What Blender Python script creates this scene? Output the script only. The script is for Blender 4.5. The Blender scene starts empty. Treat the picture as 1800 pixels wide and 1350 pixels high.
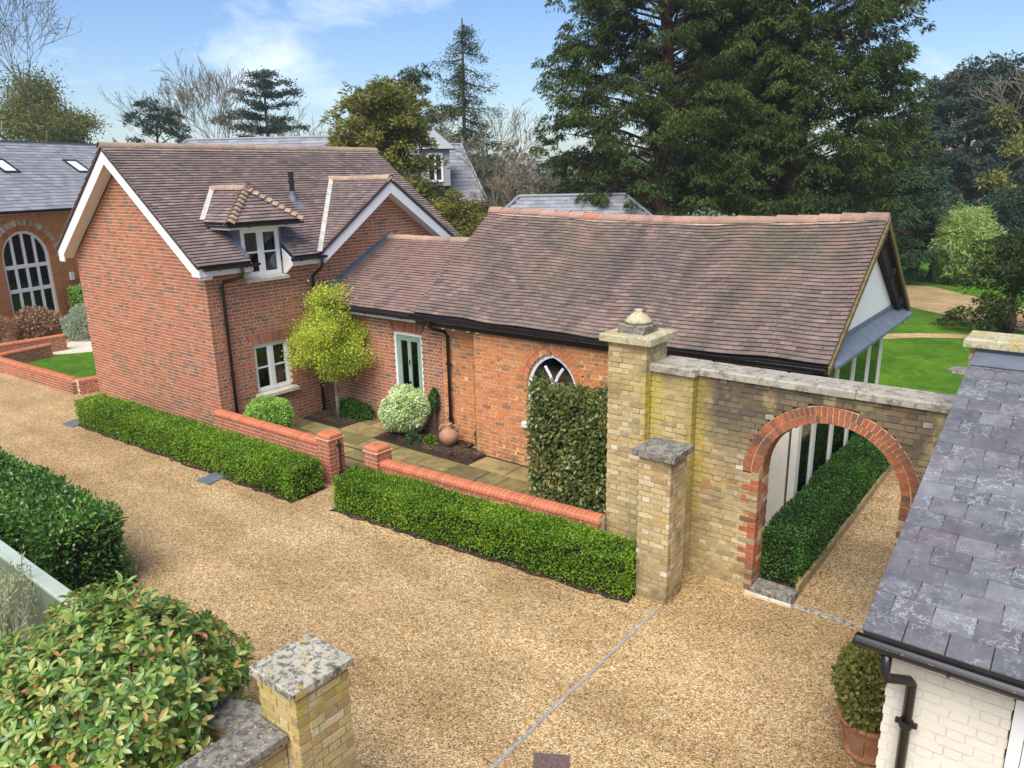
import bpy, math, random
import numpy as np
from mathutils import Matrix, Vector

sc = bpy.context.scene
COL = sc.collection
RAD = math.radians

# ------------------------------------------------------------------ camera
CAM = np.array([14.356, -8.186, 5.426])
PITCH, ROLL, YAW = 0.27093, -0.0198, 0.66716
FPX = 1318.0
_F = np.array([-math.sin(YAW) * math.cos(PITCH), math.cos(YAW) * math.cos(PITCH), -math.sin(PITCH)])
_R0 = np.array([math.cos(YAW), math.sin(YAW), 0.0])
_U0 = np.cross(_R0, _F)
_R = _R0 * math.cos(ROLL) + _U0 * math.sin(ROLL)
_U = -_R0 * math.sin(ROLL) + _U0 * math.cos(ROLL)
cd = bpy.data.cameras.new('camera')
cam = bpy.data.objects.new('camera', cd)
COL.objects.link(cam)
cam.matrix_world = Matrix(((_R[0], _U[0], -_F[0], CAM[0]), (_R[1], _U[1], -_F[1], CAM[1]),
                           (_R[2], _U[2], -_F[2], CAM[2]), (0, 0, 0, 1)))
cd.sensor_fit = 'HORIZONTAL'
cd.sensor_width = 36.0
cd.lens = FPX / 1800.0 * 36.0
cd.clip_start = 0.1
cd.clip_end = 4000
sc.camera = cam


def at(u, v, d):
    """pixel of the 1800x1350 photograph at forward depth d -> world point"""
    return CAM + d * (_F + _R * (u - 900) / FPX + _U * (675 - v) / FPX)


def gnd(u, v, z=0.0):
    r = _F + _R * (u - 900) / FPX + _U * (675 - v) / FPX
    return CAM + r * ((z - CAM[2]) / r[2])


def colxy(u, d):
    """ground position below pixel column u at forward depth d (column taken at the horizon)"""
    q = at(u, 309 + (u - 900) * 0.0198, d)
    return q[0], q[1]


# ------------------------------------------------------------------ sky and sun
SUN_EL, SUN_AZ = RAD(54), RAD(163)      # azimuth of the sun measured from +Y clockwise
sun_dir = np.array([math.sin(SUN_AZ) * math.cos(SUN_EL), math.cos(SUN_AZ) * math.cos(SUN_EL), math.sin(SUN_EL)])
world = bpy.data.worlds.new('World')
sc.world = world
world.use_nodes = True
wn, wl = world.node_tree.nodes, world.node_tree.links
wn.clear()
wo = wn.new('ShaderNodeOutputWorld')
wb = wn.new('ShaderNodeBackground')
sky = wn.new('ShaderNodeTexSky')
sky.sky_type = 'NISHITA'
sky.sun_disc = False
sky.sun_elevation = SUN_EL
sky.sun_rotation = SUN_AZ
sky.air_density = 1.0
sky.dust_density = 1.0
sky.ozone_density = 3.0
tcw = wn.new('ShaderNodeTexCoord')
mpw = wn.new('ShaderNodeMapping')
mpw.inputs['Scale'].default_value = (1.0, 1.0, 2.2)
mpw.inputs['Location'].default_value = (0.62, 0.1, 0.12)
nzw = wn.new('ShaderNodeTexNoise')
nzw.inputs['Scale'].default_value = 2.6
nzw.inputs['Detail'].default_value = 8
nzw.inputs['Roughness'].default_value = 0.62
nzw.inputs['Distortion'].default_value = 0.35
rmw = wn.new('ShaderNodeValToRGB')
rmw.color_ramp.elements[0].position = 0.56
rmw.color_ramp.elements[0].color = (0.02, 0.02, 0.02, 1)
rmw.color_ramp.elements[1].position = 0.80
rmw.color_ramp.elements[1].color = (0.7, 0.7, 0.7, 1)
mxw = wn.new('ShaderNodeMixRGB')
mxw.inputs['Color2'].default_value = (9.5, 9.7, 10.1, 1)
wl.new(tcw.outputs['Generated'], mpw.inputs['Vector'])
wl.new(mpw.outputs['Vector'], nzw.inputs['Vector'])
wl.new(nzw.outputs['Fac'], rmw.inputs['Fac'])
wl.new(rmw.outputs['Color'], mxw.inputs['Fac'])
hsw = wn.new('ShaderNodeHueSaturation')
hsw.inputs['Saturation'].default_value = 1.2
hsw.inputs['Value'].default_value = 1.06
hsw.inputs['Hue'].default_value = 0.508
wl.new(sky.outputs['Color'], hsw.inputs['Color'])
wl.new(hsw.outputs['Color'], mxw.inputs['Color1'])
wl.new(mxw.outputs['Color'], wb.inputs['Color'])
wl.new(wb.outputs['Background'], wo.inputs['Surface'])
wb.inputs['Strength'].default_value = 0.075

sl = bpy.data.lights.new('sun', 'SUN')
sl.energy = 2.5
sl.angle = RAD(50)
sl.color = (1.0, 0.95, 0.87)
so = bpy.data.objects.new('sun', sl)
COL.objects.link(so)
so.rotation_euler = Vector(sun_dir.tolist()).to_track_quat('Z', 'Y').to_euler()
so.location = (0, 0, 40)

sc.view_settings.view_transform = 'Standard'
sc.view_settings.look = 'None'
sc.view_settings.gamma = 1
sc.view_settings.exposure = 1.12
sc.view_settings.use_curve_mapping = False
sc.render.engine = 'CYCLES'
sc.cycles.max_bounces = 6
sc.cycles.transparent_max_bounces = 8


# ------------------------------------------------------------------ material helpers
def N(nt, t, **kw):
    n = nt.nodes.new(t)
    for k, v in kw.items():
        if k.startswith('i_'):
            n.inputs[k[2:]].default_value = v
        else:
            setattr(n, k, v)
    return n


def ramp(nt, fac, stops, interp='LINEAR'):
    r = nt.nodes.new('ShaderNodeValToRGB')
    r.color_ramp.interpolation = interp
    el = r.color_ramp.elements
    while len(el) < len(stops):
        el.new(0.5)
    for e, (p, c) in zip(el, stops):
        e.position = p
        e.color = (*c, 1) if len(c) == 3 else c
    nt.links.new(fac, r.inputs['Fac'])
    return r.outputs['Color']


def mix(nt, fac, a, b, mode='MIX'):
    m = nt.nodes.new('ShaderNodeMixRGB')
    m.blend_type = mode
    for sock, v in ((m.inputs['Fac'], fac), (m.inputs['Color1'], a), (m.inputs['Color2'], b)):
        if isinstance(v, (int, float)):
            sock.default_value = v
        elif isinstance(v, tuple):
            sock.default_value = (*v, 1) if len(v) == 3 else v
        else:
            nt.links.new(v, sock)
    return m.outputs['Color']


def mat(name, rough=0.8, spec=0.3):
    m = bpy.data.materials.new(name)
    m.use_nodes = True
    nt = m.node_tree
    b = nt.nodes['Principled BSDF']
    b.inputs['Roughness'].default_value = rough
    b.inputs['Specular IOR Level'].default_value = spec
    return m, nt, b


def pos(nt, scale=(1, 1, 1)):
    g = nt.nodes.new('ShaderNodeNewGeometry')
    if scale == (1, 1, 1):
        return g.outputs['Position']
    mp = nt.nodes.new('ShaderNodeMapping')
    mp.inputs['Scale'].default_value = scale
    nt.links.new(g.outputs['Position'], mp.inputs['Vector'])
    return mp.outputs['Vector']


def noise(nt, vec, scale, detail=4, rough=0.55):
    n = nt.nodes.new('ShaderNodeTexNoise')
    n.inputs['Scale'].default_value = scale
    n.inputs['Detail'].default_value = detail
    n.inputs['Roughness'].default_value = rough
    nt.links.new(vec, n.inputs['Vector'])
    return n.outputs['Fac']


def piece_random(nt):
    """0..1, different for every piece: face attribute (joined pieces) + object random (single pieces)"""
    a = nt.nodes.new('ShaderNodeAttribute')
    a.attribute_name = 'rnd'
    o = nt.nodes.new('ShaderNodeObjectInfo')
    s = nt.nodes.new('ShaderNodeMath')
    s.operation = 'ADD'
    nt.links.new(a.outputs['Fac'], s.inputs[0])
    nt.links.new(o.outputs['Random'], s.inputs[1])
    f = nt.nodes.new('ShaderNodeMath')
    f.operation = 'FRACT'
    nt.links.new(s.outputs[0], f.inputs[0])
    return f.outputs[0]


def bump(nt, b, h, strength=0.4, dist=0.01):
    n = nt.nodes.new('ShaderNodeBump')
    n.inputs['Strength'].default_value = strength
    n.inputs['Distance'].default_value = dist
    nt.links.new(h, n.inputs['Height'])
    nt.links.new(n.outputs['Normal'], b.inputs['Normal'])


def m_plain(name, col, rough=0.6, var=0.12, spec=0.3, nscale=6.0, bmp=0.0):
    m, nt, b = mat(name, rough, spec)
    p = pos(nt)
    n1 = noise(nt, p, nscale, 5)
    d = tuple(c * (1 - var) for c in col)
    l = tuple(min(1, c * (1 + var)) for c in col)
    nt.links.new(ramp(nt, n1, [(0.3, d), (0.7, l)]), b.inputs['Base Color'])
    if bmp:
        bump(nt, b, noise(nt, p, nscale * 8, 4), bmp, 0.006)
    return m


def m_brick(name, stops, dirt=(0.12, 0.09, 0.06), dirt_amt=0.5, dirt_pos=(0.55, 0.75), dirt_scale=1.3, extra=None, bl=0.5):
    m, nt, b = mat(name, 0.88, 0.2)
    p = pos(nt)
    base = ramp(nt, piece_random(nt), stops, 'LINEAR')
    mot = ramp(nt, noise(nt, p, 55, 4, 0.65), [(0.3, (0.72, 0.72, 0.72)), (0.7, (1.25, 1.22, 1.18))])
    c = mix(nt, 1.0, base, mot, 'MULTIPLY')
    dm = ramp(nt, noise(nt, p, dirt_scale, 6, 0.62), [(dirt_pos[0], (0, 0, 0)), (dirt_pos[1], (dirt_amt,) * 3)])
    c = mix(nt, dm, c, dirt)
    gz = nt.nodes.new('ShaderNodeSeparateXYZ')
    nt.links.new(p, gz.inputs[0])
    damp = ramp(nt, gz.outputs[2], [(0.0, (0.75,) * 3), (0.35, (0.35,) * 3), (0.8, (0, 0, 0))])
    dn = ramp(nt, noise(nt, pos(nt, (1, 1, 0.6)), 3.0, 6, 0.65), [(0.4, (0, 0, 0)), (0.62, (1, 1, 1))])
    c = mix(nt, mix(nt, 1.0, damp, dn, 'MULTIPLY'), c, (0.13, 0.10, 0.06))
    if extra:
        for (sc_, lo, hi, amt, colr) in extra:
            e = ramp(nt, noise(nt, p, sc_, 6, 0.6), [(lo, (0, 0, 0)), (hi, (amt,) * 3)])
            c = mix(nt, e, c, colr)
    nt.links.new(c, b.inputs['Base Color'])
    bump(nt, b, noise(nt, p, 90, 5, 0.7), bl, 0.004)
    return m


def m_leaf(name, stops, trans=0.25, rough=0.5, spec=0.3, clump=0.6, gain=1.5, wr=0.55, wn=0.9):
    stops = [(q, tuple(min(0.85, c * gain) for c in cc)) for q, cc in stops]
    trans = min(0.5, trans + 0.12)
    m, nt, b = mat(name, rough, spec)
    p = pos(nt)
    r = piece_random(nt)
    n1 = noise(nt, p, clump, 4, 0.6)
    s = N(nt, 'ShaderNodeMath', operation='MULTIPLY_ADD')
    nt.links.new(n1, s.inputs[0])
    s.inputs[1].default_value = wn
    s.inputs[2].default_value = 0.25 - wn / 2 if wn > 0.5 else -0.06
    a = N(nt, 'ShaderNodeMath', operation='MULTIPLY_ADD')
    nt.links.new(r, a.inputs[0])
    a.inputs[1].default_value = wr
    nt.links.new(s.outputs[0], a.inputs[2])
    c = ramp(nt, a.outputs[0], stops)
    nt.links.new(c, b.inputs['Base Color'])
    t = N(nt, 'ShaderNodeBsdfTranslucent')
    nt.links.new(c, t.inputs['Color'])
    ms = N(nt, 'ShaderNodeMixShader')
    ms.inputs['Fac'].default_value = trans
    nt.links.new(b.outputs[0], ms.inputs[1])
    nt.links.new(t.outputs[0], ms.inputs[2])
    nt.links.new(ms.outputs[0], nt.nodes['Material Output'].inputs['Surface'])
    return m


M = {}
# red facing brick of the cottage: mixed reds with a share of grey-brown ones
M['brick_red'] = m_brick('brick_red', [(0.0, (0.36, 0.13, 0.07)), (0.22, (0.46, 0.17, 0.09)), (0.5, (0.40, 0.14, 0.08)),
                                       (0.68, (0.49, 0.20, 0.115)), (0.80, (0.33, 0.14, 0.085)), (0.88, (0.25, 0.14, 0.095)), (1.0, (0.20, 0.13, 0.095))],
                         dirt=(0.22, 0.13, 0.085), dirt_amt=0.5)
M['mortar'] = m_plain('mortar', (0.70, 0.56, 0.40), 0.95, 0.18, 0.1, 9.0, 0.5)
M['brick_old'] = m_brick('brick_old', [(0.0, (0.52, 0.19, 0.075)), (0.35, (0.62, 0.25, 0.10)), (0.7, (0.56, 0.22, 0.10)), (0.86, (0.44, 0.19, 0.10)), (1.0, (0.28, 0.16, 0.10))],
                         dirt=(0.20, 0.12, 0.07), dirt_amt=0.3,
                         extra=[(2.2, 0.60, 0.72, 0.75, (0.62, 0.50, 0.38)), (7.0, 0.66, 0.74, 0.5, (0.66, 0.58, 0.48))], bl=0.8)
M['mortar_old'] = m_plain('mortar_old', (0.66, 0.44, 0.22), 0.95, 0.2, 0.1, 9.0, 0.6)
M['brick_yellow'] = m_brick('brick_yellow', [(0.0, (0.42, 0.31, 0.15)), (0.2, (0.55, 0.43, 0.23)), (0.38, (0.47, 0.34, 0.155)), (0.55, (0.62, 0.52, 0.33)), (0.66, (0.40, 0.30, 0.16)), (0.78, (0.54, 0.42, 0.23)), (0.86, (0.33, 0.26, 0.16)), (0.94, (0.42, 0.23, 0.12)), (1.0, (0.70, 0.65, 0.54))],
                            dirt=(0.14, 0.11, 0.07), dirt_amt=0.8, dirt_pos=(0.50, 0.70), dirt_scale=1.3,
                            extra=[(1.6, 0.60, 0.72, 0.45, (0.42, 0.33, 0.05)), (5.0, 0.62, 0.70, 0.5, (0.62, 0.58, 0.48))], bl=0.9)


def wall_marks(m):
    nt = m.node_tree
    b = nt.nodes['Principled BSDF']
    src = b.inputs['Base Color'].links[0].from_socket
    p = pos(nt)
    sx_ = N(nt, 'ShaderNodeSeparateXYZ')
    nt.links.new(p, sx_.inputs[0])

    def rampx(sock, stops):
        return ramp(nt, sock, stops)

    def norm(sock, lo, hi):
        mr = N(nt, 'ShaderNodeMapRange')
        mr.inputs['From Min'].default_value = lo
        mr.inputs['From Max'].default_value = hi
        nt.links.new(sock, mr.inputs['Value'])
        return mr.outputs[0]
    # yellow lichen growing out of the two inner corners beside the tall pier (x 9.8 and 10.4)
    xn = norm(sx_.outputs[0], 9.6, 10.8)
    band = rampx(xn, [(0.10, (0, 0, 0)), (0.155, (1, 1, 1)), (0.21, (1, 1, 1)), (0.36, (0.15,) * 3), (0.60, (0.2,) * 3), (0.665, (1, 1, 1)), (0.72, (0.9,) * 3), (0.85, (0.1,) * 3), (1.0, (0, 0, 0))])
    zn = norm(sx_.outputs[2], 0.0, 3.0)
    zb = rampx(zn, [(0.25, (0.1,) * 3), (0.5, (1, 1, 1)), (0.93, (1, 1, 1)), (0.97, (0, 0, 0))])
    nz = ramp(nt, noise(nt, p, 6, 6, 0.7), [(0.3, (0.35,) * 3), (0.6, (1, 1, 1))])
    yb_ = rampx(norm(sx_.outputs[1], 0.3, 0.5), [(0.4, (0, 0, 0)), (0.6, (1, 1, 1))])
    band = mix(nt, 1.0, band, yb_, 'MULTIPLY')
    f = mix(nt, 1.0, mix(nt, 1.0, band, zb, 'MULTIPLY'), nz, 'MULTIPLY')
    c = mix(nt, mix(nt, 1.0, f, (0.85, 0.85, 0.85), 'MULTIPLY'), src, (0.44, 0.36, 0.04))
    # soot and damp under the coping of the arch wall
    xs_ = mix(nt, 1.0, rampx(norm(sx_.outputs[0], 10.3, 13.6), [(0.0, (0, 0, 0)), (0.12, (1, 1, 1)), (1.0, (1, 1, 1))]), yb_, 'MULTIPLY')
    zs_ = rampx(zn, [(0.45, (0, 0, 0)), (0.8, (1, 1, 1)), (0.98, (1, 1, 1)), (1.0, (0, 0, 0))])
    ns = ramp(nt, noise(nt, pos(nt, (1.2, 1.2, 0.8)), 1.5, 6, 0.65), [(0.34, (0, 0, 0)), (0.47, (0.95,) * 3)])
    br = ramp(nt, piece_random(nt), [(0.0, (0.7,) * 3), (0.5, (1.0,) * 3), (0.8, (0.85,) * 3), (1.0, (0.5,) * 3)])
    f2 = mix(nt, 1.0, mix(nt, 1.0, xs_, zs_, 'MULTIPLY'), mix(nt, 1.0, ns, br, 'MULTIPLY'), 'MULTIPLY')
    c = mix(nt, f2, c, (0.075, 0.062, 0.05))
    yf = rampx(norm(sx_.outputs[1], -5.2, -4.8), [(0.0, (1, 1, 1)), (1.0, (0, 0, 0))])
    zf = rampx(norm(sx_.outputs[2], 1.2, 2.0), [(0.2, (0.1,) * 3), (0.9, (0.85,) * 3)])
    nf = ramp(nt, noise(nt, p, 9, 6, 0.7), [(0.42, (0, 0, 0)), (0.62, (1, 1, 1))])
    f3 = mix(nt, 1.0, mix(nt, 1.0, yf, zf, 'MULTIPLY'), nf, 'MULTIPLY')
    c = mix(nt, f3, c, (0.44, 0.36, 0.04))
    nt.links.new(c, b.inputs['Base Color'])


wall_marks(M['brick_yellow'])
M['mortar_yellow'] = m_plain('mortar_yellow', (0.40, 0.31, 0.14), 0.95, 0.25, 0.1, 6.0, 0.6)
wall_marks(M['mortar_yellow'])
M['brick_arch'] = m_brick('brick_arch', [(0.0, (0.36, 0.11, 0.055)), (0.5, (0.42, 0.145, 0.07)), (0.8, (0.32, 0.12, 0.068)), (1.0, (0.18, 0.095, 0.065))],
                          dirt=(0.08, 0.055, 0.045), dirt_amt=0.8, dirt_pos=(0.47, 0.64), dirt_scale=1.6)
M['brick_low'] = m_brick('brick_low', [(0.0, (0.42, 0.13, 0.07)), (0.5, (0.48, 0.16, 0.085)), (1.0, (0.36, 0.12, 0.07))], dirt=(0.12, 0.08, 0.04), dirt_amt=0.5)
M['coping_red'] = m_brick('coping_red', [(0.0, (0.52, 0.165, 0.085)), (0.5, (0.60, 0.205, 0.105)), (1.0, (0.47, 0.15, 0.08))], dirt=(0.25, 0.12, 0.07), dirt_amt=0.4, bl=0.3)
M['brick_painted'] = m_plain('brick_painted', (0.74, 0.69, 0.58), 0.6, 0.04, 0.3, 4.0, 0.12)
M['mortar_painted'] = m_plain('mortar_painted', (0.68, 0.63, 0.52), 0.8, 0.06)


def m_tile(name, stops, lichen=0.6, green=0.35):
    m, nt, b = mat(name, 0.85, 0.25)
    p = pos(nt)
    base = ramp(nt, piece_random(nt), stops)
    mot = ramp(nt, noise(nt, p, 30, 5, 0.7), [(0.3, (0.7, 0.7, 0.7)), (0.7, (1.3, 1.27, 1.25))])
    c = mix(nt, 1.0, base, mot, 'MULTIPLY')
    big = ramp(nt, noise(nt, p, 0.55, 5, 0.6), [(0.45, (0, 0, 0)), (0.68, (green,) * 3)])
    c = mix(nt, big, c, (0.11, 0.10, 0.065))
    soot = ramp(nt, noise(nt, pos(nt, (1.6, 0.35, 0.35)), 1.0, 6, 0.65), [(0.50, (0, 0, 0)), (0.66, (0.55,) * 3)])
    c = mix(nt, soot, c, (0.07, 0.06, 0.06))
    big2 = ramp(nt, noise(nt, pos(nt, (1.0, 0.6, 1.0)), 0.9, 5, 0.6), [(0.55, (0, 0, 0)), (0.72, (0.45,) * 3)])
    c = mix(nt, big2, c, (0.34, 0.20, 0.16))
    l1 = ramp(nt, noise(nt, p, 9, 5, 0.65), [(0.66, (0, 0, 0)), (0.73, (lichen,) * 3)])
    c = mix(nt, l1, c, (0.42, 0.33, 0.06))
    l2 = ramp(nt, noise(nt, pos(nt, (1.3, 1.1, 1.2)), 14, 5, 0.6), [(0.69, (0, 0, 0)), (0.75, (0.5,) * 3)])
    c = mix(nt, l2, c, (0.45, 0.43, 0.36))
    nt.links.new(c, b.inputs['Base Color'])
    bump(nt, b, noise(nt, p, 60, 5, 0.7), 0.6, 0.005)
    return m


M['tile'] = m_tile('tile', [(0.0, (0.195, 0.14, 0.13)), (0.3, (0.255, 0.185, 0.17)), (0.6, (0.165, 0.125, 0.122)), (0.85, (0.31, 0.235, 0.205)), (1.0, (0.135, 0.105, 0.105))], 0.6, 0.4)
M['tile_link'] = m_tile('tile_link', [(0.0, (0.23, 0.145, 0.125)), (0.4, (0.29, 0.19, 0.165)), (0.8, (0.25, 0.16, 0.14)), (1.0, (0.17, 0.115, 0.105))], 0.3, 0.25)
M['tile_barn'] = m_tile('tile_barn', [(0.0, (0.17, 0.125, 0.105)), (0.3, (0.215, 0.16, 0.135)), (0.6, (0.14, 0.107, 0.095)), (0.9, (0.28, 0.19, 0.155)), (1.0, (0.11, 0.09, 0.082))], 0.25, 0.6)
M['ridge_tile'] = m_tile('ridge_tile', [(0.0, (0.36, 0.25, 0.185)), (0.5, (0.44, 0.30, 0.22)), (0.9, (0.34, 0.25, 0.19)), (1.0, (0.38, 0.27, 0.2))], 0.5, 0.5)
M['ridge_tile_barn'] = m_tile('ridge_tile_barn', [(0.0, (0.36, 0.22, 0.16)), (0.5, (0.44, 0.27, 0.20)), (0.86, (0.34, 0.22, 0.17)), (0.93, (0.46, 0.19, 0.12)), (1.0, (0.50, 0.15, 0.09))], 0.3, 0.25)
M['roof_deck'] = m_plain('roof_deck', (0.06, 0.045, 0.04), 0.95, 0.2)


def m_slate():
    m, nt, b = mat('slate', 0.5, 0.35)
    p = pos(nt)
    rn = piece_random(nt)
    base = ramp(nt, rn, [(0.0, (0.105, 0.105, 0.112)), (0.35, (0.15, 0.152, 0.16)), (0.6, (0.12, 0.106, 0.113)), (0.85, (0.185, 0.187, 0.195)), (1.0, (0.12, 0.095, 0.102))])
    mot = ramp(nt, noise(nt, p, 7, 6, 0.65), [(0.3, (0.75, 0.75, 0.75)), (0.7, (1.25, 1.25, 1.25))])
    c = mix(nt, 1.0, base, mot, 'MULTIPLY')
    # every slate has its own pattern: shift the texture space by the piece's random number
    mul = N(nt, 'ShaderNodeMath', operation='MULTIPLY')
    nt.links.new(rn, mul.inputs[0])
    mul.inputs[1].default_value = 57.0
    cx = N(nt, 'ShaderNodeCombineXYZ')
    nt.links.new(mul.outputs[0], cx.inputs[0])
    nt.links.new(mul.outputs[0], cx.inputs[2])
    va = N(nt, 'ShaderNodeVectorMath', operation='ADD')
    nt.links.new(p, va.inputs[0])
    nt.links.new(cx.outputs[0], va.inputs[1])
    pp = va.outputs[0]
    n1 = noise(nt, pp, 8.5, 4, 0.62)
    s = N(nt, 'ShaderNodeMath', operation='SUBTRACT')
    nt.links.new(n1, s.inputs[0])
    s.inputs[1].default_value = 0.5
    ab = N(nt, 'ShaderNodeMath', operation='ABSOLUTE')
    nt.links.new(s.outputs[0], ab.inputs[0])
    line = ramp(nt, ab.outputs[0], [(0.0, (1, 1, 1)), (0.008, (0.7, 0.7, 0.7)), (0.02, (0, 0, 0))])
    patch = ramp(nt, noise(nt, pp, 1.6, 4, 0.6), [(0.44, (0, 0, 0)), (0.58, (0.65,) * 3)])
    f = mix(nt, 1.0, line, patch, 'MULTIPLY')
    c = mix(nt, f, c, (0.47, 0.47, 0.48))
    blot = ramp(nt, noise(nt, pp, 4.5, 6, 0.7), [(0.56, (0, 0, 0)), (0.68, (0.35,) * 3)])
    c = mix(nt, blot, c, (0.30, 0.30, 0.305))
    spot = N(nt, 'ShaderNodeTexVoronoi')
    spot.inputs['Scale'].default_value = 16
    nt.links.new(pp, spot.inputs['Vector'])
    sm = ramp(nt, spot.outputs['Distance'], [(0.0, (0.5,) * 3), (0.10, (0.4,) * 3), (0.16, (0, 0, 0))])
    c = mix(nt, sm, c, (0.34, 0.345, 0.31))
    nt.links.new(c, b.inputs['Base Color'])
    bump(nt, b, noise(nt, p, 26, 5, 0.7), 0.3, 0.006)
    return m


M['slate'] = m_slate()
M['slate_far'] = m_brick('slate_far', [(0.0, (0.20, 0.21, 0.24)), (0.5, (0.26, 0.27, 0.30)), (1.0, (0.31, 0.32, 0.35))], dirt=(0.16, 0.13, 0.11), dirt_amt=0.5, dirt_scale=0.8, bl=0.2)
M['white'] = m_plain('white_paint', (0.80, 0.80, 0.78), 0.45, 0.03)
M['cream'] = m_plain('cream_paint', (0.72, 0.69, 0.60), 0.5, 0.05)
M['black'] = m_plain('black_plastic', (0.012, 0.012, 0.014), 0.28, 0.15, 0.5)
M['iron'] = m_plain('iron', (0.015, 0.014, 0.014), 0.5, 0.2)
M['lead'] = m_plain('lead', (0.13, 0.15, 0.18), 0.5, 0.18, 0.4, 5.0, 0.15)
M['lead_white'] = m_plain('weathered_lead', (0.46, 0.44, 0.38), 0.6, 0.2, 0.3, 7.0)
M['timber_dark'] = m_plain('timber_dark', (0.018, 0.015, 0.012), 0.8, 0.3)
M['moss_board'] = m_plain('moss_board', (0.16, 0.125, 0.05), 0.9, 0.35, 0.2, 12)
M['sage'] = m_plain('sage_paint', (0.27, 0.36, 0.27), 0.5, 0.06)
M['sage_wall'] = m_plain('sage_render', (0.15, 0.19, 0.13), 0.7, 0.14, 0.3, 2.5, 0.2)
M['curtain'] = m_plain('curtain', (0.55, 0.53, 0.50), 0.9, 0.08)
M['room'] = m_plain('room', (0.05, 0.045, 0.04), 0.9, 0.2)
M['wood'] = m_plain('wood', (0.33, 0.24, 0.11), 0.85, 0.3, 0.2, 9.0, 0.4)
M['bark'] = m_plain('bark', (0.11, 0.085, 0.06), 0.95, 0.35, 0.1, 8.0, 0.8)
M['bark_red'] = m_plain('bark_red', (0.10, 0.05, 0.035), 0.95, 0.4, 0.1, 5.0, 0.8)
M['bark_pale'] = m_plain('bark_pale', (0.25, 0.21, 0.16), 0.95, 0.3, 0.1, 8.0, 0.5)
M['twig'] = m_plain('twig', (0.20, 0.165, 0.115), 0.95, 0.3, 0.1, 3.0)
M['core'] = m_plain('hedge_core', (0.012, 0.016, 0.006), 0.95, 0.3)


def m_stone(name, col, black=0.6, yellow=0.3, white=0.4, ypos=0.66, kpos=0.51, ks=26):
    m, nt, b = mat(name, 0.95, 0.15)
    p = pos(nt)
    c = ramp(nt, noise(nt, p, 4, 6, 0.7), [(0.3, tuple(x * 0.75 for x in col)), (0.7, tuple(x * 1.2 for x in col))])
    k = ramp(nt, noise(nt, p, ks, 8, 0.78), [(kpos, (0, 0, 0)), (kpos + 0.07, (black,) * 3)])
    c = mix(nt, k, c, (0.035, 0.033, 0.035))
    w = ramp(nt, noise(nt, pos(nt, (1.1, 0.9, 1.2)), 40, 6, 0.7), [(0.57, (0, 0, 0)), (0.63, (white,) * 3)])
    c = mix(nt, w, c, (0.70, 0.68, 0.62))
    y = ramp(nt, noise(nt, pos(nt, (0.9, 1.2, 1.0)), 5.5, 5, 0.7), [(ypos, (0, 0, 0)), (ypos + 0.05, (yellow,) * 3)])
    c = mix(nt, y, c, (0.50, 0.31, 0.03))
    nt.links.new(c, b.inputs['Base Color'])
    bump(nt, b, noise(nt, p, 45, 6, 0.75), 0.8, 0.01)
    return m


M['stone_dark'] = m_stone('stone_dark', (0.25, 0.225, 0.18), 0.65, 0.3, 0.45, 0.64, 0.48, 14)
M['stone_coping'] = m_stone('stone_coping', (0.38, 0.345, 0.275), 0.55, 0.3, 0.35, 0.64, 0.51, 9)
M['stone_pale'] = m_stone('stone_pale', (0.46, 0.42, 0.32), 0.8, 0.8, 0.45, 0.58, 0.49, 15)
M['stone_lichen'] = m_stone('stone_lichen', (0.48, 0.43, 0.27), 0.5, 0.8, 0.5, 0.56)
M['stone_sill'] = m_stone('stone_sill', (0.62, 0.57, 0.45), 0.08, 0.1, 0.2, 0.7)
M['stone_gothic'] = m_stone('stone_gothic', (0.66, 0.66, 0.64), 0.1, 0.05, 0.2, 0.7)


def m_paving():
    m, nt, b = mat('paving', 0.55, 0.35)
    p = pos(nt)
    base = ramp(nt, piece_random(nt), [(0.0, (0.20, 0.155, 0.065)), (0.4, (0.31, 0.245, 0.105)), (0.7, (0.15, 0.125, 0.06)), (1.0, (0.40, 0.31, 0.14))])
    mot = ramp(nt, noise(nt, p, 5, 6, 0.65), [(0.3, (0.6, 0.62, 0.6)), (0.7, (1.25, 1.25, 1.2))])
    c = mix(nt, 1.0, base, mot, 'MULTIPLY')
    g = ramp(nt, noise(nt, p, 1.4, 5, 0.6), [(0.5, (0, 0, 0)), (0.7, (0.5,) * 3)])
    c = mix(nt, g, c, (0.09, 0.085, 0.035))
    nt.links.new(c, b.inputs['Base Color'])
    bump(nt, b, noise(nt, p, 30, 5, 0.7), 0.4, 0.006)
    return m


M['paving'] = m_paving()


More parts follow.
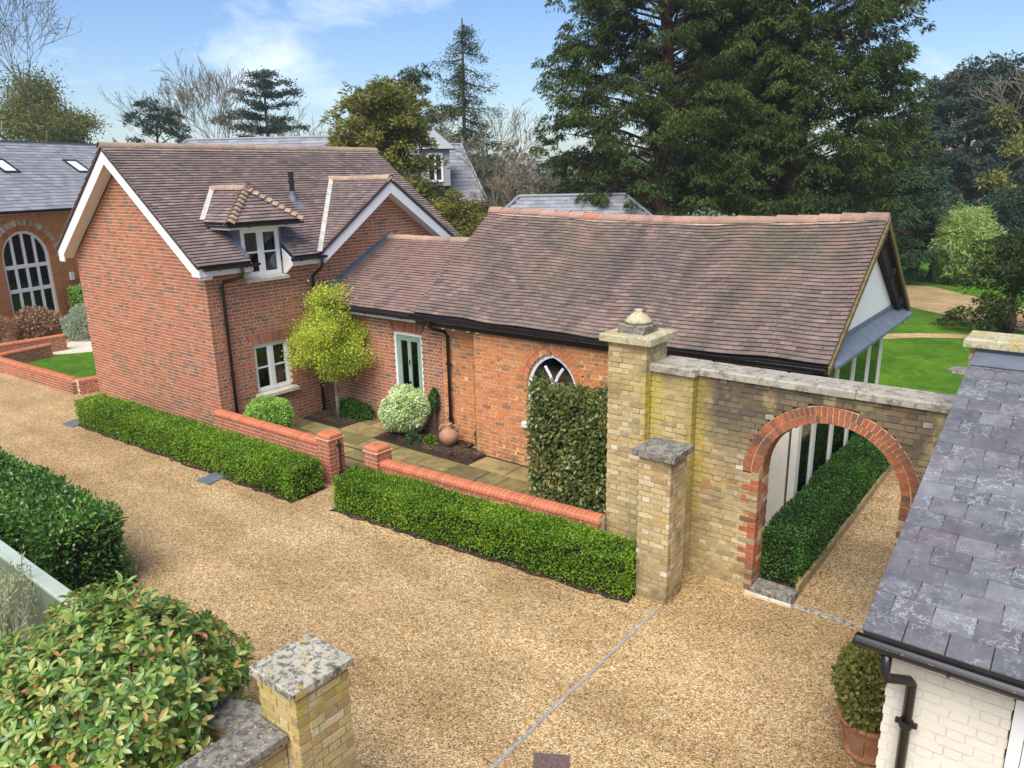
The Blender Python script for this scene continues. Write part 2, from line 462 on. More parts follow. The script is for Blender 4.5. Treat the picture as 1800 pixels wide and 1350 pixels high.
def m_gravel():
    m, nt, b = mat('gravel', 0.9, 0.25)
    p = pos(nt)
    v = N(nt, 'ShaderNodeTexVoronoi')
    v.inputs['Scale'].default_value = 80
    nt.links.new(p, v.inputs['Vector'])
    sp = N(nt, 'ShaderNodeSeparateColor')
    nt.links.new(v.outputs['Color'], sp.inputs['Color'])
    c = ramp(nt, sp.outputs[0], [(0.0, (0.18, 0.10, 0.04)), (0.22, (0.46, 0.285, 0.115)), (0.5, (0.68, 0.465, 0.205)), (0.75, (0.77, 0.57, 0.30)), (0.90, (0.84, 0.70, 0.48)), (1.0, (0.88, 0.83, 0.73))])
    v2 = N(nt, 'ShaderNodeTexVoronoi')
    v2.inputs['Scale'].default_value = 34
    nt.links.new(p, v2.inputs['Vector'])
    sp2 = N(nt, 'ShaderNodeSeparateColor')
    nt.links.new(v2.outputs['Color'], sp2.inputs['Color'])
    c = mix(nt, 0.5, c, ramp(nt, sp2.outputs[0], [(0.0, (0.5, 0.46, 0.42)), (0.5, (1.0, 0.98, 0.94)), (1.0, (1.4, 1.4, 1.38))]), 'MULTIPLY')
    big = ramp(nt, noise(nt, p, 0.55, 6, 0.6), [(0.35, (0.70, 0.66, 0.58)), (0.65, (0.98, 0.96, 0.93))])
    c = mix(nt, 1.0, c, big, 'MULTIPLY')
    trk = ramp(nt, noise(nt, pos(nt, (0.25, 1.5, 1.0)), 0.9, 5, 0.6), [(0.40, (0.80, 0.76, 0.70)), (0.58, (1.04, 1.03, 1.02))])
    c = mix(nt, 0.8, c, trk, 'MULTIPLY')
    moss = ramp(nt, noise(nt, p, 1.7, 7, 0.7), [(0.58, (0, 0, 0)), (0.72, (0.5,) * 3)])
    c = mix(nt, moss, c, (0.22, 0.15, 0.04))
    nt.links.new(c, b.inputs['Base Color'])
    bump(nt, b, v.outputs['Distance'], 0.8, 0.02)
    return m


M['gravel'] = m_gravel()
M['mulch'] = m_brick('mulch', [(0.0, (0.03, 0.018, 0.014)), (0.6, (0.075, 0.04, 0.03)), (0.9, (0.14, 0.08, 0.055)), (1.0, (0.3, 0.2, 0.14))], dirt_amt=0.2)
M['soil'] = m_plain('soil', (0.045, 0.03, 0.022), 0.98, 0.4, 0.1, 20, 0.8)


def m_grass():
    m, nt, b = mat('grass', 0.9, 0.15)
    p = pos(nt)
    f = noise(nt, pos(nt, (1, 1, 1)), 28, 6, 0.75)
    c = ramp(nt, f, [(0.3, (0.035, 0.095, 0.006)), (0.5, (0.075, 0.19, 0.010)), (0.62, (0.12, 0.25, 0.02)), (0.78, (0.17, 0.27, 0.04))])
    big = ramp(nt, noise(nt, p, 0.35, 5, 0.6), [(0.35, (0.62, 0.66, 0.6)), (0.65, (1.25, 1.15, 1.0))])
    c = mix(nt, 1.0, c, big, 'MULTIPLY')
    mid = ramp(nt, noise(nt, p, 3.2, 6, 0.65), [(0.38, (0.7, 0.74, 0.7)), (0.62, (1.2, 1.12, 1.1))])
    c = mix(nt, 1.0, c, mid, 'MULTIPLY')
    nt.links.new(c, b.inputs['Base Color'])
    bump(nt, b, f, 0.8, 0.03)
    return m


M['grass'] = m_grass()
M['terracotta'] = m_stone('terracotta', (0.46, 0.20, 0.095), 0.12, 0.2, 0.35, 0.7)
M['jar'] = m_stone('jar_clay', (0.42, 0.22, 0.13), 0.15, 0.05, 0.25, 0.75)


def m_glass():
    m, nt, b = mat('glass', 0.03, 0.5)
    nt.nodes.remove(b)
    tr = N(nt, 'ShaderNodeBsdfTransparent')
    tr.inputs['Color'].default_value = (0.62, 0.66, 0.66, 1)
    gl = N(nt, 'ShaderNodeBsdfGlossy')
    gl.inputs['Roughness'].default_value = 0.02
    gl.inputs['Color'].default_value = (0.9, 0.95, 1, 1)
    fr = N(nt, 'ShaderNodeFresnel')
    fr.inputs['IOR'].default_value = 1.6
    ms = N(nt, 'ShaderNodeMixShader')
    nt.links.new(fr.outputs[0], ms.inputs[0])
    nt.links.new(tr.outputs[0], ms.inputs[1])
    nt.links.new(gl.outputs[0], ms.inputs[2])
    nt.links.new(ms.outputs[0], nt.nodes['Material Output'].inputs['Surface'])
    return m


M['glass'] = m_glass()

# foliage
M['lf_box'] = m_leaf('leaf_box', [(0.05, (0.05, 0.04, 0.012)), (0.2, (0.025, 0.055, 0.006)), (0.45, (0.075, 0.145, 0.010)), (0.75, (0.16, 0.25, 0.018)), (1.0, (0.24, 0.34, 0.035))], 0.25, 0.5, 0.3, 1.1, gain=1.9)
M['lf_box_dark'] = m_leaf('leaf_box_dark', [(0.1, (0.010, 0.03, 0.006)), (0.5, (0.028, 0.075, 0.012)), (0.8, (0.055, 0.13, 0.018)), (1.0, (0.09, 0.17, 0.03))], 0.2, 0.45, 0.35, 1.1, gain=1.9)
M['lf_laurel'] = m_leaf('leaf_laurel', [(0.1, (0.012, 0.03, 0.006)), (0.4, (0.032, 0.085, 0.014)), (0.7, (0.07, 0.15, 0.025)), (0.9, (0.13, 0.21, 0.035)), (1.0, (0.2, 0.27, 0.04))], 0.15, 0.28, 0.5, 1.5, gain=2.0)
M['lf_shrub'] = m_leaf('leaf_shrub', [(0.08, (0.04, 0.095, 0.018)), (0.30, (0.09, 0.18, 0.032)), (0.55, (0.17, 0.27, 0.055)), (0.78, (0.28, 0.33, 0.085)), (0.90, (0.36, 0.32, 0.08)), (0.965, (0.36, 0.20, 0.06)), (1.0, (0.34, 0.08, 0.05))], 0.2, 0.25, 0.55, 2.0, gain=1.4, wr=0.90, wn=0.3)
M['lf_holly'] = m_leaf('leaf_golden', [(0.1, (0.06, 0.10, 0.012)), (0.4, (0.20, 0.26, 0.025)), (0.7, (0.40, 0.42, 0.055)), (1.0, (0.58, 0.54, 0.12))], 0.25, 0.4, 0.4, 1.5, gain=1.8)
M['lf_vari'] = m_leaf('leaf_variegated', [(0.1, (0.10, 0.17, 0.04)), (0.4, (0.28, 0.38, 0.14)), (0.7, (0.50, 0.56, 0.30)), (1.0, (0.66, 0.68, 0.46))], 0.25, 0.45, 0.4, 2.5)
M['lf_vari2'] = m_leaf('leaf_variegated_green', [(0.1, (0.07, 0.15, 0.02)), (0.4, (0.18, 0.33, 0.05)), (0.7, (0.36, 0.52, 0.12)), (1.0, (0.52, 0.64, 0.24))], 0.25, 0.45, 0.4, 2.5)
M['lf_climb'] = m_leaf('leaf_climber', [(0.1, (0.03, 0.05, 0.012)), (0.4, (0.075, 0.10, 0.025)), (0.7, (0.14, 0.16, 0.045)), (0.9, (0.24, 0.15, 0.06)), (1.0, (0.38, 0.36, 0.22))], 0.2, 0.3, 0.5, 2.5, gain=1.7)
M['lf_yew'] = m_leaf('leaf_yew', [(0.1, (0.010, 0.018, 0.006)), (0.4, (0.028, 0.046, 0.012)), (0.7, (0.07, 0.095, 0.022)), (1.0, (0.15, 0.17, 0.04))], 0.12, 0.7, 0.1, 0.35, gain=1.3)
M['lf_yew_olive'] = m_leaf('leaf_yew_olive', [(0.1, (0.025, 0.03, 0.008)), (0.4, (0.075, 0.08, 0.018)), (0.7, (0.14, 0.13, 0.03)), (1.0, (0.24, 0.20, 0.05))], 0.15, 0.6, 0.2, 0.4, gain=2.1)
M['lf_yew_blue'] = m_leaf('leaf_yew_blue', [(0.1, (0.012, 0.022, 0.016)), (0.5, (0.03, 0.05, 0.033)), (0.8, (0.06, 0.085, 0.05)), (1.0, (0.09, 0.12, 0.07))], 0.15, 0.6, 0.2, 0.3)
M['lf_conifer'] = m_leaf('leaf_conifer', [(0.1, (0.014, 0.03, 0.014)), (0.5, (0.035, 0.07, 0.03)), (1.0, (0.09, 0.14, 0.05))], 0.15, 0.6, 0.2, 0.5, gain=1.7)
M['lf_bamboo'] = m_leaf('leaf_bamboo', [(0.1, (0.07, 0.12, 0.02)), (0.4, (0.20, 0.29, 0.07)), (0.75, (0.38, 0.44, 0.16)), (1.0, (0.5, 0.55, 0.24))], 0.3, 0.5, 0.3, 0.6)
M['lf_ivy'] = m_leaf('leaf_ivy', [(0.1, (0.04, 0.055, 0.012)), (0.5, (0.12, 0.13, 0.03)), (1.0, (0.27, 0.25, 0.07))], 0.2, 0.5, 0.3, 0.5)
M['lf_grey'] = m_leaf('leaf_grey', [(0.1, (0.12, 0.15, 0.10)), (0.5, (0.26, 0.30, 0.22)), (1.0, (0.42, 0.45, 0.36))], 0.2, 0.7, 0.2, 2.0)
M['lf_dry'] = m_leaf('leaf_dry', [(0.1, (0.10, 0.055, 0.03)), (0.5, (0.26, 0.16, 0.08)), (0.8, (0.36, 0.25, 0.16)), (1.0, (0.50, 0.42, 0.34))], 0.15, 0.8, 0.1, 3.0)
M['lf_olive'] = m_leaf('leaf_olive', [(0.1, (0.13, 0.17, 0.07)), (0.5, (0.24, 0.28, 0.13)), (1.0, (0.42, 0.44, 0.26))], 0.2, 0.5, 0.3, 2.0)
M['lf_far'] = m_leaf('leaf_far', [(0.1, (0.045, 0.045, 0.03)), (0.5, (0.09, 0.085, 0.055)), (1.0, (0.16, 0.14, 0.09))], 0.1, 0.8, 0.1, 0.2)
# ------------------------------------------------------------------ geometry helpers
WM = {}
V3 = lambda a: np.array(a, float)
ZAX = V3((0, 0, 1))


class MB:
    def __init__(s):
        s.v, s.f, s.r = [], [], []

    def add(s, verts, faces, rnd=0.0):
        o = len(s.v)
        s.v.extend([tuple(map(float, q)) for q in verts])
        s.f.extend([tuple(i + o for i in f) for f in faces])
        s.r.extend([rnd] * len(faces))
        return s

    def obox(s, O, a, b, c, rnd=0.0):
        """box with corner O and edge vectors a, b, c (right-handed)"""
        O, a, b, c = V3(O), V3(a), V3(b), V3(c)
        vs = [O, O + a, O + a + b, O + b, O + c, O + a + c, O + a + b + c, O + b + c]
        return s.add(vs, [(0, 3, 2, 1), (4, 5, 6, 7), (0, 1, 5, 4), (1, 2, 6, 5), (2, 3, 7, 6), (3, 0, 4, 7)], rnd)

    def box(s, x0, y0, z0, x1, y1, z1, rnd=0.0):
        return s.obox((x0, y0, z0), (x1 - x0, 0, 0), (0, y1 - y0, 0), (0, 0, z1 - z0), rnd)

    def cbox(s, x0, y0, z0, x1, y1, z1, c=0.015, top=True, rnd=0.0, jit=0.0):
        """box with chamfered top edge"""
        j = lambda: random.uniform(-jit, jit)
        vs = [(x0, y0, z0), (x1, y0, z0), (x1, y1, z0), (x0, y1, z0),
              (x0 + j(), y0 + j(), z1 - c), (x1 + j(), y0 + j(), z1 - c), (x1 + j(), y1 + j(), z1 - c), (x0 + j(), y1 + j(), z1 - c),
              (x0 + c, y0 + c, z1), (x1 - c, y0 + c, z1), (x1 - c, y1 - c, z1), (x0 + c, y1 - c, z1)]
        fs = [(0, 3, 2, 1), (8, 9, 10, 11)]
        for k in (0, 4):
            for i in range(4):
                n = (i + 1) % 4
                fs.append((k + i, k + n, k + 4 + n, k + 4 + i))
        return s.add(vs, fs, rnd)

    def prism(s, poly, ext, rnd=0.0):
        """planar polygon (3-D points) extruded along ext"""
        n = len(poly)
        poly = [V3(q) for q in poly]
        ext = V3(ext)
        nr = np.zeros(3)
        for i in range(n):
            nr += np.cross(poly[i], poly[(i + 1) % n])
        if nr @ ext > 0:
            poly = poly[::-1]
        vs = poly + [q + ext for q in poly]
        fs = [tuple(range(n)), tuple(range(2 * n - 1, n - 1, -1))]
        for i in range(n):
            k = (i + 1) % n
            fs.append((k, i, n + i, n + k))
        return s.add(vs, fs, rnd)

    def tube(s, pts, rad, n=6, cap=True, rnd=0.0):
        pts = [V3(q) for q in pts]
        if isinstance(rad, (int, float)):
            rad = [rad] * len(pts)
        vs, fs = [], []
        prev = None
        for i, q in enumerate(pts):
            d = pts[min(i + 1, len(pts) - 1)] - pts[max(i - 1, 0)]
            d = d / (np.linalg.norm(d) + 1e-9)
            if prev is None:
                a = np.cross(d, ZAX if abs(d[2]) < 0.9 else V3((1, 0, 0)))
            else:
                a = prev - d * (prev @ d)
            a = a / (np.linalg.norm(a) + 1e-9)
            prev = a
            b = np.cross(d, a)
            for k in range(n):
                t = 2 * math.pi * k / n
                vs.append(q + (a * math.cos(t) + b * math.sin(t)) * rad[i])
        for i in range(len(pts) - 1):
            for k in range(n):
                k2 = (k + 1) % n
                fs.append((i * n + k, i * n + k2, (i + 1) * n + k2, (i + 1) * n + k))
        if cap:
            fs.append(tuple(range(n - 1, -1, -1)))
            fs.append(tuple(range((len(pts) - 1) * n, len(pts) * n)))
        return s.add(vs, fs, rnd)

    def lathe(s, c, prof, n=20, sq=False, rot=0.0):
        vs, fs = [], []
        for (r, z) in prof:
            for k in range(n):
                t = 2 * math.pi * k / n + rot
                vs.append((c[0] + r * math.cos(t), c[1] + r * math.sin(t), c[2] + z))
        for i in range(len(prof) - 1):
            for k in range(n):
                k2 = (k + 1) % n
                fs.append((i * n + k, i * n + k2, (i + 1) * n + k2, (i + 1) * n + k))
        fs.append(tuple(range(n - 1, -1, -1)))
        fs.append(tuple(range((len(prof) - 1) * n, len(prof) * n)))
        return s.add(vs, fs)


def link(o, parent, W=None):
    W = W or Matrix.Identity(4)
    COL.objects.link(o)
    if parent is not None:
        o.parent = parent
        o.matrix_parent_inverse = WM[parent].inverted()
    o.matrix_basis = W
    WM[o] = W
    return o


def mesh_from(name, mb, m, smooth=False):
    me = bpy.data.meshes.new(name)
    me.from_pydata(mb.v, [], mb.f)
    if any(mb.r):
        a = me.attributes.new('rnd', 'FLOAT', 'FACE')
        a.data.foreach_set('value', mb.r)
    me.materials.append(M[m] if isinstance(m, str) else m)
    if smooth:
        me.polygons.foreach_set('use_smooth', [True] * len(me.polygons))
    me.update()
    return me


def build(name, mb, m, parent=None, smooth=False, label=None, stuff=False):
    o = bpy.data.objects.new(name, mesh_from(name, mb, m, smooth))
    link(o, parent)
    if label:
        o['label'] = label
    if stuff:
        o['kind'] = 'stuff'
    return o


def tag(o, label, cat, group=None):
    o['label'] = label
    o['category'] = cat
    if group:
        o['group'] = group
    return o


def thing(name, label, cat, loc, group=None):
    o = bpy.data.objects.new(name, None)
    o.empty_display_size = 0.2
    link(o, None, Matrix.Translation(Vector([float(c) for c in loc])))
    return tag(o, label, cat, group)


def solo(name, mb, m, loc, label, cat, group=None, smooth=False):
    """a thing that is one mesh, origin at loc"""
    L = V3(loc)
    mb.v = [tuple(V3(q) - L) for q in mb.v]
    o = bpy.data.objects.new(name, mesh_from(name, mb, m, smooth))
    link(o, None, Matrix.Translation(Vector(L.tolist())))
    return tag(o, label, cat, group)


def struct(name, mb, m):
    o = build(name, mb, m)
    o['kind'] = 'structure'
    return o


def scan(polys, v):
    xs = []
    for pl in polys:
        n = len(pl)
        for i in range(n):
            (x0, y0), (x1, y1) = pl[i], pl[(i + 1) % n]
            if (y0 <= v) != (y1 <= v):
                xs.append(x0 + (v - y0) * (x1 - x0) / (y1 - y0))
    xs.sort()
    return [(xs[i], xs[i + 1]) for i in range(0, len(xs) - 1, 2)]


_shared = {}


class Pieces:
    """countable small pieces of one thing: the ones that show largest become objects, the rest one joined part"""

    def __init__(s, th, limit=300):
        s.th, s.limit, s.d = th, limit, {}

    def add(s, kind, m, key, verts, faces, frame, c, normal, area, parent):
        s.d.setdefault((kind, m), []).append((key, verts, faces, frame, V3(c), V3(normal), area, parent))

    def finish(s):
        for kind in sorted(set(k for k, _ in s.d)):
            items = []
            for (k, m), L in s.d.items():
                if k != kind:
                    continue
                for it in L:
                    d = CAM - it[4]
                    dist = np.linalg.norm(d)
                    q = it[4] - CAM
                    z = q @ _F
                    u = 900 + FPX * (q @ _R) / max(z, 0.1)
                    vv = 675 - FPX * (q @ _U) / max(z, 0.1)
                    vis = z > 0.2 and -10 < u < 1810 and -10 < vv < 1360
                    face = (d @ it[5]) / dist
                    items.append((it[6] * max(face, 0) / dist ** 2 if vis else 0, m, it))
            items.sort(key=lambda t: -t[0])
            rest = {}
            for i, (sc_, m, it) in enumerate(items):
                key, verts, faces, fr, c, nr, area, parent = it
                if i < s.limit and sc_ > 0:
                    kk = (kind, m, key)
                    if kk not in _shared:
                        b = MB()
                        b.add(verts, faces)
                        _shared[kk] = mesh_from(kind, b, m)
                    o = bpy.data.objects.new(kind, _shared[kk])
                    U, Vv, Wv = fr
                    W = Matrix(((U[0], Vv[0], Wv[0], c[0]), (U[1], Vv[1], Wv[1], c[1]), (U[2], Vv[2], Wv[2], c[2]), (0, 0, 0, 1)))
                    link(o, parent, W)
                else:
                    rest.setdefault(m, []).append(it)
            for m, L in rest.items():
                b = MB()
                for key, verts, faces, fr, c, nr, area, parent in L:
                    A = np.array(fr)
                    b.add(np.array(verts) @ A + c, faces, random.random() * 0.999 + 0.0005)
                nm = kind + 's' if not kind.endswith('s') else kind
                build(nm, b, m, s.th, stuff=True)


BOXF = [(0, 3, 2, 1), (4, 5, 6, 7), (0, 1, 5, 4), (1, 2, 6, 5), (2, 3, 7, 6), (3, 0, 4, 7)]


def boxv(x0, y0, z0, x1, y1, z1):
    return [(x0, y0, z0), (x1, y0, z0), (x1, y1, z0), (x0, y1, z0), (x0, y0, z1), (x1, y0, z1), (x1, y1, z1), (x0, y1, z1)]


def wall(P, name, O, U, Nn, polys, thick, mb_, mm_, depth=0.1, course=0.075, st=0.225, hd=0.1125, seed=1, joint=0.016, parent=None, rough=0.0015, kind='brick', warp=0.0):
    """brick wall: mortar body + Flemish bond pieces. polys in (u, z); returns the body part"""
    rng = random.Random(seed)
    O, U, Nn = V3(O), V3(U), V3(Nn)
    IN = -Nn
    z0 = min(q[1] for pl in polys for q in pl)
    z1 = max(q[1] for pl in polys for q in pl)
    body = MB()
    nrow = int(math.ceil((z1 - z0) / course - 1e-6))
    todo = []
    for r in range(nrow):
        za, zb = z0 + r * course, min(z0 + (r + 1) * course, z1)
        if zb - za < 0.015:
            continue
        for (ua, ub) in scan(polys, (za + zb) / 2):
            if ub - ua < 0.012:
                continue
            body.obox(O + U * (ua + 0.006) + ZAX * za + IN * 0.007, U * (ub - ua - 0.012), IN * (thick - 0.007), ZAX * (zb - za))
            u = math.floor((ua - 2) / (st + hd)) * (st + hd) + (0 if r % 2 == 0 else st / 2 + hd / 2)
            k = 0
            while u < ub:
                L = st if k % 2 == 0 else hd
                a, b_ = max(u, ua), min(u + L, ub)
                if b_ - a > 0.03:
                    todo.append((a + (joint if a > ua else 0.0), b_, za + joint, zb))
                u += L
                k += 1
    part = build(name, body, mm_, parent or P.th)
    for (a, b_, za, zb) in todo:
        w, h = b_ - a, zb - za
        w = round(w, 3)
        h = round(h, 3)
        dy = rng.uniform(-rough, rough)
        tw = rng.uniform(-rough, rough) * 1.5
        fr = (U, IN, ZAX)
        if tw:
            U2 = U + IN * tw / max(w, 0.1)
            U2 = U2 / np.linalg.norm(U2)
            fr = (U2, np.cross(ZAX, U2), ZAX)
        c = O + U * a + ZAX * za + IN * dy
        P.add(kind, mb_, (w, h, round(depth, 2)), boxv(0, 0, 0, w, depth, h), BOXF, fr, c, Nn, w * h, part)
    return part


def roof(P, name, O, U, Vd, poly, mt, gauge=0.1, tw=0.165, seed=1, kind='roof_tile', thick=0.040, length=0.15, deck=True, warp=None, parent=None, jit=0.0025):
    """plain tiled slope: deck part + wedge tiles; poly in (u, v)"""
    rng = random.Random(seed)
    O, U, Vd = V3(O), V3(U), V3(Vd)
    Wn = np.cross(U, Vd)
    polys = poly if isinstance(poly[0][0], (tuple, list)) else [poly]
    v0 = min(q[1] for pl in polys for q in pl)
    v1 = max(q[1] for pl in polys for q in pl)
    todo = []
    b = MB()
    n = int(math.ceil((v1 - v0) / gauge))
    for r in range(n):
        va = v0 + r * gauge
        vb = min(va + gauge, v1)
        for (ua, ub) in scan(polys, (va + vb) / 2):
            if ub - ua < 0.02:
                continue
            k = max(1, int((ub - ua) / 0.5)) if warp else 1
            for j in range(k):
                u0, u1 = ua + (ub - ua) * j / k, ua + (ub - ua) * (j + 1) / k
                dz = warp(u0, (va - v0) / (v1 - v0)) if warp else 0
                dz2 = warp(u1, (va - v0) / (v1 - v0)) if warp else 0
                b.obox(O + U * u0 + Vd * va - Wn * (0.085 if warp else 0.05) + ZAX * dz, U * (u1 - u0) + ZAX * (dz2 - dz), Vd * (vb - va), Wn * 0.04)
            off = 0 if r % 2 == 0 else tw / 2
            u = math.floor((ua - off) / tw) * tw + off
            while u < ub:
                a, e = max(u, ua), min(u + tw, ub)
                if e - a > 0.03:
                    todo.append((a, e, va, vb))
                u += tw
    part = build(name, b, 'roof_deck', parent or P.th)
    for (a, e, va, vb) in todo:
        w = round(e - a - 0.003, 3)
        L = length if vb < v1 - gauge * 0.6 else max(0.04, v1 - va)
        L = round(L, 2)
        lift = rng.uniform(0, jit)
        t2 = rng.uniform(-0.006, 0.006)
        U2 = U + Vd * t2 + Wn * rng.uniform(-0.008, 0.008)
        if warp:
            fv = (va - v0) / (v1 - v0)
            U2 = U2 + ZAX * ((warp(e, fv) - warp(a, fv)) / (e - a))
        U2 /= np.linalg.norm(U2)
        Wn2 = np.cross(U2, Vd)
        Wn2 /= np.linalg.norm(Wn2)
        V2 = np.cross(Wn2, U2)
        dz = warp(a, (va - v0) / (v1 - v0)) if warp else 0
        c = O + U * a + Vd * va + Wn * lift + ZAX * dz
        t = thick
        vs = [(0, 0, t - 0.014), (w, 0, t - 0.014), (w, L, -0.012), (0, L, -0.012), (0, 0, t), (w, 0, t), (w, L, 0.002), (0, L, 0.002)]
        P.add(kind, mt, (w, L, t), vs, BOXF, (U2, V2, Wn2), c, Wn, w * gauge, part)
    return part


def ridge_run(P, A, B, r=0.11, seg=0.32, m='ridge_tile', kind='ridge_tile', warp=None, seed=3, drop=0.05):
    """half-round ridge tiles from A to B (each one a piece)"""
    rng = random.Random(seed)
    A, B = V3(A), V3(B)
    d = B - A
    Ln = np.linalg.norm(d)
    d /= Ln
    side = np.cross(d, ZAX)
    side /= np.linalg.norm(side)
    up = np.cross(side, d)
    n = max(1, round(Ln / seg))
    s_ = Ln / n
    for i in range(n):
        vs, fs = [], []
        K = 8
        rr = r
        for (u, q) in ((0, rr), (s_ * 0.985, rr * 0.94)):
            for k in range(K + 1):
                t = math.pi * (k / K)
                vs.append((u, math.cos(t) * q, math.sin(t) * q * 0.95 - drop))
        for k in range(K + 1):
            t = math.pi * (k / K)
            vs.append((0, math.cos(t) * (rr - 0.018), math.sin(t) * (rr - 0.018) * 0.95 - drop))
        a, b_, e = 0, K + 1, 2 * K + 2
        for k in range(K):
            fs.append((a + k, b_ + k, b_ + k + 1, a + k + 1))
            fs.append((a + k, a + k + 1, e + k + 1, e + k))
        c = A + d * s_ * i + ZAX * ((warp(i / n) if warp else 0) + rng.uniform(-0.006, 0.006))
        ang = rng.uniform(-0.012, 0.012)
        if warp:
            ang += 0
        dd = d + up * ang
        dd /= np.linalg.norm(dd)
        sd = -np.cross(dd, ZAX)
        sd /= np.linalg.norm(sd)
        P.add(kind, m, (round(s_, 3), r), vs, fs, (dd, sd, np.cross(dd, sd)), c, ZAX, s_ * r * 2, P.th)


def mortar_bed(P, A, B, r=0.1, m='mortar', name='ridge_bedding', warp=None):
    b = MB()
    A, B = V3(A), V3(B)
    n = 12 if warp else 1
    for i in range(n):
        q0, q1 = A + (B - A) * i / n, A + (B - A) * (i + 1) / n
        if warp:
            q0 = q0 + ZAX * warp(i / n)
            q1 = q1 + ZAX * warp((i + 1) / n)
        d = q1 - q0
        sd = np.cross(d, ZAX)
        sd = sd / np.linalg.norm(sd) * r
        b.prism([q0 - sd - ZAX * 0.10, q0 + sd - ZAX * 0.10, q0 + sd * 0.3 + ZAX * 0.03, q0 - sd * 0.3 + ZAX * 0.03], d)
    return build(name, b, m, P.th)


def gutter(name, A, B, r=0.06, parent=None, m='black', brackets=True):
    """open half-round gutter with end stops and clips"""
    A, B = V3(A), V3(B)
    d = B - A
    L = np.linalg.norm(d)
    d /= L
    sd = np.cross(d, ZAX)
    b = MB()
    K = 8
    vs, fs = [], []
    for q in (A, B):
        for (rr) in (r, r - 0.006):
            for k in range(K + 1):
                t = math.pi * k / K
                vs.append(q + sd * math.cos(t) * rr - ZAX * math.sin(t) * rr)
    n = K + 1
    for k in range(K):
        fs.append((k, k + 1, 2 * n + k + 1, 2 * n + k))
        fs.append((n + k + 1, n + k, 3 * n + k, 3 * n + k + 1))
    fs.append((0, 2 * n, 3 * n, n))
    fs.append((K, n + K, 3 * n + K, 2 * n + K))
    fs.append(tuple(range(0, n)))
    fs.append(tuple(range(3 * n - 1, 2 * n - 1, -1)))
    b.add(vs, fs)
    g = build(name, b, m, parent)
    if brackets:
        k = max(2, int(L / 0.9))
        for i in range(k):
            q = A + d * (L * (i + 0.5) / k)
            bb = MB()
            pts = [q + sd * math.cos(math.pi * j / 6) * (r + 0.006) - ZAX * math.sin(math.pi * j / 6) * (r + 0.006) for j in range(7)]
            bb.tube(pts, 0.011, 4)
            build('clip', bb, m, g)
    return g


def downpipe(name, pts, r=0.035, parent=None, clips=()):
    b = MB()
    b.tube(pts, r, 10)
    o = build(name, b, 'black', parent, smooth=True)
    for z in clips:
        q = V3(pts[-1])
        bb = MB()
        bb.lathe((q[0], q[1], z - 0.025), [(r + 0.012, 0), (r + 0.012, 0.05)], 10)
        bb.box(q[0] - r - 0.035, q[1] - 0.012, z - 0.015, q[0] + r + 0.035, q[1] + 0.02, z + 0.015)
        build('clip', bb, 'black', o)
    return o


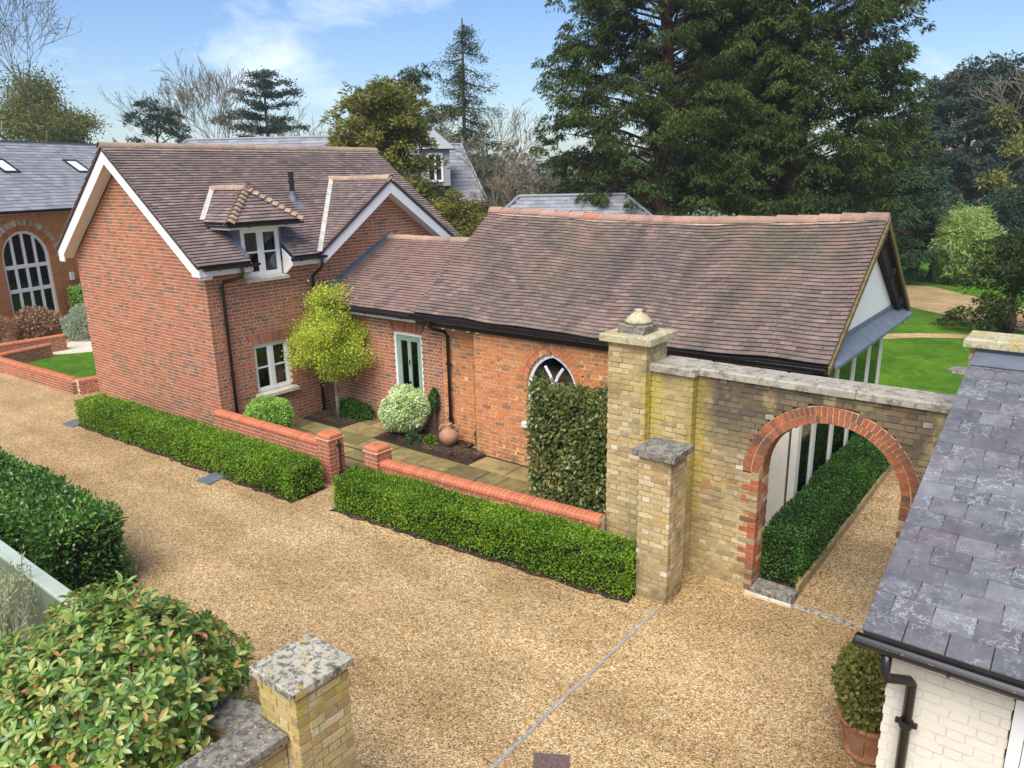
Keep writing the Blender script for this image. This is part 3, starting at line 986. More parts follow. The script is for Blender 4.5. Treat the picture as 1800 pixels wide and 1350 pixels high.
def window(parent, O, U, Nn, u0, u1, z0, z1, cols=2, rows=2, recess=0.05, fw=0.055, mull=0.085, bar=0.035, room=True, m='white', name='window', curtain=True, rd=0.7):
    """casement window: frame part with panes and a room behind as sub-parts"""
    O, U, Nn = V3(O), V3(U), V3(Nn)
    IN = -Nn
    b = MB()

    def bx(a, c, e, f, y0, y1):
        b.obox(O + U * a + ZAX * e + IN * y0, U * (c - a), IN * (y1 - y0), ZAX * (f - e))
    y = recess
    bx(u0, u0 + fw, z0, z1, y, y + 0.08)
    bx(u1 - fw, u1, z0, z1, y, y + 0.08)
    bx(u0 + fw, u1 - fw, z0, z0 + fw, y, y + 0.08)
    bx(u0 + fw, u1 - fw, z1 - fw, z1, y, y + 0.08)
    W = u1 - u0 - 2 * fw
    cw = (W - mull * (cols - 1)) / cols
    panes = []
    for i in range(cols):
        a = u0 + fw + i * (cw + mull)
        if i < cols - 1:
            bx(a + cw, a + cw + mull, z0 + fw, z1 - fw, y + 0.004, y + 0.075)
        # sash
        s_ = 0.035
        zz0, zz1 = z0 + fw, z1 - fw
        bx(a, a + s_, zz0, zz1, y + 0.012, y + 0.06)
        bx(a + cw - s_, a + cw, zz0, zz1, y + 0.012, y + 0.06)
        bx(a + s_, a + cw - s_, zz0, zz0 + s_ * 1.3, y + 0.012, y + 0.06)
        bx(a + s_, a + cw - s_, zz1 - s_, zz1, y + 0.012, y + 0.06)
        gh = (zz1 - s_ - zz0 - s_ * 1.3 - bar * (rows - 1)) / rows
        for j in range(rows):
            p0 = zz0 + s_ * 1.3 + j * (gh + bar)
            if j < rows - 1:
                bx(a + s_, a + cw - s_, p0 + gh, p0 + gh + bar, y + 0.016, y + 0.055)
            panes.append((a + s_, a + cw - s_, p0, p0 + gh))
    w = build(name, b, m, parent)
    for (a, c, e, f) in panes:
        g = MB()
        g.obox(O + U * a + ZAX * e + IN * (y + 0.034), U * (c - a), IN * 0.006, ZAX * (f - e))
        build('pane', g, 'glass', w)
    if room:
        g = MB()
        q = O + U * (u0 + 0.02) + ZAX * (z0 + 0.02) + IN * (y + 0.08)
        a, c, e = U * (u1 - u0 - 0.04), IN * rd, ZAX * (z1 - z0 - 0.04)
        vs = [q, q + a, q + a + c, q + c, q + e, q + a + e, q + a + c + e, q + c + e]
        g.add(vs, [(0, 1, 2, 3), (4, 7, 6, 5), (1, 5, 6, 2), (2, 6, 7, 3), (3, 7, 4, 0)])
        build('room_interior', g, 'room', w)
    if curtain:
        g = MB()
        wd = (u1 - u0) * 0.17
        ua = u1 - fw - wd - 0.03
        K = 10
        vs, fs = [], []
        for k in range(K + 1):
            yy = y + 0.15 + 0.02 * math.sin(k * 1.9)
            for zz in (z0 + 0.05, z1 - 0.05):
                vs.append(O + U * (ua + wd * k / K) + IN * yy + ZAX * zz)
        for k in range(K):
            fs.append((2 * k, 2 * k + 2, 2 * k + 3, 2 * k + 1))
        g.add(vs, fs)
        build('curtain', g, 'curtain', w)
    return w


def voussoirs(P, O, U, Nn, cx, cz, r0, r1, a0, a1, n, m, depth=0.11, kind='voussoir', proud=0.004, parent=None):
    """ring of wedge bricks around (cx, cz); angles measured from +u"""
    O, U, Nn = V3(O), V3(U), V3(Nn)
    IN = -Nn
    rng = random.Random(int(r0 * 1000) + n)
    for i in range(n):
        t0 = a0 + (a1 - a0) * i / n
        t1 = a0 + (a1 - a0) * (i + 1) / n
        tm, h = (t0 + t1) / 2, abs(t1 - t0) / 2
        g = 0.007
        rad = V3((math.cos(tm), math.sin(tm)))
        Ur = U * rad[0] + ZAX * rad[1]           # radial
        Ut = -(U * rad[1]) + ZAX * rad[0]        # tangential
        w0, w1 = r0 * math.tan(h) - g, r1 * math.tan(h) - g
        if w0 < 0.005:
            w0 = 0.005
        ra, rb = r0 + g * 0.5, r1 - g
        # local frame: tangential x, inward y, radial z
        X = -Ut
        vs = [(-w0, 0, 0), (w0, 0, 0), (w0, depth, 0), (-w0, depth, 0), (-w1, 0, rb - ra), (w1, 0, rb - ra), (w1, depth, rb - ra), (-w1, depth, rb - ra)]
        fr = (X, IN, Ur)
        c = O + U * (cx + math.cos(tm) * ra) + ZAX * (cz + math.sin(tm) * ra) + Nn * (proud + rng.uniform(-0.002, 0.002))
        P.add(kind, m, (round(w0, 4), round(w1, 4), round(rb - ra, 4), depth), vs, BOXF, fr, c, Nn, (w0 + w1) * (rb - ra), parent or P.th)


def flat_arch(P, O, U, Nn, u0, u1, z0, h, n, m, parent=None, splay=0.12, rise=0.03):
    """gauged soldier-brick lintel, slightly splayed and cambered"""
    O, U, Nn = V3(O), V3(U), V3(Nn)
    IN = -Nn
    for i in range(n):
        s0, s1 = i / n, (i + 1) / n
        ua, ub = u0 + (u1 - u0) * s0, u0 + (u1 - u0) * s1
        ta, tb = ua + splay * (2 * s0 - 1), ub + splay * (2 * s1 - 1)
        zc = rise * (1 - (2 * (s0 + s1) / 2 - 1) ** 2)
        g = 0.008
        b = boxv(0, 0, 0, 1, 0.11, 1)
        vs = [(ua + g - ua, 0, 0), (ub - g - ua, 0, 0), (ub - g - ua, 0.11, 0), (ua + g - ua, 0.11, 0),
              (ta + g - ua, 0, h), (tb - g - ua, 0, h), (tb - g - ua, 0.11, h), (ta + g - ua, 0.11, h)]
        c = O + U * ua + ZAX * (z0 + zc) + Nn * 0.004
        P.add('voussoir', m, (round(ua, 3), round(u1, 3), round(h, 3)), vs, BOXF, (U, IN, ZAX), c, Nn, (ub - ua) * h, parent or P.th)


def arcpoly(cx, cz, r, n=20):
    return [(cx + r * math.cos(math.pi * k / n), cz + r * math.sin(math.pi * k / n)) for k in range(n + 1)]
# ------------------------------------------------------------------ ground
g = MB()
S = 1200
g.add([(-S, -S, -0.03), (S, -S, -0.03), (S, S, -0.03), (-S, S, -0.03)], [(0, 1, 2, 3)])
struct('ground', g, 'grass')


def sheet(name, pts, z, m):
    b = MB()
    b.add([(x, y, z) for x, y in pts], [tuple(range(len(pts)))])
    return struct(name, b, m)


sheet('gravel_drive', [(-32, -30), (34, -30), (34, 8.2), (-32, 8.2)], 0.0, 'gravel')
path_px = [(1588, 500), (1640, 503), (1694, 516), (1770, 532), (1810, 545), (1810, 585), (1748, 566), (1676, 556), (1598, 538), (1570, 520)]
sheet('gravel_path', [tuple(gnd(u, v)[:2]) for u, v in path_px], -0.022, 'gravel')
path2 = [(1540, 586), (1620, 584), (1720, 587), (1725, 594), (1620, 592), (1540, 595)]
sheet('garden_path', [tuple(gnd(u, v)[:2]) for u, v in path2], -0.022, 'gravel')

# ------------------------------------------------------------------ cottage
EX, EZ = 0.38, 3.80          # front eave (top of tiling)
RX, RZ = -2.93, 6.20         # ridge
SLP = (RZ - EZ) / (EX - RX)
slope_len = math.hypot(EX - RX, RZ - EZ)
VF = V3((-(EX - RX), 0, RZ - EZ)) / slope_len
LW = 7.2
CG_Y, CG_Z, CG_Y0 = 4.95, 5.42, 2.62
CG_Y1 = 2 * CG_Y - CG_Y0
cot = thing('brick_cottage', 'red brick cottage with white bargeboards, dormer and purple-brown tiled roof', 'house', (-2.9, 3.6, 0))
P = Pieces(cot)
# west gable wall
wall(P, 'gable_wall', (-5.86, 0, 0), (1, 0, 0), (0, -1, 0),
     [[(0, -0.05), (5.86, -0.05), (5.86, 3.72), (2.93, 5.86), (0, 3.72)]], 0.28, 'brick_red', 'mortar', seed=11)
# front wall with the cross gable; window openings
win_lo = (0.93, 1.83, 0.86, 1.95)
win_up = (0.93, 1.86, 3.43, 4.45)
fw_poly = [(0.112, -0.05), (LW, -0.05), (LW, 3.72), (CG_Y, 5.28), (CG_Y0 + 0.12, 3.72), (1.87, 3.72), (1.87, 3.42), (0.92, 3.42), (0.92, 3.72), (0.112, 3.72)]
hole = lambda w: [(w[0], w[2]), (w[1], w[2]), (w[1], w[3]), (w[0], w[3])]
lint = [(0.80, 1.95), (1.96, 1.95), (2.05, 2.2), (0.71, 2.2)]
wall(P, 'front_wall', (0, 0, 0), (0, 1, 0), (1, 0, 0), [fw_poly, hole(win_lo), [(0.89, 1.951), (1.87, 1.951), (1.98, 2.205), (0.78, 2.205)]], 0.28, 'brick_red', 'mortar', seed=12)
flat_arch(P, (0, 0, 0), (0, 1, 0), (1, 0, 0), 0.90, 1.86, 1.955, 0.235, 15, 'brick_red', splay=0.11, rise=0.012)
b = MB()
b.box(-0.2, 0.86, 1.96, -0.012, 1.90, 2.22)
build('lintel_backing', b, 'mortar', cot)
# rear and far walls (closing the volume)
b = MB()
b.box(-5.85, 0.28, -0.05, -5.57, LW, 3.7)
build('rear_wall', b, 'brick_red', cot)
b = MB()
b.prism([(-5.85, LW, -0.05), (-0.281, LW, -0.05), (-0.281, LW, 3.6), (RX, LW, 5.86), (-5.85, LW, 3.7)], (0, -0.28, 0))
build('end_wall', b, 'brick_red', cot)
window(cot, (0, 0, 0), (0, 1, 0), (1, 0, 0), *win_lo, rd=0.9)
window(cot, (0, 0, 0), (0, 1, 0), (1, 0, 0), *win_up, recess=0.01, rd=0.9)
for (y0, y1, z, nm) in ((0.86, 1.92, 0.76, 's'), (0.88, 1.95, 3.33, 'u')):
    b = MB()
    b.prism([(-0.03, y0, z), (0.13, y0, z), (0.13, y0, z + 0.07), (-0.03, y0, z + 0.10)], (0, y1 - y0, 0))
    build('sill', b, 'stone_sill', cot)

# main roof, front slope: opening for the dormer, valley against the cross gable
vz = lambda z: (z - EZ) / (RZ - EZ) * slope_len
YA, YB = -0.34, 7.5
roof(P, 'front_roof_slope', (EX, 0, EZ), (0, 1, 0), VF,
     [(YA, 0), (0.86, 0), (0.86, vz(4.72)), (1.93, vz(4.72)), (1.93, 0), (CG_Y0, 0), (CG_Y, vz(CG_Z)), (CG_Y1, 0), (YB, 0), (YB, slope_len), (YA, slope_len)],
     'tile', gauge=0.093, seed=21)
VB = V3(((EX - RX), 0, RZ - EZ)) / slope_len
roof(P, 'rear_roof_slope', (2 * RX - EX, 0, EZ), (0, -1, 0), VB, [(-YB, 0.18), (-YA, 0.18), (-YA, slope_len), (-YB, slope_len)], 'tile', gauge=0.3, tw=0.5, seed=22, length=0.35)
ridge_run(P, (RX, YA - 0.02, RZ + 0.03), (RX, YB + 0.02, RZ + 0.03), 0.125, 0.31, seed=4)
mortar_bed(P, (RX, YA + 0.02, RZ + 0.03), (RX, YB - 0.02, RZ + 0.03), 0.13)

# gable bargeboards, boxed eaves and soffit
def barge(y, thick_y, m='white', drop=0.29, up=0.075):
    for sgn in (1, -1):
        b = MB()
        xe = EX - 0.02
        f = lambda dx: EZ + (xe + 0.02 - dx - RX * 0) * 0
        zz = lambda d: RZ - up - SLP * d           # height of board top at distance d from ridge line
        D = EX - RX - 0.02 - (0.16 if sgn < 0 else 0)
        pts = [(0, zz(0)), (D, zz(D)), (D, 3.60), (D - 0.27, 3.60), (D - 0.27, zz(D - 0.27) - drop), (0, zz(0) - drop)]
        b.prism([(RX + sgn * d, y, z) for d, z in pts], (0, thick_y, 0))
        build('barge_board', b, m, cot)
        # soffit under the verge
        b = MB()
        b.prism([(RX + sgn * d, y + thick_y, z) for d, z in ((0, zz(0) - 0.20), (D - 0.05, zz(D - 0.05) - 0.20), (D - 0.05, zz(D - 0.05) - 0.235), (0, zz(0) - 0.235))], (0, -y - thick_y - 0.004, 0))
        build('verge_soffit', b, m, cot)


barge(-0.31, 0.03)
# fascia, soffit, gutters at the front eave: two runs either side of the dormer
for (y0, y1) in ((-0.28, 0.90), (1.90, CG_Y0 + 0.02)):
    b = MB()
    b.box(0.30, y0, 3.60, 0.335, y1, 3.765)
    b.box(0.004, y0, 3.60, 0.299, y1, 3.625)
    build('fascia', b, 'white', cot)
for (y0, y1) in ((-0.22, 1.03), (1.86, 2.78)):
    gutter('gutter', (0.415, y0, 3.772), (0.415, y1, 3.772), 0.062, cot)
# white triangular cheek under the right-hand eave end beside the dormer
for ys in (0.88, 1.885):
    b = MB()
    b.prism([(0.02, ys, 3.44), (0.10, ys, 3.44), (0.36, ys, 3.62), (0.36, ys, 3.74), (0.02, ys, 3.98)], (0, 0.03, 0))
    build('dormer_cheek_board', b, 'white', cot)
downpipe('downpipe', [(0.41, 0.62, 3.70), (0.41, 0.62, 3.58), (0.36, 0.56, 3.50), (0.12, 0.34, 3.42), (0.09, 0.31, 3.34), (0.09, 0.30, 0.0)], 0.036, cot, (2.55, 1.45, 0.4))
downpipe('downpipe', [(0.41, 2.66, 3.70), (0.41, 2.66, 3.58), (0.36, 2.66, 3.50), (0.10, 2.60, 3.30), (0.08, 2.60, 3.2), (0.08, 2.60, 0.0)], 0.036, cot, (2.5, 1.4, 0.3))

# dormer: hipped roof with bonnet hips
dr = 5.26
dy0, dy1, dz, dxf = 0.52, 2.30, 4.59, 0.27
dyc = (dy0 + dy1) / 2
sd = (dr - dz) / (dyc - dy0)
hipx = dxf - 0.67                                # ridge front end
xb = lambda z: EX - (z - EZ) / SLP               # where the main slope has height z
s_len = math.hypot(dyc - dy0, dr - dz)
VL = V3((0, dyc - dy0, dr - dz)) / s_len
roof(P, 'dormer_roof', (0, dy0, dz), (1, 0, 0), VL, [(xb(dz) - 0.02, 0), (dxf, 0), (hipx, s_len), (xb(dr) - 0.05, s_len)], 'tile', gauge=0.095, seed=23)
VR = V3((0, -(dyc - dy0), dr - dz)) / s_len
roof(P, 'dormer_roof', (0, dy1, dz), (-1, 0, 0), VR, [(-dxf, 0), (-xb(dz) + 0.02, 0), (-xb(dr) + 0.05, s_len), (-hipx, s_len)], 'tile', gauge=0.095, seed=24)
h_len = math.hypot(0.67, dr - dz)
VH = V3((-0.67, 0, dr - dz)) / h_len
roof(P, 'dormer_roof', (dxf, 0, dz), (0, 1, 0), VH, [(dy0, 0), (dy1, 0), (dyc, h_len)], 'tile', gauge=0.095, seed=25)
ridge_run(P, (hipx + 0.10, dyc, dr + 0.03), (xb(dr) - 0.12, dyc, dr + 0.03), 0.12, 0.33, seed=5)
b = MB()
b.lathe((0, 0, 0), [(0.105, 0), (0.105, 0.02)], 14)
b.v = [(hipx + 0.10 + z, dyc + x, dr - 0.01 + y * 0.9) for x, y, z in b.v]
build('ridge_end_disc', b, 'ridge_tile', cot)
# bonnet hip tiles: overlapping saddles stepping up each hip
for (yc0, k) in ((dy0, 1), (dy1, -1)):
    n = 9
    A = V3((dxf + 0.01, yc0 - k * 0.01, dz + 0.01))
    B = V3((hipx + 0.02, dyc, dr + 0.03))
    d = (B - A) / np.linalg.norm(B - A)
    sd_ = np.cross(d, ZAX)
    sd_ /= np.linalg.norm(sd_)
    up = np.cross(sd_, d)
    for i in range(n):
        q = A + (B - A) * (i / n)
        vs, fs = [], []
        K = 6
        for (t, lift, wd) in ((0, 0.075, 0.12), (0.15, 0.03, 0.085)):
            for j in range(K + 1):
                a = (j / K - 0.5) * 2
                vs.append((t, a * wd, lift - 0.085 * abs(a) ** 1.4))
        for j in range(K + 1):
            a = (j / K - 0.5) * 2
            vs.append((0.0, a * 0.12, 0.05 - 0.085 * abs(a) ** 1.4))
        for j in range(K):
            fs.append((j, j + 1, K + 2 + j, K + 1 + j))
            fs.append((j + 1, j, 2 * K + 2 + j, 2 * K + 3 + j))
        P.add('bonnet_tile', 'ridge_tile', ('bon', k), vs, fs, (d, -sd_, np.cross(d, -sd_)), q, ZAX, 0.03, cot)
# dormer fascia, gutter, lead cheeks
b = MB()
b.box(dxf - 0.08, dy0 + 0.03, dz - 0.13, dxf - 0.05, dy1 - 0.03, dz - 0.012)
for (ya, yb2) in ((dy0 + 0.03, dy0 + 0.06), (dy1 - 0.06, dy1 - 0.03)):
    b.box(xb(dz), ya, dz - 0.13, dxf - 0.081, yb2, dz - 0.012)
b.box(xb(dz), dy0 + 0.061, dz - 0.13, dxf - 0.081, dy1 - 0.061, dz - 0.11)
build('dormer_fascia', b, 'white', cot)
gutter('dormer_gutter', (dxf + 0.02, dy0 - 0.02, dz - 0.035), (dxf + 0.02, dy1 + 0.02, dz - 0.035), 0.052, cot)
gutter('dormer_gutter', (dxf + 0.02, dy0 - 0.0, dz - 0.035), (xb(dz) + 0.1, dy0 - 0.0, dz - 0.035), 0.05, cot, brackets=False)
for (ya, yb2) in ((0.865, 0.925), (1.865, 1.925)):
    b = MB()
    b.prism([(-0.02, ya, 3.9), (-0.02, ya, 4.48), (xb(4.48) - 0.05, ya, 4.48)], (0, yb2 - ya, 0))
    build('dormer_cheek', b, 'lead', cot)
for ys in (0.80, 1.90):
    b = MB()
    A = V3((xb(3.86), ys, 3.86 + 0.035))
    b.obox(A, V3((0, 0.1, 0)), V3((xb(4.55) - xb(3.86), 0, 4.55 - 3.86)), V3((SLP, 0, 1)) * 0.008)
    build('cheek_flashing', b, 'lead', cot)

# cross gable roof
cl = math.hypot(CG_Y - CG_Y0, CG_Z - EZ)
VCL = V3((0, CG_Y - CG_Y0, CG_Z - EZ)) / cl
xk = xb(CG_Z)
roof(P, 'cross_roof_slope', (0, CG_Y0, EZ), (1, 0, 0), VCL, [(EX - 0.05, 0), (EX, 0), (EX, cl), (xk, cl)], 'tile', gauge=0.093, seed=26)
VCR = V3((0, -(CG_Y - CG_Y0), CG_Z - EZ)) / cl
roof(P, 'cross_roof_slope', (0, CG_Y1, EZ), (-1, 0, 0), VCR, [(-EX, 0), (-EX + 0.05, 0), (-xk, cl), (-EX, cl)], 'tile', gauge=0.093, seed=27)
ridge_run(P, (xk - 0.10, CG_Y, CG_Z + 0.035), (EX + 0.02, CG_Y, CG_Z + 0.035), 0.115, 0.31, seed=6)
mortar_bed(P, (xk, CG_Y, CG_Z + 0.03), (EX, CG_Y, CG_Z + 0.03), 0.12)
for sgn, y_e in ((1, CG_Y1), (-1, CG_Y0)):
    b = MB()
    D = CG_Y - CG_Y0 - 0.02
    s2 = (CG_Z - EZ) / (CG_Y - CG_Y0)
    zz = lambda d: CG_Z - 0.07 - s2 * d
    b.prism([(0.32, CG_Y + sgn * d, z) for d, z in ((0, zz(0)), (D, zz(D)), (D, zz(D) - 0.12), (D - 0.12, zz(D) - 0.17), (0, zz(0) - 0.27))], (0.03, 0, 0))
    build('barge_board', b, 'white', cot)
    b = MB()
    b.prism([(0.319, CG_Y + sgn * d, z) for d, z in ((0, zz(0) - 0.2), (D - 0.05, zz(D - 0.05) - 0.2), (D - 0.05, zz(D - 0.05) - 0.23), (0, zz(0) - 0.23))], (-0.316, 0, 0))
    build('verge_soffit', b, 'white', cot)
# valley lining (weathered lead) between main slope and cross gable
A, B = V3((EX + 0.02, CG_Y0 + 0.0, EZ + 0.062)), V3((xk, CG_Y, CG_Z + 0.062))
d = B - A
nrm = V3((VF[2], 0, -VF[0])) + V3((0, -VCL[2], VCL[1]))
nrm /= np.linalg.norm(nrm)
sd_ = np.cross(d / np.linalg.norm(d), nrm)
b = MB()
b.obox(A - sd_ * 0.055, sd_ * 0.11, d, nrm * -0.012 if np.dot(np.cross(sd_, d), nrm) < 0 else nrm * 0.012)
build('valley_lining', b, 'lead_white', cot)
b = MB()
A = V3((dxf - 0.08, dy0 - 0.02, dz + 0.02))
B = V3((xb(dr), dyc, dr + 0.062))
A = V3((xb(dz), dy0, dz + 0.062))
d = B - A
nrm = V3((VF[2], 0, -VF[0])) + V3((0, -VL[2], VL[1]))
nrm /= np.linalg.norm(nrm)
sd_ = np.cross(d / np.linalg.norm(d), nrm)
b.obox(A - sd_ * 0.055, sd_ * 0.11, d, nrm * 0.012)
build('valley_lining', b, 'lead_white', cot)

# flue on the front slope
fx, fy = -1.22, 3.22
fz = EZ + SLP * (EX - fx)
b = MB()
b.tube([(fx, fy, fz - 0.1), (fx, fy, fz + 0.62)], 0.06, 14)
b.lathe((fx, fy, fz + 0.40), [(0.075, 0), (0.075, 0.05)], 14)
b.lathe((fx, fy, fz + 0.56), [(0.068, 0), (0.068, 0.09)], 14)
fl = build('flue', b, 'black', cot, smooth=False)
b = MB()
b.lathe((fx, fy, fz - 0.05), [(0.13, 0), (0.075, 0.17), (0.066, 0.26)], 14)
b.obox(V3((fx + 0.05, fy - 0.12, fz - 0.05 * SLP + 0.03)), V3((0.3, 0, -0.3 * SLP)), (0, 0.26, 0), V3((SLP, 0, 1)) * 0.008)
build('flashing', b, 'lead', fl)
P.finish()

# ------------------------------------------------------------------ link
LY, LEY, LEZ, LRZ, BRY = 3.0, 2.68, 2.68, 3.98, 5.13
lnk = thing('entrance_link', 'single-storey red brick link with sage green door between cottage and long barn', 'building', (1.9, 4.0, 0))
P = Pieces(lnk)
door = (2.20, 3.08, 0.0, 2.17)
wall(P, 'front_wall', (0.006, LY, 0), (1, 0, 0), (0, -1, 0), [[(0, -0.05), (3.75, -0.05), (3.75, 2.68), (0, 2.68)], [(2.20, 0.0), (3.08, 0.0), (3.08, 2.17), (2.20, 2.17)],
      [(2.17, 2.171), (3.11, 2.171), (3.22, 2.43), (2.06, 2.43)]], 0.28, 'brick_red', 'mortar', seed=31)
flat_arch(P, (0.006, LY, 0), (1, 0, 0), (0, -1, 0), 2.18, 3.10, 2.175, 0.235, 14, 'brick_red', splay=0.1, rise=0.015)
b = MB()
b.box(2.15, LY + 0.012, 2.172, 3.15, LY + 0.2, 2.44)
build('lintel_backing', b, 'mortar', lnk)
b = MB()
b.box(2.206, LY + 0.04, 0, 2.266, LY + 0.14, 2.17)
b.box(3.026, LY + 0.04, 0, 3.086, LY + 0.14, 2.17)
b.box(2.267, LY + 0.04, 2.105, 3.025, LY + 0.14, 2.17)
df = build('door_frame', b, 'white', lnk)
b = MB()
x0, x1, y = 2.27, 3.02, LY + 0.06
for (a, c, e, f) in ((x0, x0 + 0.12, 0.02, 2.10), (x1 - 0.12, x1, 0.02, 2.10), (2.595, 2.695, 0.75, 1.98), (x0 + 0.121, x1 - 0.121, 0.02, 0.75), (x0 + 0.121, x1 - 0.121, 1.981, 2.10)):
    b.box(a, y, e, c, y + 0.045, f)
dr_ = build('door', b, 'sage', lnk)
for (a, c) in ((x0 + 0.12, 2.595), (2.695, x1 - 0.12)):
    g = MB()
    g.box(a, y + 0.02, 0.75, c, y + 0.026, 1.98)
    build('pane', g, 'glass', dr_)
g = MB()
g.lathe((0, 0, 0), [(0.02, 0), (0.028, 0.02), (0.02, 0.045)], 10)
g.v = [(2.645 + px, y - pz, 1.05 + py) for px, py, pz in g.v]
build('knob', g, 'iron', dr_)
g = MB()
g.box(2.63, y - 0.012, 1.45, 2.66, y, 1.56)
build('knocker', g, 'iron', dr_)
g = MB()
q = V3((2.27, LY + 0.15, 0.02))
a_, c_, e_ = V3((0.75, 0, 0)), V3((0, 1.5, 0)), V3((0, 0, 2.1))
g.add([q, q + a_, q + a_ + c_, q + c_, q + e_, q + a_ + e_, q + a_ + c_ + e_, q + c_ + e_], [(0, 1, 2, 3), (4, 7, 6, 5), (1, 5, 6, 2), (2, 6, 7, 3), (3, 7, 4, 0)])
build('room_interior', g, 'room', lnk)
ls = math.hypot(BRY - LEY, LRZ - LEZ)
VLk = V3((0, BRY - LEY, LRZ - LEZ)) / ls
roof(P, 'front_roof_slope', (0, LEY, LEZ), (1, 0, 0), VLk, [(0.01, 0), (3.47, 0), (3.47, ls), (0.01, ls)], 'tile_link', gauge=0.092, seed=32)
b = MB()
b.prism([(0.02, BRY, LRZ - 0.06), (0.02, 2 * BRY - LEY, LEZ), (0.02, 2 * BRY - LEY, LEZ - 0.08), (0.02, BRY, LRZ - 0.14)], (3.4, 0, 0))
build('rear_roof_slope', b, 'tile_link', lnk)
b = MB()
b.box(0.01, 2 * BRY - LY - 0.28, -0.05, 3.4, 2 * BRY - LY, 2.7)
build('rear_wall', b, 'brick_red', lnk)
ridge_run(P, (0.0, BRY, LRZ + 0.03), (3.42, BRY, LRZ + 0.03), 0.115, 0.31, seed=7)
mortar_bed(P, (0.02, BRY, LRZ + 0.03), (3.4, BRY, LRZ + 0.03), 0.12)
b = MB()
b.box(0.01, LEY + 0.05, 2.50, 3.42, LEY + 0.08, LEZ - 0.03)
b.box(0.01, LEY + 0.081, 2.50, 3.42, LY - 0.003, 2.525)
build('fascia', b, 'white', lnk)
gutter('gutter', (0.03, LEY - 0.02, LEZ - 0.055), (3.46, LEY - 0.02, LEZ - 0.055), 0.06, lnk)
# stepped lead flashing where the link roof meets the cottage wall
b = MB()
b.obox(V3((0.012, LEY, LEZ + 0.03)), V3((0.10, 0, 0)), VLk * (ls - 0.05), np.cross(V3((1, 0, 0)), VLk) * 0.01)
b.prism([(0.008, LEY + 0.0, LEZ + 0.02), (0.008, BRY, LRZ + 0.02), (0.008, BRY, LRZ + 0.15), (0.008, LEY + 0.0, LEZ + 0.15)], (0.006, 0, 0))
build('flashing', b, 'lead', lnk)
P.finish()

# ------------------------------------------------------------------ barn
M['ridge_bed'] = m_plain('ridge_bed', (0.42, 0.30, 0.23), 0.95, 0.3, 0.1, 9.0, 0.6)
BX0, BX1, BEY, BEZ, BRZ = 3.40, 11.58, 2.47, 2.78, 4.66
BW = 2.62
barn = thing('long_barn', 'long old orange brick barn with sagging tiled roof and white glazed end', 'building', (7.5, 5.1, 0))
P = Pieces(barn)
GX, GS, GZ = 6.76, 0.93, 1.62                 # gothic window: centre, sill, spring
gw = 0.56


def gothic(w, grow=0.0, n=10):
    """pointed arch outline from right spring over the apex to left spring"""
    R = w * 1.28
    pts = []
    for k in range(n + 1):
        t = math.acos((R - w) / R) * k / n
        pts.append((GX + w - R + (R + grow) * math.cos(t), GZ + (R + grow) * math.sin(t)))
    apexz = pts[-1][1]
    left = [(2 * GX - x, z) for x, z in pts[::-1]]
    return pts + left[1:]


gh = gothic(gw)
wall(P, 'front_wall', (0, BW, 0), (1, 0, 0), (0, -1, 0), [[(4.9, -0.05), (10.42, -0.05), (10.42, 2.66), (4.9, 2.66)], [(GX - gw, GS), (GX + gw, GS)] + gh], 0.3, 'brick_old', 'mortar_old', seed=41, rough=0.004)
wall(P, 'side_pier', (0, 2.93, 0), (1, 0, 0), (0, -1, 0), [[(3.757, -0.05), (4.62, -0.05), (4.62, 2.62), (3.757, 2.62)]], 0.5, 'brick_old', 'mortar_old', seed=42, rough=0.004)
wall(P, 'side_pier_return', (4.617, 2.93, 0), (0, 1, 0), (1, 0, 0), [[(0.106, -0.05), (0.6, -0.05), (0.6, 2.62), (0.106, 2.62)]], 0.05, 'brick_old', 'mortar_old', depth=0.03, seed=43, rough=0.003)
b = MB()
b.box(4.63, 3.55, -0.05, 5.4, 3.75, 2.62)
build('recess_wall', b, 'brick_old', barn)
# arch rings
R = gw * 1.28
amax = math.acos((R - gw) / R)
for (grow, hgt, n) in ((0.0, 0.11, 11), (0.115, 0.11, 13)):
    for sgn in (1, -1):
        cx = GX + sgn * (gw - R)
        if sgn == 1:
            voussoirs(P, (0, BW, 0), (1, 0, 0), (0, -1, 0), cx, GZ, R + grow, R + grow + hgt, 0.0, amax + 0.02 * grow, n, 'brick_old', proud=0.008)
        else:
            voussoirs(P, (0, BW, 0), (1, 0, 0), (0, -1, 0), cx, GZ, R + grow, R + grow + hgt, math.pi, math.pi - amax, n, 'brick_old', proud=0.008)
# gothic window frame: outline ring, central mullion with Y tracery, panes, sill
b = MB()
outl = [(GX + gw, GS)] + gothic(gw) + [(GX - gw, GS)]
innr = [(GX + gw - 0.07, GS + 0.07)] + gothic(gw - 0.07) + [(GX - gw + 0.07, GS + 0.07)]
for i in range(len(outl) - 1):
    (a0, a1), (c0, c1), (d0, d1), (e0, e1) = outl[i], outl[i + 1], innr[i + 1], innr[i]
    b.prism([(a0, BW + 0.05, a1), (c0, BW + 0.05, c1), (d0, BW + 0.05, d1), (e0, BW + 0.05, e1)], (0, 0.09, 0))
b.box(GX - gw + 0.001, BW + 0.052, GS, GX + gw - 0.001, BW + 0.138, GS + 0.069)
b.box(GX - 0.03, BW + 0.06, GS + 0.07, GX + 0.03, BW + 0.13, GZ + 0.05)
for sgn in (1, -1):
    pts = [(GX, BW + 0.095, GZ + 0.05), (GX + sgn * 0.08, BW + 0.095, GZ + 0.25), (GX + sgn * 0.2, BW + 0.095, GZ + 0.42)]
    b.tube(pts, 0.032, 6)
b.box(GX - gw + 0.07, BW + 0.065, 1.28, GX + gw - 0.07, BW + 0.125, 1.32)
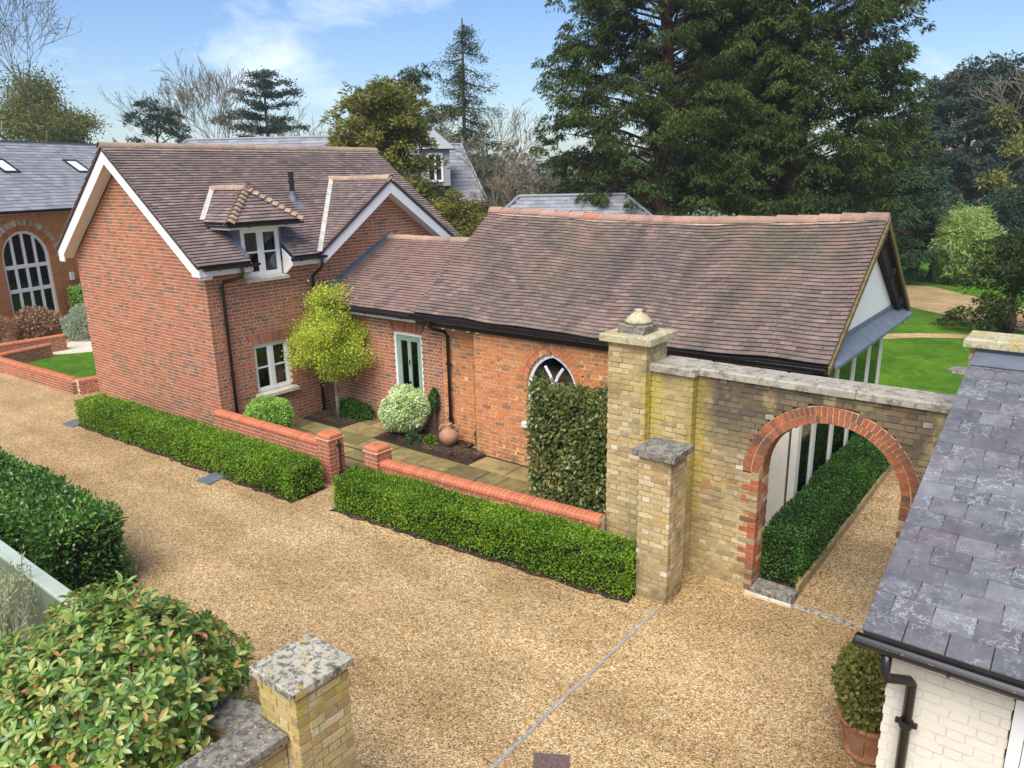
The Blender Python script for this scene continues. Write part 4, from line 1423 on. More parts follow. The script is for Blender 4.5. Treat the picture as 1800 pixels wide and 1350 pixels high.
gwn = build('window', b, 'white', barn)
g = MB()
g.prism([(x, BW + 0.092, z) for x, z in innr], (0, 0.006, 0))
build('pane', g, 'glass', gwn)
g = MB()
q = V3((GX - gw, BW + 0.16, GS))
a_, c_, e_ = V3((2 * gw, 0, 0)), V3((0, 1.2, 0)), V3((0, 0, 1.35))
g.add([q, q + a_, q + a_ + c_, q + c_, q + e_, q + a_ + e_, q + a_ + c_ + e_, q + c_ + e_], [(0, 1, 2, 3), (4, 7, 6, 5), (1, 5, 6, 2), (2, 6, 7, 3), (3, 7, 4, 0)])
build('room_interior', g, 'room', gwn)
b = MB()
b.prism([(GX - gw - 0.1, BW - 0.07, GS - 0.12), (GX - gw - 0.1, BW + 0.05, GS - 0.12), (GX - gw - 0.1, BW + 0.05, GS), (GX - gw - 0.1, BW - 0.07, GS - 0.03)], (2 * gw + 0.2, 0, 0))
build('sill', b, 'stone_gothic', barn)

bs = math.hypot(BRY - BEY, BRZ - BEZ)
VBn = V3((0, BRY - BEY, BRZ - BEZ)) / bs


def sagx(x):
    t = min(max((x - BX0) / (BX1 - BX0), 0), 1)
    return -0.13 * math.sin(math.pi * t ** 1.15)


def bwarp(u, v):
    t = (u - BX0) / (BX1 - BX0)
    return sagx(u) * (0.3 + 0.7 * v) + 0.010 * math.sin(u * 3.1 + v * 4) + 0.006 * math.sin(u * 5.3 + 1 + 2 * v) + 0.05 * (1 - v) * max(0, (t - 0.75)) * 2


roof(P, 'front_roof_slope', (0, BEY, BEZ), (1, 0, 0), VBn, [(BX0, 0), (BX1, 0), (BX1, bs), (BX0, bs)], 'tile_barn', gauge=0.089, seed=44, warp=bwarp, jit=0.004)
VBb = V3((0, -(BRY - BEY), BRZ - BEZ)) / bs
roof(P, 'rear_roof_slope', (0, 2 * BRY - BEY, BEZ), (-1, 0, 0), VBb, [(-BX1, 0), (-BX0, 0), (-BX0, bs), (-BX1, bs)], 'tile_barn', gauge=0.25, tw=0.4, length=0.3, seed=45, warp=lambda u, v: bwarp(-u, v))
rw = lambda t: sagx(BX0 + t * (BX1 - BX0))
ridge_run(P, (BX0 - 0.02, BRY, BRZ + 0.045), (BX1 + 0.01, BRY, BRZ + 0.045), 0.125, 0.36, m='ridge_tile_barn', seed=8, warp=rw)
mortar_bed(P, (BX0, BRY, BRZ + 0.05), (BX1, BRY, BRZ + 0.05), 0.128, 'ridge_bed', warp=rw)
# black fascia and deep black gutter along the front eave
b = MB()
b.box(BX0 + 0.02, BEY + 0.065, 2.53, BX1 - 0.02, BEY + 0.085, 2.74)
build('fascia', b, 'black', barn)
gutter('gutter', (BX0 - 0.04, BEY - 0.025, 2.715), (BX1 - 0.02, BEY - 0.025, 2.745), 0.085, barn)
for x in (4.12, 4.40, 4.78, 5.02):
    b = MB()
    b.prism([(x, BEY + 0.09, 2.50), (x, BW + 0.0, 2.50), (x, BW + 0.0, 2.60), (x, BEY + 0.09, 2.60)], (0.07, 0, 0))
    build('rafter_foot', b, 'white', barn)
b = MB()
b.box(BX0 + 0.03, BEY + 0.086, 2.61, 4.88, 2.925, 2.63)
build('eave_soffit', b, 'white', barn)
downpipe('downpipe', [(3.86, BEY - 0.01, 2.66), (3.86, BEY - 0.01, 2.54), (3.88, BEY + 0.1, 2.46), (3.98, 2.80, 2.38), (4.0, 2.85, 2.28), (4.0, 2.85, 0.0)], 0.036, barn, (1.7, 0.5))
# left end and rear walls
b = MB()
b.prism([(BX0 + 0.05, LY, 2.5), (BX0 + 0.05, 2 * BRY - BW, 2.5), (BX0 + 0.05, 2 * BRY - BW, 2.66), (BX0 + 0.05, BRY, 4.45), (BX0 + 0.05, LY, 2.95)], (0.2, 0, 0))
build('end_wall', b, 'brick_old', barn)
b = MB()
b.box(3.6, 2 * BRY - BW - 0.25, -0.05, 11.1, 2 * BRY - BW, 2.66)
build('rear_wall', b, 'brick_old', barn)
# glazed right end: white gable, lead canopy, posts, panes
EXG = 11.2
yb0, yb1 = BW + 0.02, 2 * BRY - BW
b = MB()
GXP = 11.40
b.prism([(GXP - 0.12, yb0, 2.70), (GXP - 0.12, yb1, 2.70), (GXP - 0.12, BRY, 4.47)], (0.12, 0, 0))
build('gable_panel', b, 'white', barn)
b = MB()
for k in range(8):
    ya = yb0 + (yb1 - yb0) * k / 8
    ye = yb0 + (yb1 - yb0) * (k + 1) / 8 - 0.008
    b.prism([(GXP + 0.003, ya, 2.92), (GXP + 0.26, ya, 2.76), (GXP + 0.26, ya, 2.71), (GXP + 0.003, ya, 2.85)], (0, ye - ya, 0))
build('lead_canopy', b, 'lead', barn)
b = MB()
b.box(GXP + 0.003, yb0, 2.925, GXP + 0.02, yb1, 3.0)
b.box(EXG - 0.1, yb0, 2.705, GXP - 0.125, yb1, 2.74)
build('canopy_upstand', b, 'lead', barn)
# cream door leaf in the front wall, next to the glazed end
b = MB()
b.box(10.43, BW + 0.02, 0.0, 10.50, BW + 0.16, 2.66)
b.box(10.501, BW + 0.02, 2.40, 11.06, BW + 0.16, 2.66)
build('door_frame', b, 'cream', barn)
b = MB()
b.box(10.505, BW + 0.04, 0.06, 11.058, BW + 0.10, 2.395)
cd_ = build('door', b, 'cream', barn)
b = MB()
b.tube([(10.56, BW + 0.04, 1.08), (10.56, BW - 0.01, 1.08), (10.66, BW - 0.012, 1.08)], 0.011, 6)
build('handle', b, 'iron', cd_)
# panelled end wall below: door leaf, glass bays between posts
posts = [yb0 + 0.02, 3.40, 4.45, 5.50, 6.55, yb1 - 0.14]
pm = MB()
for yp in posts:
    b = MB()
    b.box(EXG - 0.10, yp - 0.02, 0, EXG + 0.004, yp + 0.12, 2.70)
    build('post', b, 'cream', barn)
for i in range(0, len(posts) - 1):
    b = MB()
    y0, y1 = posts[i] + 0.121, posts[i + 1] - 0.021
    b.box(EXG - 0.09, y0, 0, EXG - 0.01, y1, 0.34)
    b.box(EXG - 0.09, y0, 2.55, EXG - 0.01, y1, 2.70)
    b.box(EXG - 0.09, y0, 0.341, EXG - 0.01, y0 + 0.06, 2.549)
    b.box(EXG - 0.09, y1 - 0.06, 0.341, EXG - 0.01, y1, 2.549)
    w = build('glazed_bay', b, 'cream', barn)
    g = MB()
    g.box(EXG - 0.022, y0 + 0.06, 0.34, EXG - 0.016, y1 - 0.06, 2.55)
    build('pane', g, 'glass', w)
b = MB()
q = V3((EXG - 3.5, yb0 + 0.3, 0.02))
a_, c_, e_ = V3((3.35, 0, 0)), V3((0, 4.5, 0)), V3((0, 0, 2.6))
b.add([q, q + a_, q + a_ + c_, q + c_, q + e_, q + a_ + e_, q + a_ + c_ + e_, q + c_ + e_], [(0, 1, 2, 3), (4, 7, 6, 5), (0, 4, 5, 1), (2, 6, 7, 3), (3, 7, 4, 0)])
M['room_light'] = m_plain('room_light', (0.34, 0.32, 0.28), 0.9, 0.15)
build('room_interior', b, 'room_light', barn)
# verge boards and dark purlin ends under the overhang
for sgn in (1, -1):
    b = MB()
    s2 = (BRZ - BEZ) / (BRY - BEY)
    D = BRY - BEY
    zz = lambda d: BRZ - s2 * d
    b.prism([(BX1 - 0.01, BRY + sgn * d, z) for d, z in ((0, zz(0) - 0.02), (D, zz(D) - 0.02), (D, zz(D) - 0.11), (0, zz(0) - 0.14))], (0.035, 0, 0))
    build('verge_board', b, 'moss_board', barn)
    if sgn < 0:
        continue
    b = MB()
    b.prism([(GXP + 0.004, BRY + sgn * d, z) for d, z in ((0, zz(0) - 0.14), (D - 0.06, zz(D - 0.06) - 0.09), (D - 0.06, zz(D - 0.06) - 0.30), (D - 0.4, zz(D - 0.4) - 0.34), (0, zz(0) - 0.50))], (0.10, 0, 0))
    build('rafter_truss', b, 'timber_dark', barn)
    for d in (0.1, 1.0, 1.9):
        b = MB()
        b.box(GXP + 0.105, BRY + sgn * d - 0.07, zz(d) - 0.30, BX1 - 0.02, BRY + sgn * d + 0.07, zz(d) - 0.14 - 0.05)
        build('purlin_end', b, 'timber_dark', barn)
P.finish()
# ------------------------------------------------------------------ yellow stock brick garden wall with arch
WY = 0.78
gw_ = thing('garden_wall', 'yellow stock brick garden wall with round red brick arch and stone coping', 'wall', (11.6, 0.95, 0))
P = Pieces(gw_)
AX, AZ, AR = 12.12, 1.68, 0.825
WX0, WX1 = 10.40, 13.60
TW = 0.36
arch_hole = [(AX - AR, -0.06), (AX + AR, -0.06)] + arcpoly(AX, AZ, AR, 24)
ring_hole = [(AX - AR - 0.215, AZ), (AX - AR, AZ)] + arcpoly(AX, AZ, AR, 24)[::-1][1:-1] + [(AX + AR, AZ), (AX + AR + 0.215, AZ)] + arcpoly(AX, AZ, AR + 0.215, 24)[1:-1]
outer_hole = [(AX - AR - 0.001, -0.06), (AX + AR + 0.001, -0.06), (AX + AR + 0.001, AZ), (AX + AR + 0.215, AZ + 0.001)] + arcpoly(AX, AZ, AR + 0.215, 24)[1:-1] + [(AX - AR - 0.215, AZ + 0.001), (AX - AR - 0.001, AZ)]
wall(P, 'wall_face', (0, WY, 0), (1, 0, 0), (0, -1, 0), [[(WX0, -0.06), (WX1, -0.06), (WX1, 2.87), (WX0, 2.87)], outer_hole], 0.12, 'brick_yellow', 'mortar_yellow', seed=51, rough=0.005)
# rear leaf with the plain opening
wall(P, 'wall_rear', (0, WY + 0.121, 0), (1, 0, 0), (0, -1, 0), [[(WX0, -0.06), (WX1, -0.06), (WX1, 2.87), (WX0, 2.87)], arch_hole], TW - 0.121, 'brick_yellow', 'mortar_yellow', seed=52, depth=0.02)
for (ra, n) in ((AR, 42), (AR + 0.109, 46)):
    voussoirs(P, (0, WY, 0), (1, 0, 0), (0, -1, 0), AX, AZ, ra, ra + 0.106, math.pi, 0.0, n, 'brick_arch', depth=0.118, proud=0.008)
b = MB()                                        # mortar ring behind the voussoirs
pts_o, pts_i = arcpoly(AX, AZ, AR + 0.214, 24), arcpoly(AX, AZ, AR + 0.004, 24)
for k in range(24):
    b.prism([(pts_o[k][0], WY + 0.006, pts_o[k][1]), (pts_o[k + 1][0], WY + 0.006, pts_o[k + 1][1]), (pts_i[k + 1][0], WY + 0.006, pts_i[k + 1][1]), (pts_i[k][0], WY + 0.006, pts_i[k][1])], (0, 0.11, 0))
build('arch_mortar', b, 'mortar_old', gw_)
b = MB()                                        # soffit lining of the arch in red brick
for k in range(24):
    o1, o2 = arcpoly(AX, AZ, AR - 0.0, 24)[k:k + 2]
    i1, i2 = arcpoly(AX, AZ, AR - 0.012, 24)[k:k + 2]
    b.prism([(o1[0], WY + 0.12, o1[1]), (o2[0], WY + 0.12, o2[1]), (i2[0], WY + 0.12, i2[1]), (i1[0], WY + 0.12, i1[1])], (0, TW - 0.12, 0), 0.3)
build('arch_soffit', b, 'brick_arch', gw_)
# red quoins on the jambs and reveal bricks
rq = random.Random(5)
for sgn, xj in ((-1, AX - AR), (1, AX + AR)):
    for r in range(23):
        z = r * 0.075
        red = rq.random() < 0.7
        L = 0.215 if r % 2 else 0.1025
        m = 'brick_arch' if red else 'brick_yellow'
        x0 = xj - L if sgn < 0 else xj
        P.add('quoin', m, (L, 'q'), boxv(0, 0, 0, L, 0.13, 0.065), BOXF, (V3((1, 0, 0)), V3((0, 1, 0)), ZAX), (x0 + (-0.004 if sgn > 0 else 0.004), WY - 0.006 + rq.uniform(-0.003, 0.003), z + 0.01), (0, -1, 0), L * 0.065, gw_)
        # reveal: two bricks through the thickness
        y = WY + 0.125
        for (Ly) in ((0.1025, 0.12) if r % 2 else (0.215,)):
            m2 = 'brick_arch' if rq.random() < 0.75 else 'brick_yellow'
            P.add('quoin', m2, (Ly, 'r'), boxv(0, 0, 0, 0.02, Ly, 0.065), BOXF, (V3((1, 0, 0)), V3((0, 1, 0)), ZAX), (xj - 0.011 if sgn < 0 else xj - 0.009, y + 0.01, z + 0.01), (-sgn, 0, 0), Ly * 0.065, gw_)
            y += Ly + 0.01
# projecting strip next to the tall pier
wall(P, 'wall_strip', (0, WY - 0.135, 0), (1, 0, 0), (0, -1, 0), [[(9.80, -0.06), (10.40, -0.06), (10.40, 2.87), (9.80, 2.87)]], 0.5, 'brick_yellow', 'mortar_yellow', seed=53, rough=0.005)
# coping stones
cxs = [(9.78, 10.44, WY - 0.19), (10.44, 11.45, WY - 0.05), (11.45, 12.35, WY - 0.055), (12.35, 13.60, WY - 0.05)]
for (x0, x1, y0) in cxs:
    b = MB()
    b.cbox(x0 + 0.003, y0, 2.872, x1 - 0.003, WY + TW + 0.05, 2.975 + random.uniform(-0.006, 0.006), 0.02, jit=0.006)
    build('coping_stone', b, 'stone_coping', gw_)
P.finish()

# tall pier with cap and finial base
tp = thing('tall_gate_pier', 'tall yellow brick pier with stone cap and finial base beside climber', 'pier', (9.49, 0.8, 0))
P = Pieces(tp)
TX0, TX1, TY0, TY1, TZ = 9.20, 9.79, 0.50, 1.09, 3.24
wall(P, 'pier_front', (TX0, TY0, 0), (1, 0, 0), (0, -1, 0), [[(0, -0.06), (TX1 - TX0, -0.06), (TX1 - TX0, TZ), (0, TZ)]], TY1 - TY0, 'brick_yellow', 'mortar_yellow', seed=54, rough=0.004)
wall(P, 'pier_side', (TX1 + 0.005, TY0, 0), (0, 1, 0), (1, 0, 0), [[(0.106, -0.06), (TY1 - TY0, -0.06), (TY1 - TY0, TZ), (0.106, TZ)]], 0.02, 'brick_yellow', 'mortar_yellow', seed=55, depth=0.018, rough=0.003)
b = MB()
b.cbox(TX0 - 0.09, TY0 - 0.09, TZ + 0.002, TX1 + 0.10, TY1 + 0.09, TZ + 0.10, 0.012, jit=0.006)
cap = build('cap_stone', b, 'stone_lichen', tp)
cxm, cym = (TX0 + TX1) / 2, (TY0 + TY1) / 2
b = MB()
b.cbox(cxm - 0.20, cym - 0.20, TZ + 0.10, cxm + 0.20, cym + 0.20, TZ + 0.22, 0.015, jit=0.008)
build('finial_block', b, 'stone_dark', cap)
b = MB()
b.lathe((cxm, cym, TZ + 0.22), [(0.165, 0), (0.185, 0.02), (0.185, 0.045), (0.16, 0.06), (0.15, 0.085), (0.10, 0.12), (0.062, 0.145), (0.055, 0.165), (0.062, 0.18), (0.05, 0.195)], 24)
build('finial_base', b, 'stone_lichen', cap, smooth=True)
P.finish()

# short pier
sp_ = thing('short_gate_pier', 'short square yellow brick pier with dark stone cap at end of box hedge', 'pier', (10.33, 0.0, 0))
P = Pieces(sp_)
SX0, SX1, SY0, SY1, SZ = 10.10, 10.55, -0.22, 0.23, 2.0
wall(P, 'pier_front', (SX0, SY0, 0), (1, 0, 0), (0, -1, 0), [[(0, -0.06), (SX1 - SX0, -0.06), (SX1 - SX0, SZ), (0, SZ)]], SY1 - SY0, 'brick_yellow', 'mortar_yellow', seed=56, rough=0.004)
wall(P, 'pier_side', (SX1 + 0.005, SY0, 0), (0, 1, 0), (1, 0, 0), [[(0.106, -0.06), (SY1 - SY0, -0.06), (SY1 - SY0, SZ), (0.106, SZ)]], 0.02, 'brick_yellow', 'mortar_yellow', seed=57, depth=0.018, rough=0.003)
b = MB()
x0, x1, y0, y1 = SX0 - 0.06, SX1 + 0.07, SY0 - 0.07, SY1 + 0.06
vs = [(x0, y0, SZ), (x1, y0, SZ), (x1, y1, SZ), (x0, y1, SZ), (x0 - 0.004, y0, SZ + 0.085), (x1, y0 + 0.005, SZ + 0.08), (x1, y1, SZ + 0.085), (x0, y1, SZ + 0.08),
      ((x0 + x1) / 2, (y0 + y1) / 2, SZ + 0.125)]
b.add(vs, [(0, 3, 2, 1), (0, 1, 5, 4), (1, 2, 6, 5), (2, 3, 7, 6), (3, 0, 4, 7), (4, 5, 8), (5, 6, 8), (6, 7, 8), (7, 4, 8)])
build('cap_stone', b, 'stone_dark', sp_)
P.finish()

# foreground pier with low wall running towards the viewer
fp = thing('lichened_gate_pier', 'yellow brick pier with black and white lichened flat cap beside leafy shrub', 'pier', (10.12, -5.4, 0))
P = Pieces(fp)
FX0, FX1, FY0, FY1, FZ = 9.90, 10.36, -5.64, -5.17, 1.93
wall(P, 'pier_front', (FX0, FY0, 0), (1, 0, 0), (0, -1, 0), [[(0, -0.06), (FX1 - FX0, -0.06), (FX1 - FX0, FZ), (0, FZ)]], FY1 - FY0, 'brick_yellow', 'mortar_yellow', seed=58, rough=0.003)
wall(P, 'pier_side', (FX1 + 0.005, FY0, 0), (0, 1, 0), (1, 0, 0), [[(0.106, -0.06), (FY1 - FY0, -0.06), (FY1 - FY0, FZ), (0.106, FZ)]], 0.02, 'brick_yellow', 'mortar_yellow', seed=59, depth=0.018, rough=0.003)
b = MB()
b.cbox(9.865, -5.675, FZ + 0.002, 10.395, -5.135, 2.0, 0.010, jit=0.004)
build('cap_stone', b, 'stone_pale', fp)
P.finish()
fw2 = thing('boundary_wall', 'low yellow brick boundary wall with black-speckled stone coping', 'wall', (10.07, -7.4, 0))
P = Pieces(fw2)
wall(P, 'wall_side', (10.20, -9.4, 0), (0, 1, 0), (1, 0, 0), [[(0, -0.06), (3.75, -0.06), (3.75, 1.52), (0, 1.52)]], 0.25, 'brick_yellow', 'mortar_yellow', seed=60)
for k in range(4):
    b = MB()
    b.cbox(9.90, -5.66 - 0.95 * (k + 1) + 0.004, 1.522, 10.25, -5.66 - 0.95 * k - 0.002, 1.60, 0.012, jit=0.004)
    build('coping_stone', b, 'stone_dark', fw2)
P.finish()
lw3 = thing('retaining_wall', 'low dark-coped brick wall behind shrub meeting the lichened pier', 'wall', (9.5, -5.75, 0))
P = Pieces(lw3)
wall(P, 'wall_face', (8.6, -5.80, 0), V3((1.25, 0.45, 0)) / math.hypot(1.25, 0.45), V3((0.45, -1.25, 0)) / math.hypot(1.25, 0.45), [[(0, -0.06), (1.35, -0.06), (1.35, 1.06), (0, 1.06)]], 0.22, 'brick_yellow', 'mortar_yellow', seed=61)
b = MB()
d_ = V3((1.25, 0.45, 0)) / math.hypot(1.25, 0.45)
n_ = V3((-0.45, 1.25, 0)) / math.hypot(1.25, 0.45)
b.obox(V3((8.6, -5.80, 1.062)) - n_ * 0.04, d_ * 1.36, n_ * 0.3, (0, 0, 0.07))
build('coping_stone', b, 'stone_dark', lw3)
P.finish()

# ------------------------------------------------------------------ slate lean-to outbuilding
lt = thing('slate_outbuilding', 'cream painted brick outbuilding with grey slate lean-to roof and black gutter', 'building', (14.9, -1.2, 0))
P = Pieces(lt, 400)
SEX, SEY, SEZ, STY, STZ = 13.44, -3.23, 2.40, 0.78, 3.56
sl_ = math.hypot(STY - SEY, STZ - SEZ)
VS = V3((0, STY - SEY, STZ - SEZ)) / sl_
WS = np.cross(V3((1, 0, 0)), VS)
b = MB()
b.obox(V3((SEX + 0.01, SEY + 0.02, SEZ - 0.05)), V3((4.0, 0, 0)), VS * (sl_ - 0.05), WS * 0.045)
sd_part = build('roof_deck', b, 'roof_deck', lt)
rs = random.Random(77)
gz, swd = 0.2, 0.25
nr = int(sl_ / gz)
for r in range(nr):
    u = 0.0 if r % 2 == 0 else -swd / 2
    while u < 3.0:
        a, e = max(u, 0.0), min(u + swd, 3.0)
        if e - a > 0.04:
            w = round(e - a - 0.004, 3)
            t = 0.011
            L = 0.36 if r < nr - 1 else 0.24
            vs = [(0, 0, 0.004), (w, 0, 0.004), (w, L, -0.008), (0, L, -0.008), (0.004, 0.003, t + 0.004), (w - 0.004, 0.003, t + 0.004), (w, L, 0.003), (0, L, 0.003)]
            tx = rs.uniform(-0.004, 0.004)
            U2 = V3((1, 0, 0)) + VS * tx + WS * rs.uniform(-0.004, 0.004)
            U2 /= np.linalg.norm(U2)
            W2 = np.cross(U2, VS)
            W2 /= np.linalg.norm(W2)
            P.add('slate', 'slate', (w, L), vs, BOXF, (U2, np.cross(W2, U2), W2), V3((SEX + a, SEY, SEZ)) + VS * (r * gz) + WS * rs.uniform(0, 0.003), WS, w * gz, sd_part)
        u += swd
b = MB()
b.obox(V3((SEX + 0.02, STY - 0.32, STZ - 0.32 * 1.16 / 4.01 + 0.022)), V3((3.5, 0, 0)), VS * 0.30, WS * 0.008)
b.box(SEX + 0.02, STY - 0.022, STZ + 0.0, SEX + 3.5, STY - 0.004, STZ + 0.12)
build('lead_flashing', b, 'lead', lt)
# walls
SWX, SWY = 13.60, -3.02
wall(P, 'front_wall', (SWX, SWY, 0), (1, 0, 0), (0, -1, 0), [[(0, -0.06), (0.74, -0.06), (0.74, 2.34), (0, 2.34)]], 0.2, 'brick_painted', 'mortar_painted', seed=62, rough=0.0022, joint=0.009)
wall(P, 'side_wall', (SWX, WY - 0.02, 0), (0, -1, 0), (-1, 0, 0), [[(0, -0.06), (3.677, -0.06), (3.677, 2.34), (0, 3.40)]], 0.2, 'brick_painted', 'mortar_painted', seed=63, joint=0.012)
b = MB()
b.box(14.345, SWY - 0.02, 0, 14.42, SWY + 0.08, 2.34)
b.box(14.425, SWY + 0.0, 0, 14.52, SWY + 0.06, 2.28)
b.box(14.42, SWY - 0.02, 2.285, 15.6, SWY + 0.08, 2.34)
build('door_frame', b, 'white', lt)
b = MB()
b.box(14.52, SWY + 0.03, 0, 15.6, SWY + 0.05, 2.284)
build('door_pane', b, 'glass', lt)
b = MB()
b.box(14.4, SWY + 0.1, -0.04, 16.5, 0.7, 0.02)
b.box(14.4, SWY + 2.0, 0.02, 16.5, SWY + 2.1, 2.6)
build('room_interior', b, 'room', lt)
gutter('gutter', (SEX - 0.03, SEY - 0.045, SEZ - 0.03), (SEX + 3.4, SEY - 0.045, SEZ - 0.03), 0.062, lt)
b = MB()
b.box(SEX + 0.03, SEY + 0.03, SEZ - 0.15, SEX + 3.4, SEY + 0.055, SEZ - 0.02)
build('fascia', b, 'black', lt)
downpipe('downpipe', [(13.62, -3.275, 2.31), (13.62, -3.275, 2.17), (13.63, -3.27, 2.13), (13.75, -3.12, 2.07), (13.765, -3.10, 2.04), (13.765, -3.10, 0.0)], 0.034, lt, (1.72, 0.7))
# leaves lying in the gutter
b = MB()
for i in range(60):
    x = SEX + rs.uniform(0.1, 1.4)
    y = SEY - 0.045 + rs.uniform(-0.035, 0.035)
    z = SEZ - 0.085 + rs.uniform(0, 0.012)
    s_, a = rs.uniform(0.006, 0.018), rs.random() * 6.28
    c, s2 = math.cos(a) * s_, math.sin(a) * s_
    b.add([(x - c, y - s2, z), (x + s2 * 0.5, y - c * 0.5, z + 0.004), (x + c, y + s2, z), (x - s2 * 0.5, y + c * 0.5, z + 0.004)], [(0, 1, 2, 3)], rs.random())
build('gutter_debris', b, 'lf_dry', lt, stuff=True)
P.finish()
# taller stretch of wall above the lean-to, with lichened coping
hw = thing('high_garden_wall', 'raised yellow brick garden wall with orange lichened stone coping above slate roof', 'wall', (15.2, 0.95, 0))
P = Pieces(hw)
wall(P, 'wall_face', (13.40, WY + 0.003, 0), (1, 0, 0), (0, -1, 0), [[(0.205, -0.06), (3.6, -0.06), (3.6, 3.62), (0, 3.62), (0, 2.98), (0.205, 2.98)]], 0.35, 'brick_yellow', 'mortar_yellow', seed=64, rough=0.004)
for k in range(3):
    b = MB()
    b.cbox(13.34 + 1.2 * k + 0.003, WY - 0.08, 3.622, 13.34 + 1.2 * (k + 1), WY + 0.42, 3.715, 0.02, jit=0.006)
    build('coping_stone', b, 'stone_lichen', hw)
P.finish()

# ------------------------------------------------------------------ low red garden walls, gate piers and iron gate
def low_wall(name, label, A, B, h, seed, th=0.215, cap=0.10, end=False):
    A, B = V3((*A, 0)), V3((*B, 0))
    d = B - A
    L = np.linalg.norm(d)
    d /= L
    n = V3((d[1], -d[0], 0))
    t = thing(name, label, 'wall', tuple((A + B) / 2))
    P = Pieces(t)
    hb = h - cap
    wall(P, 'wall_face', A + n * th / 2, d, n, [[(0, -0.06), (L, -0.06), (L, hb), (0, hb)]], th, 'brick_low', 'mortar', seed=seed, rough=0.002)
    if end:
        wall(P, 'wall_end', B + n * (th / 2 - 0.106) + d * 0.004, -n, d, [[(0.0, -0.06), (th - 0.106, -0.06), (th - 0.106, hb), (0.0, hb)]], 0.02, 'brick_low', 'mortar', seed=seed + 1, depth=0.015)
    k = int(L / 0.075)
    s_ = L / k
    r = th / 2 + 0.012
    prof = [(r, 0.012), (r, 0.035), (r * 0.93, 0.068), (r * 0.72, 0.09), (r * 0.4, cap), (0, cap + 0.003), (-r * 0.4, cap), (-r * 0.72, 0.09), (-r * 0.93, 0.068), (-r, 0.035), (-r, 0.012)]
    rg = random.Random(seed)
    for i in range(k):
        vs = []
        w = s_ - 0.008
        for x in (0, w):
            for (y, z) in prof:
                vs.append((x, -y, z))
        m_ = len(prof)
        fs = [(j, j + m_, j + 1 + m_, j + 1) for j in range(m_ - 1)] + [tuple(range(m_)), tuple(range(2 * m_ - 1, m_ - 1, -1))]
        P.add('coping_brick', 'coping_red', (round(w, 4), th, cap), vs, fs, (d, -n, ZAX), A + d * (i * s_ + 0.004) + ZAX * (hb - 0.005 + rg.uniform(-0.002, 0.002)), ZAX, w * th, t)
    b = MB()
    b.obox(A + n * (th / 2 - 0.004) + ZAX * (hb - 0.002), d * L, -n * (th - 0.008), ZAX * 0.07)
    build('coping_bed', b, 'mortar', t)
    P.finish()
    return t


low_wall('low_garden_wall', 'low red brick wall with rounded coping between cottage corner and gate', (0.06, -0.11), (3.47, -0.02), 0.78, 70)
low_wall('low_garden_wall', 'low red brick wall with rounded coping running from gate to tall yellow pier', (5.03, 0.02), (9.26, 0.30), 0.72, 72)


def gate_pier(label, x0, y0, s_, h):
    t = thing('gate_pier', label, 'pier', (x0 + s_ / 2, y0 + s_ / 2, 0), 'red brick gate piers')
    P = Pieces(t)
    wall(P, 'pier_front', (x0, y0, 0), (1, 0, 0), (0, -1, 0), [[(0, -0.06), (s_, -0.06), (s_, h), (0, h)]], s_, 'brick_low', 'mortar', seed=int(x0 * 10))
    wall(P, 'pier_side', (x0 + s_ + 0.004, y0, 0), (0, 1, 0), (1, 0, 0), [[(0.106, -0.06), (s_, -0.06), (s_, h), (0.106, h)]], 0.02, 'brick_low', 'mortar', depth=0.015, seed=int(x0 * 10) + 1)
    b = MB()
    b.box(x0 - 0.012, y0 - 0.012, h, x0 + s_ + 0.014, y0 + s_ + 0.012, h + 0.012)
    build('mortar_bed', b, 'mortar', t)
    c = MB()
    n = 6
    vs, fs = [], []
    cx, cy = x0 + s_ / 2, y0 + s_ / 2
    for (k, z) in ((s_ / 2 + 0.005, 0), (s_ / 2 + 0.005, 0.05), (s_ / 2 - 0.004, 0.072), (s_ / 2 - 0.03, 0.088), (s_ / 2 - 0.09, 0.09)):
        cc = min(k * 0.5, 0.03)
        for (sx, sy) in ((-1, -1), (1, -1), (1, 1), (-1, 1)):
            if sx * sy > 0:
                vs += [(cx + sx * k, cy + sy * (k - cc), h + 0.012 + z), (cx + sx * (k - cc), cy + sy * k, h + 0.012 + z)] if False else [(cx + sx * (k if sx == 1 else k - 0), cy + sy * (k - cc), h + 0.012 + z), (cx + sx * (k - cc), cy + sy * k, h + 0.012 + z)]
            else:
                vs += [(cx + sx * (k - cc), cy + sy * k, h + 0.012 + z), (cx + sx * k, cy + sy * (k - cc), h + 0.012 + z)]
    # order each ring counter-clockwise by angle
    out = []
    for i in range(5):
        ring = vs[i * 8:(i + 1) * 8]
        ring.sort(key=lambda q: math.atan2(q[1] - cy, q[0] - cx))
        out += ring
    for i in range(4):
        for j in range(8):
            j2 = (j + 1) % 8
            fs.append((i * 8 + j, i * 8 + j2, (i + 1) * 8 + j2, (i + 1) * 8 + j))
    fs.append(tuple(range(32, 40)))
    c.add(out, fs)
    cp = build('cap', c, 'coping_red', t)
    c = MB()                                    # raised square mark on the cap
    for (a, e, f, g2) in ((-0.05, -0.05, 0.05, -0.03), (-0.05, 0.03, 0.05, 0.05), (-0.05, -0.029, -0.03, 0.029)):
        c.box(cx + a, cy + e, h + 0.100, cx + f, cy + g2, h + 0.108)
    build('cap_mark', c, 'brick_low', cp)
    P.finish()
    return t


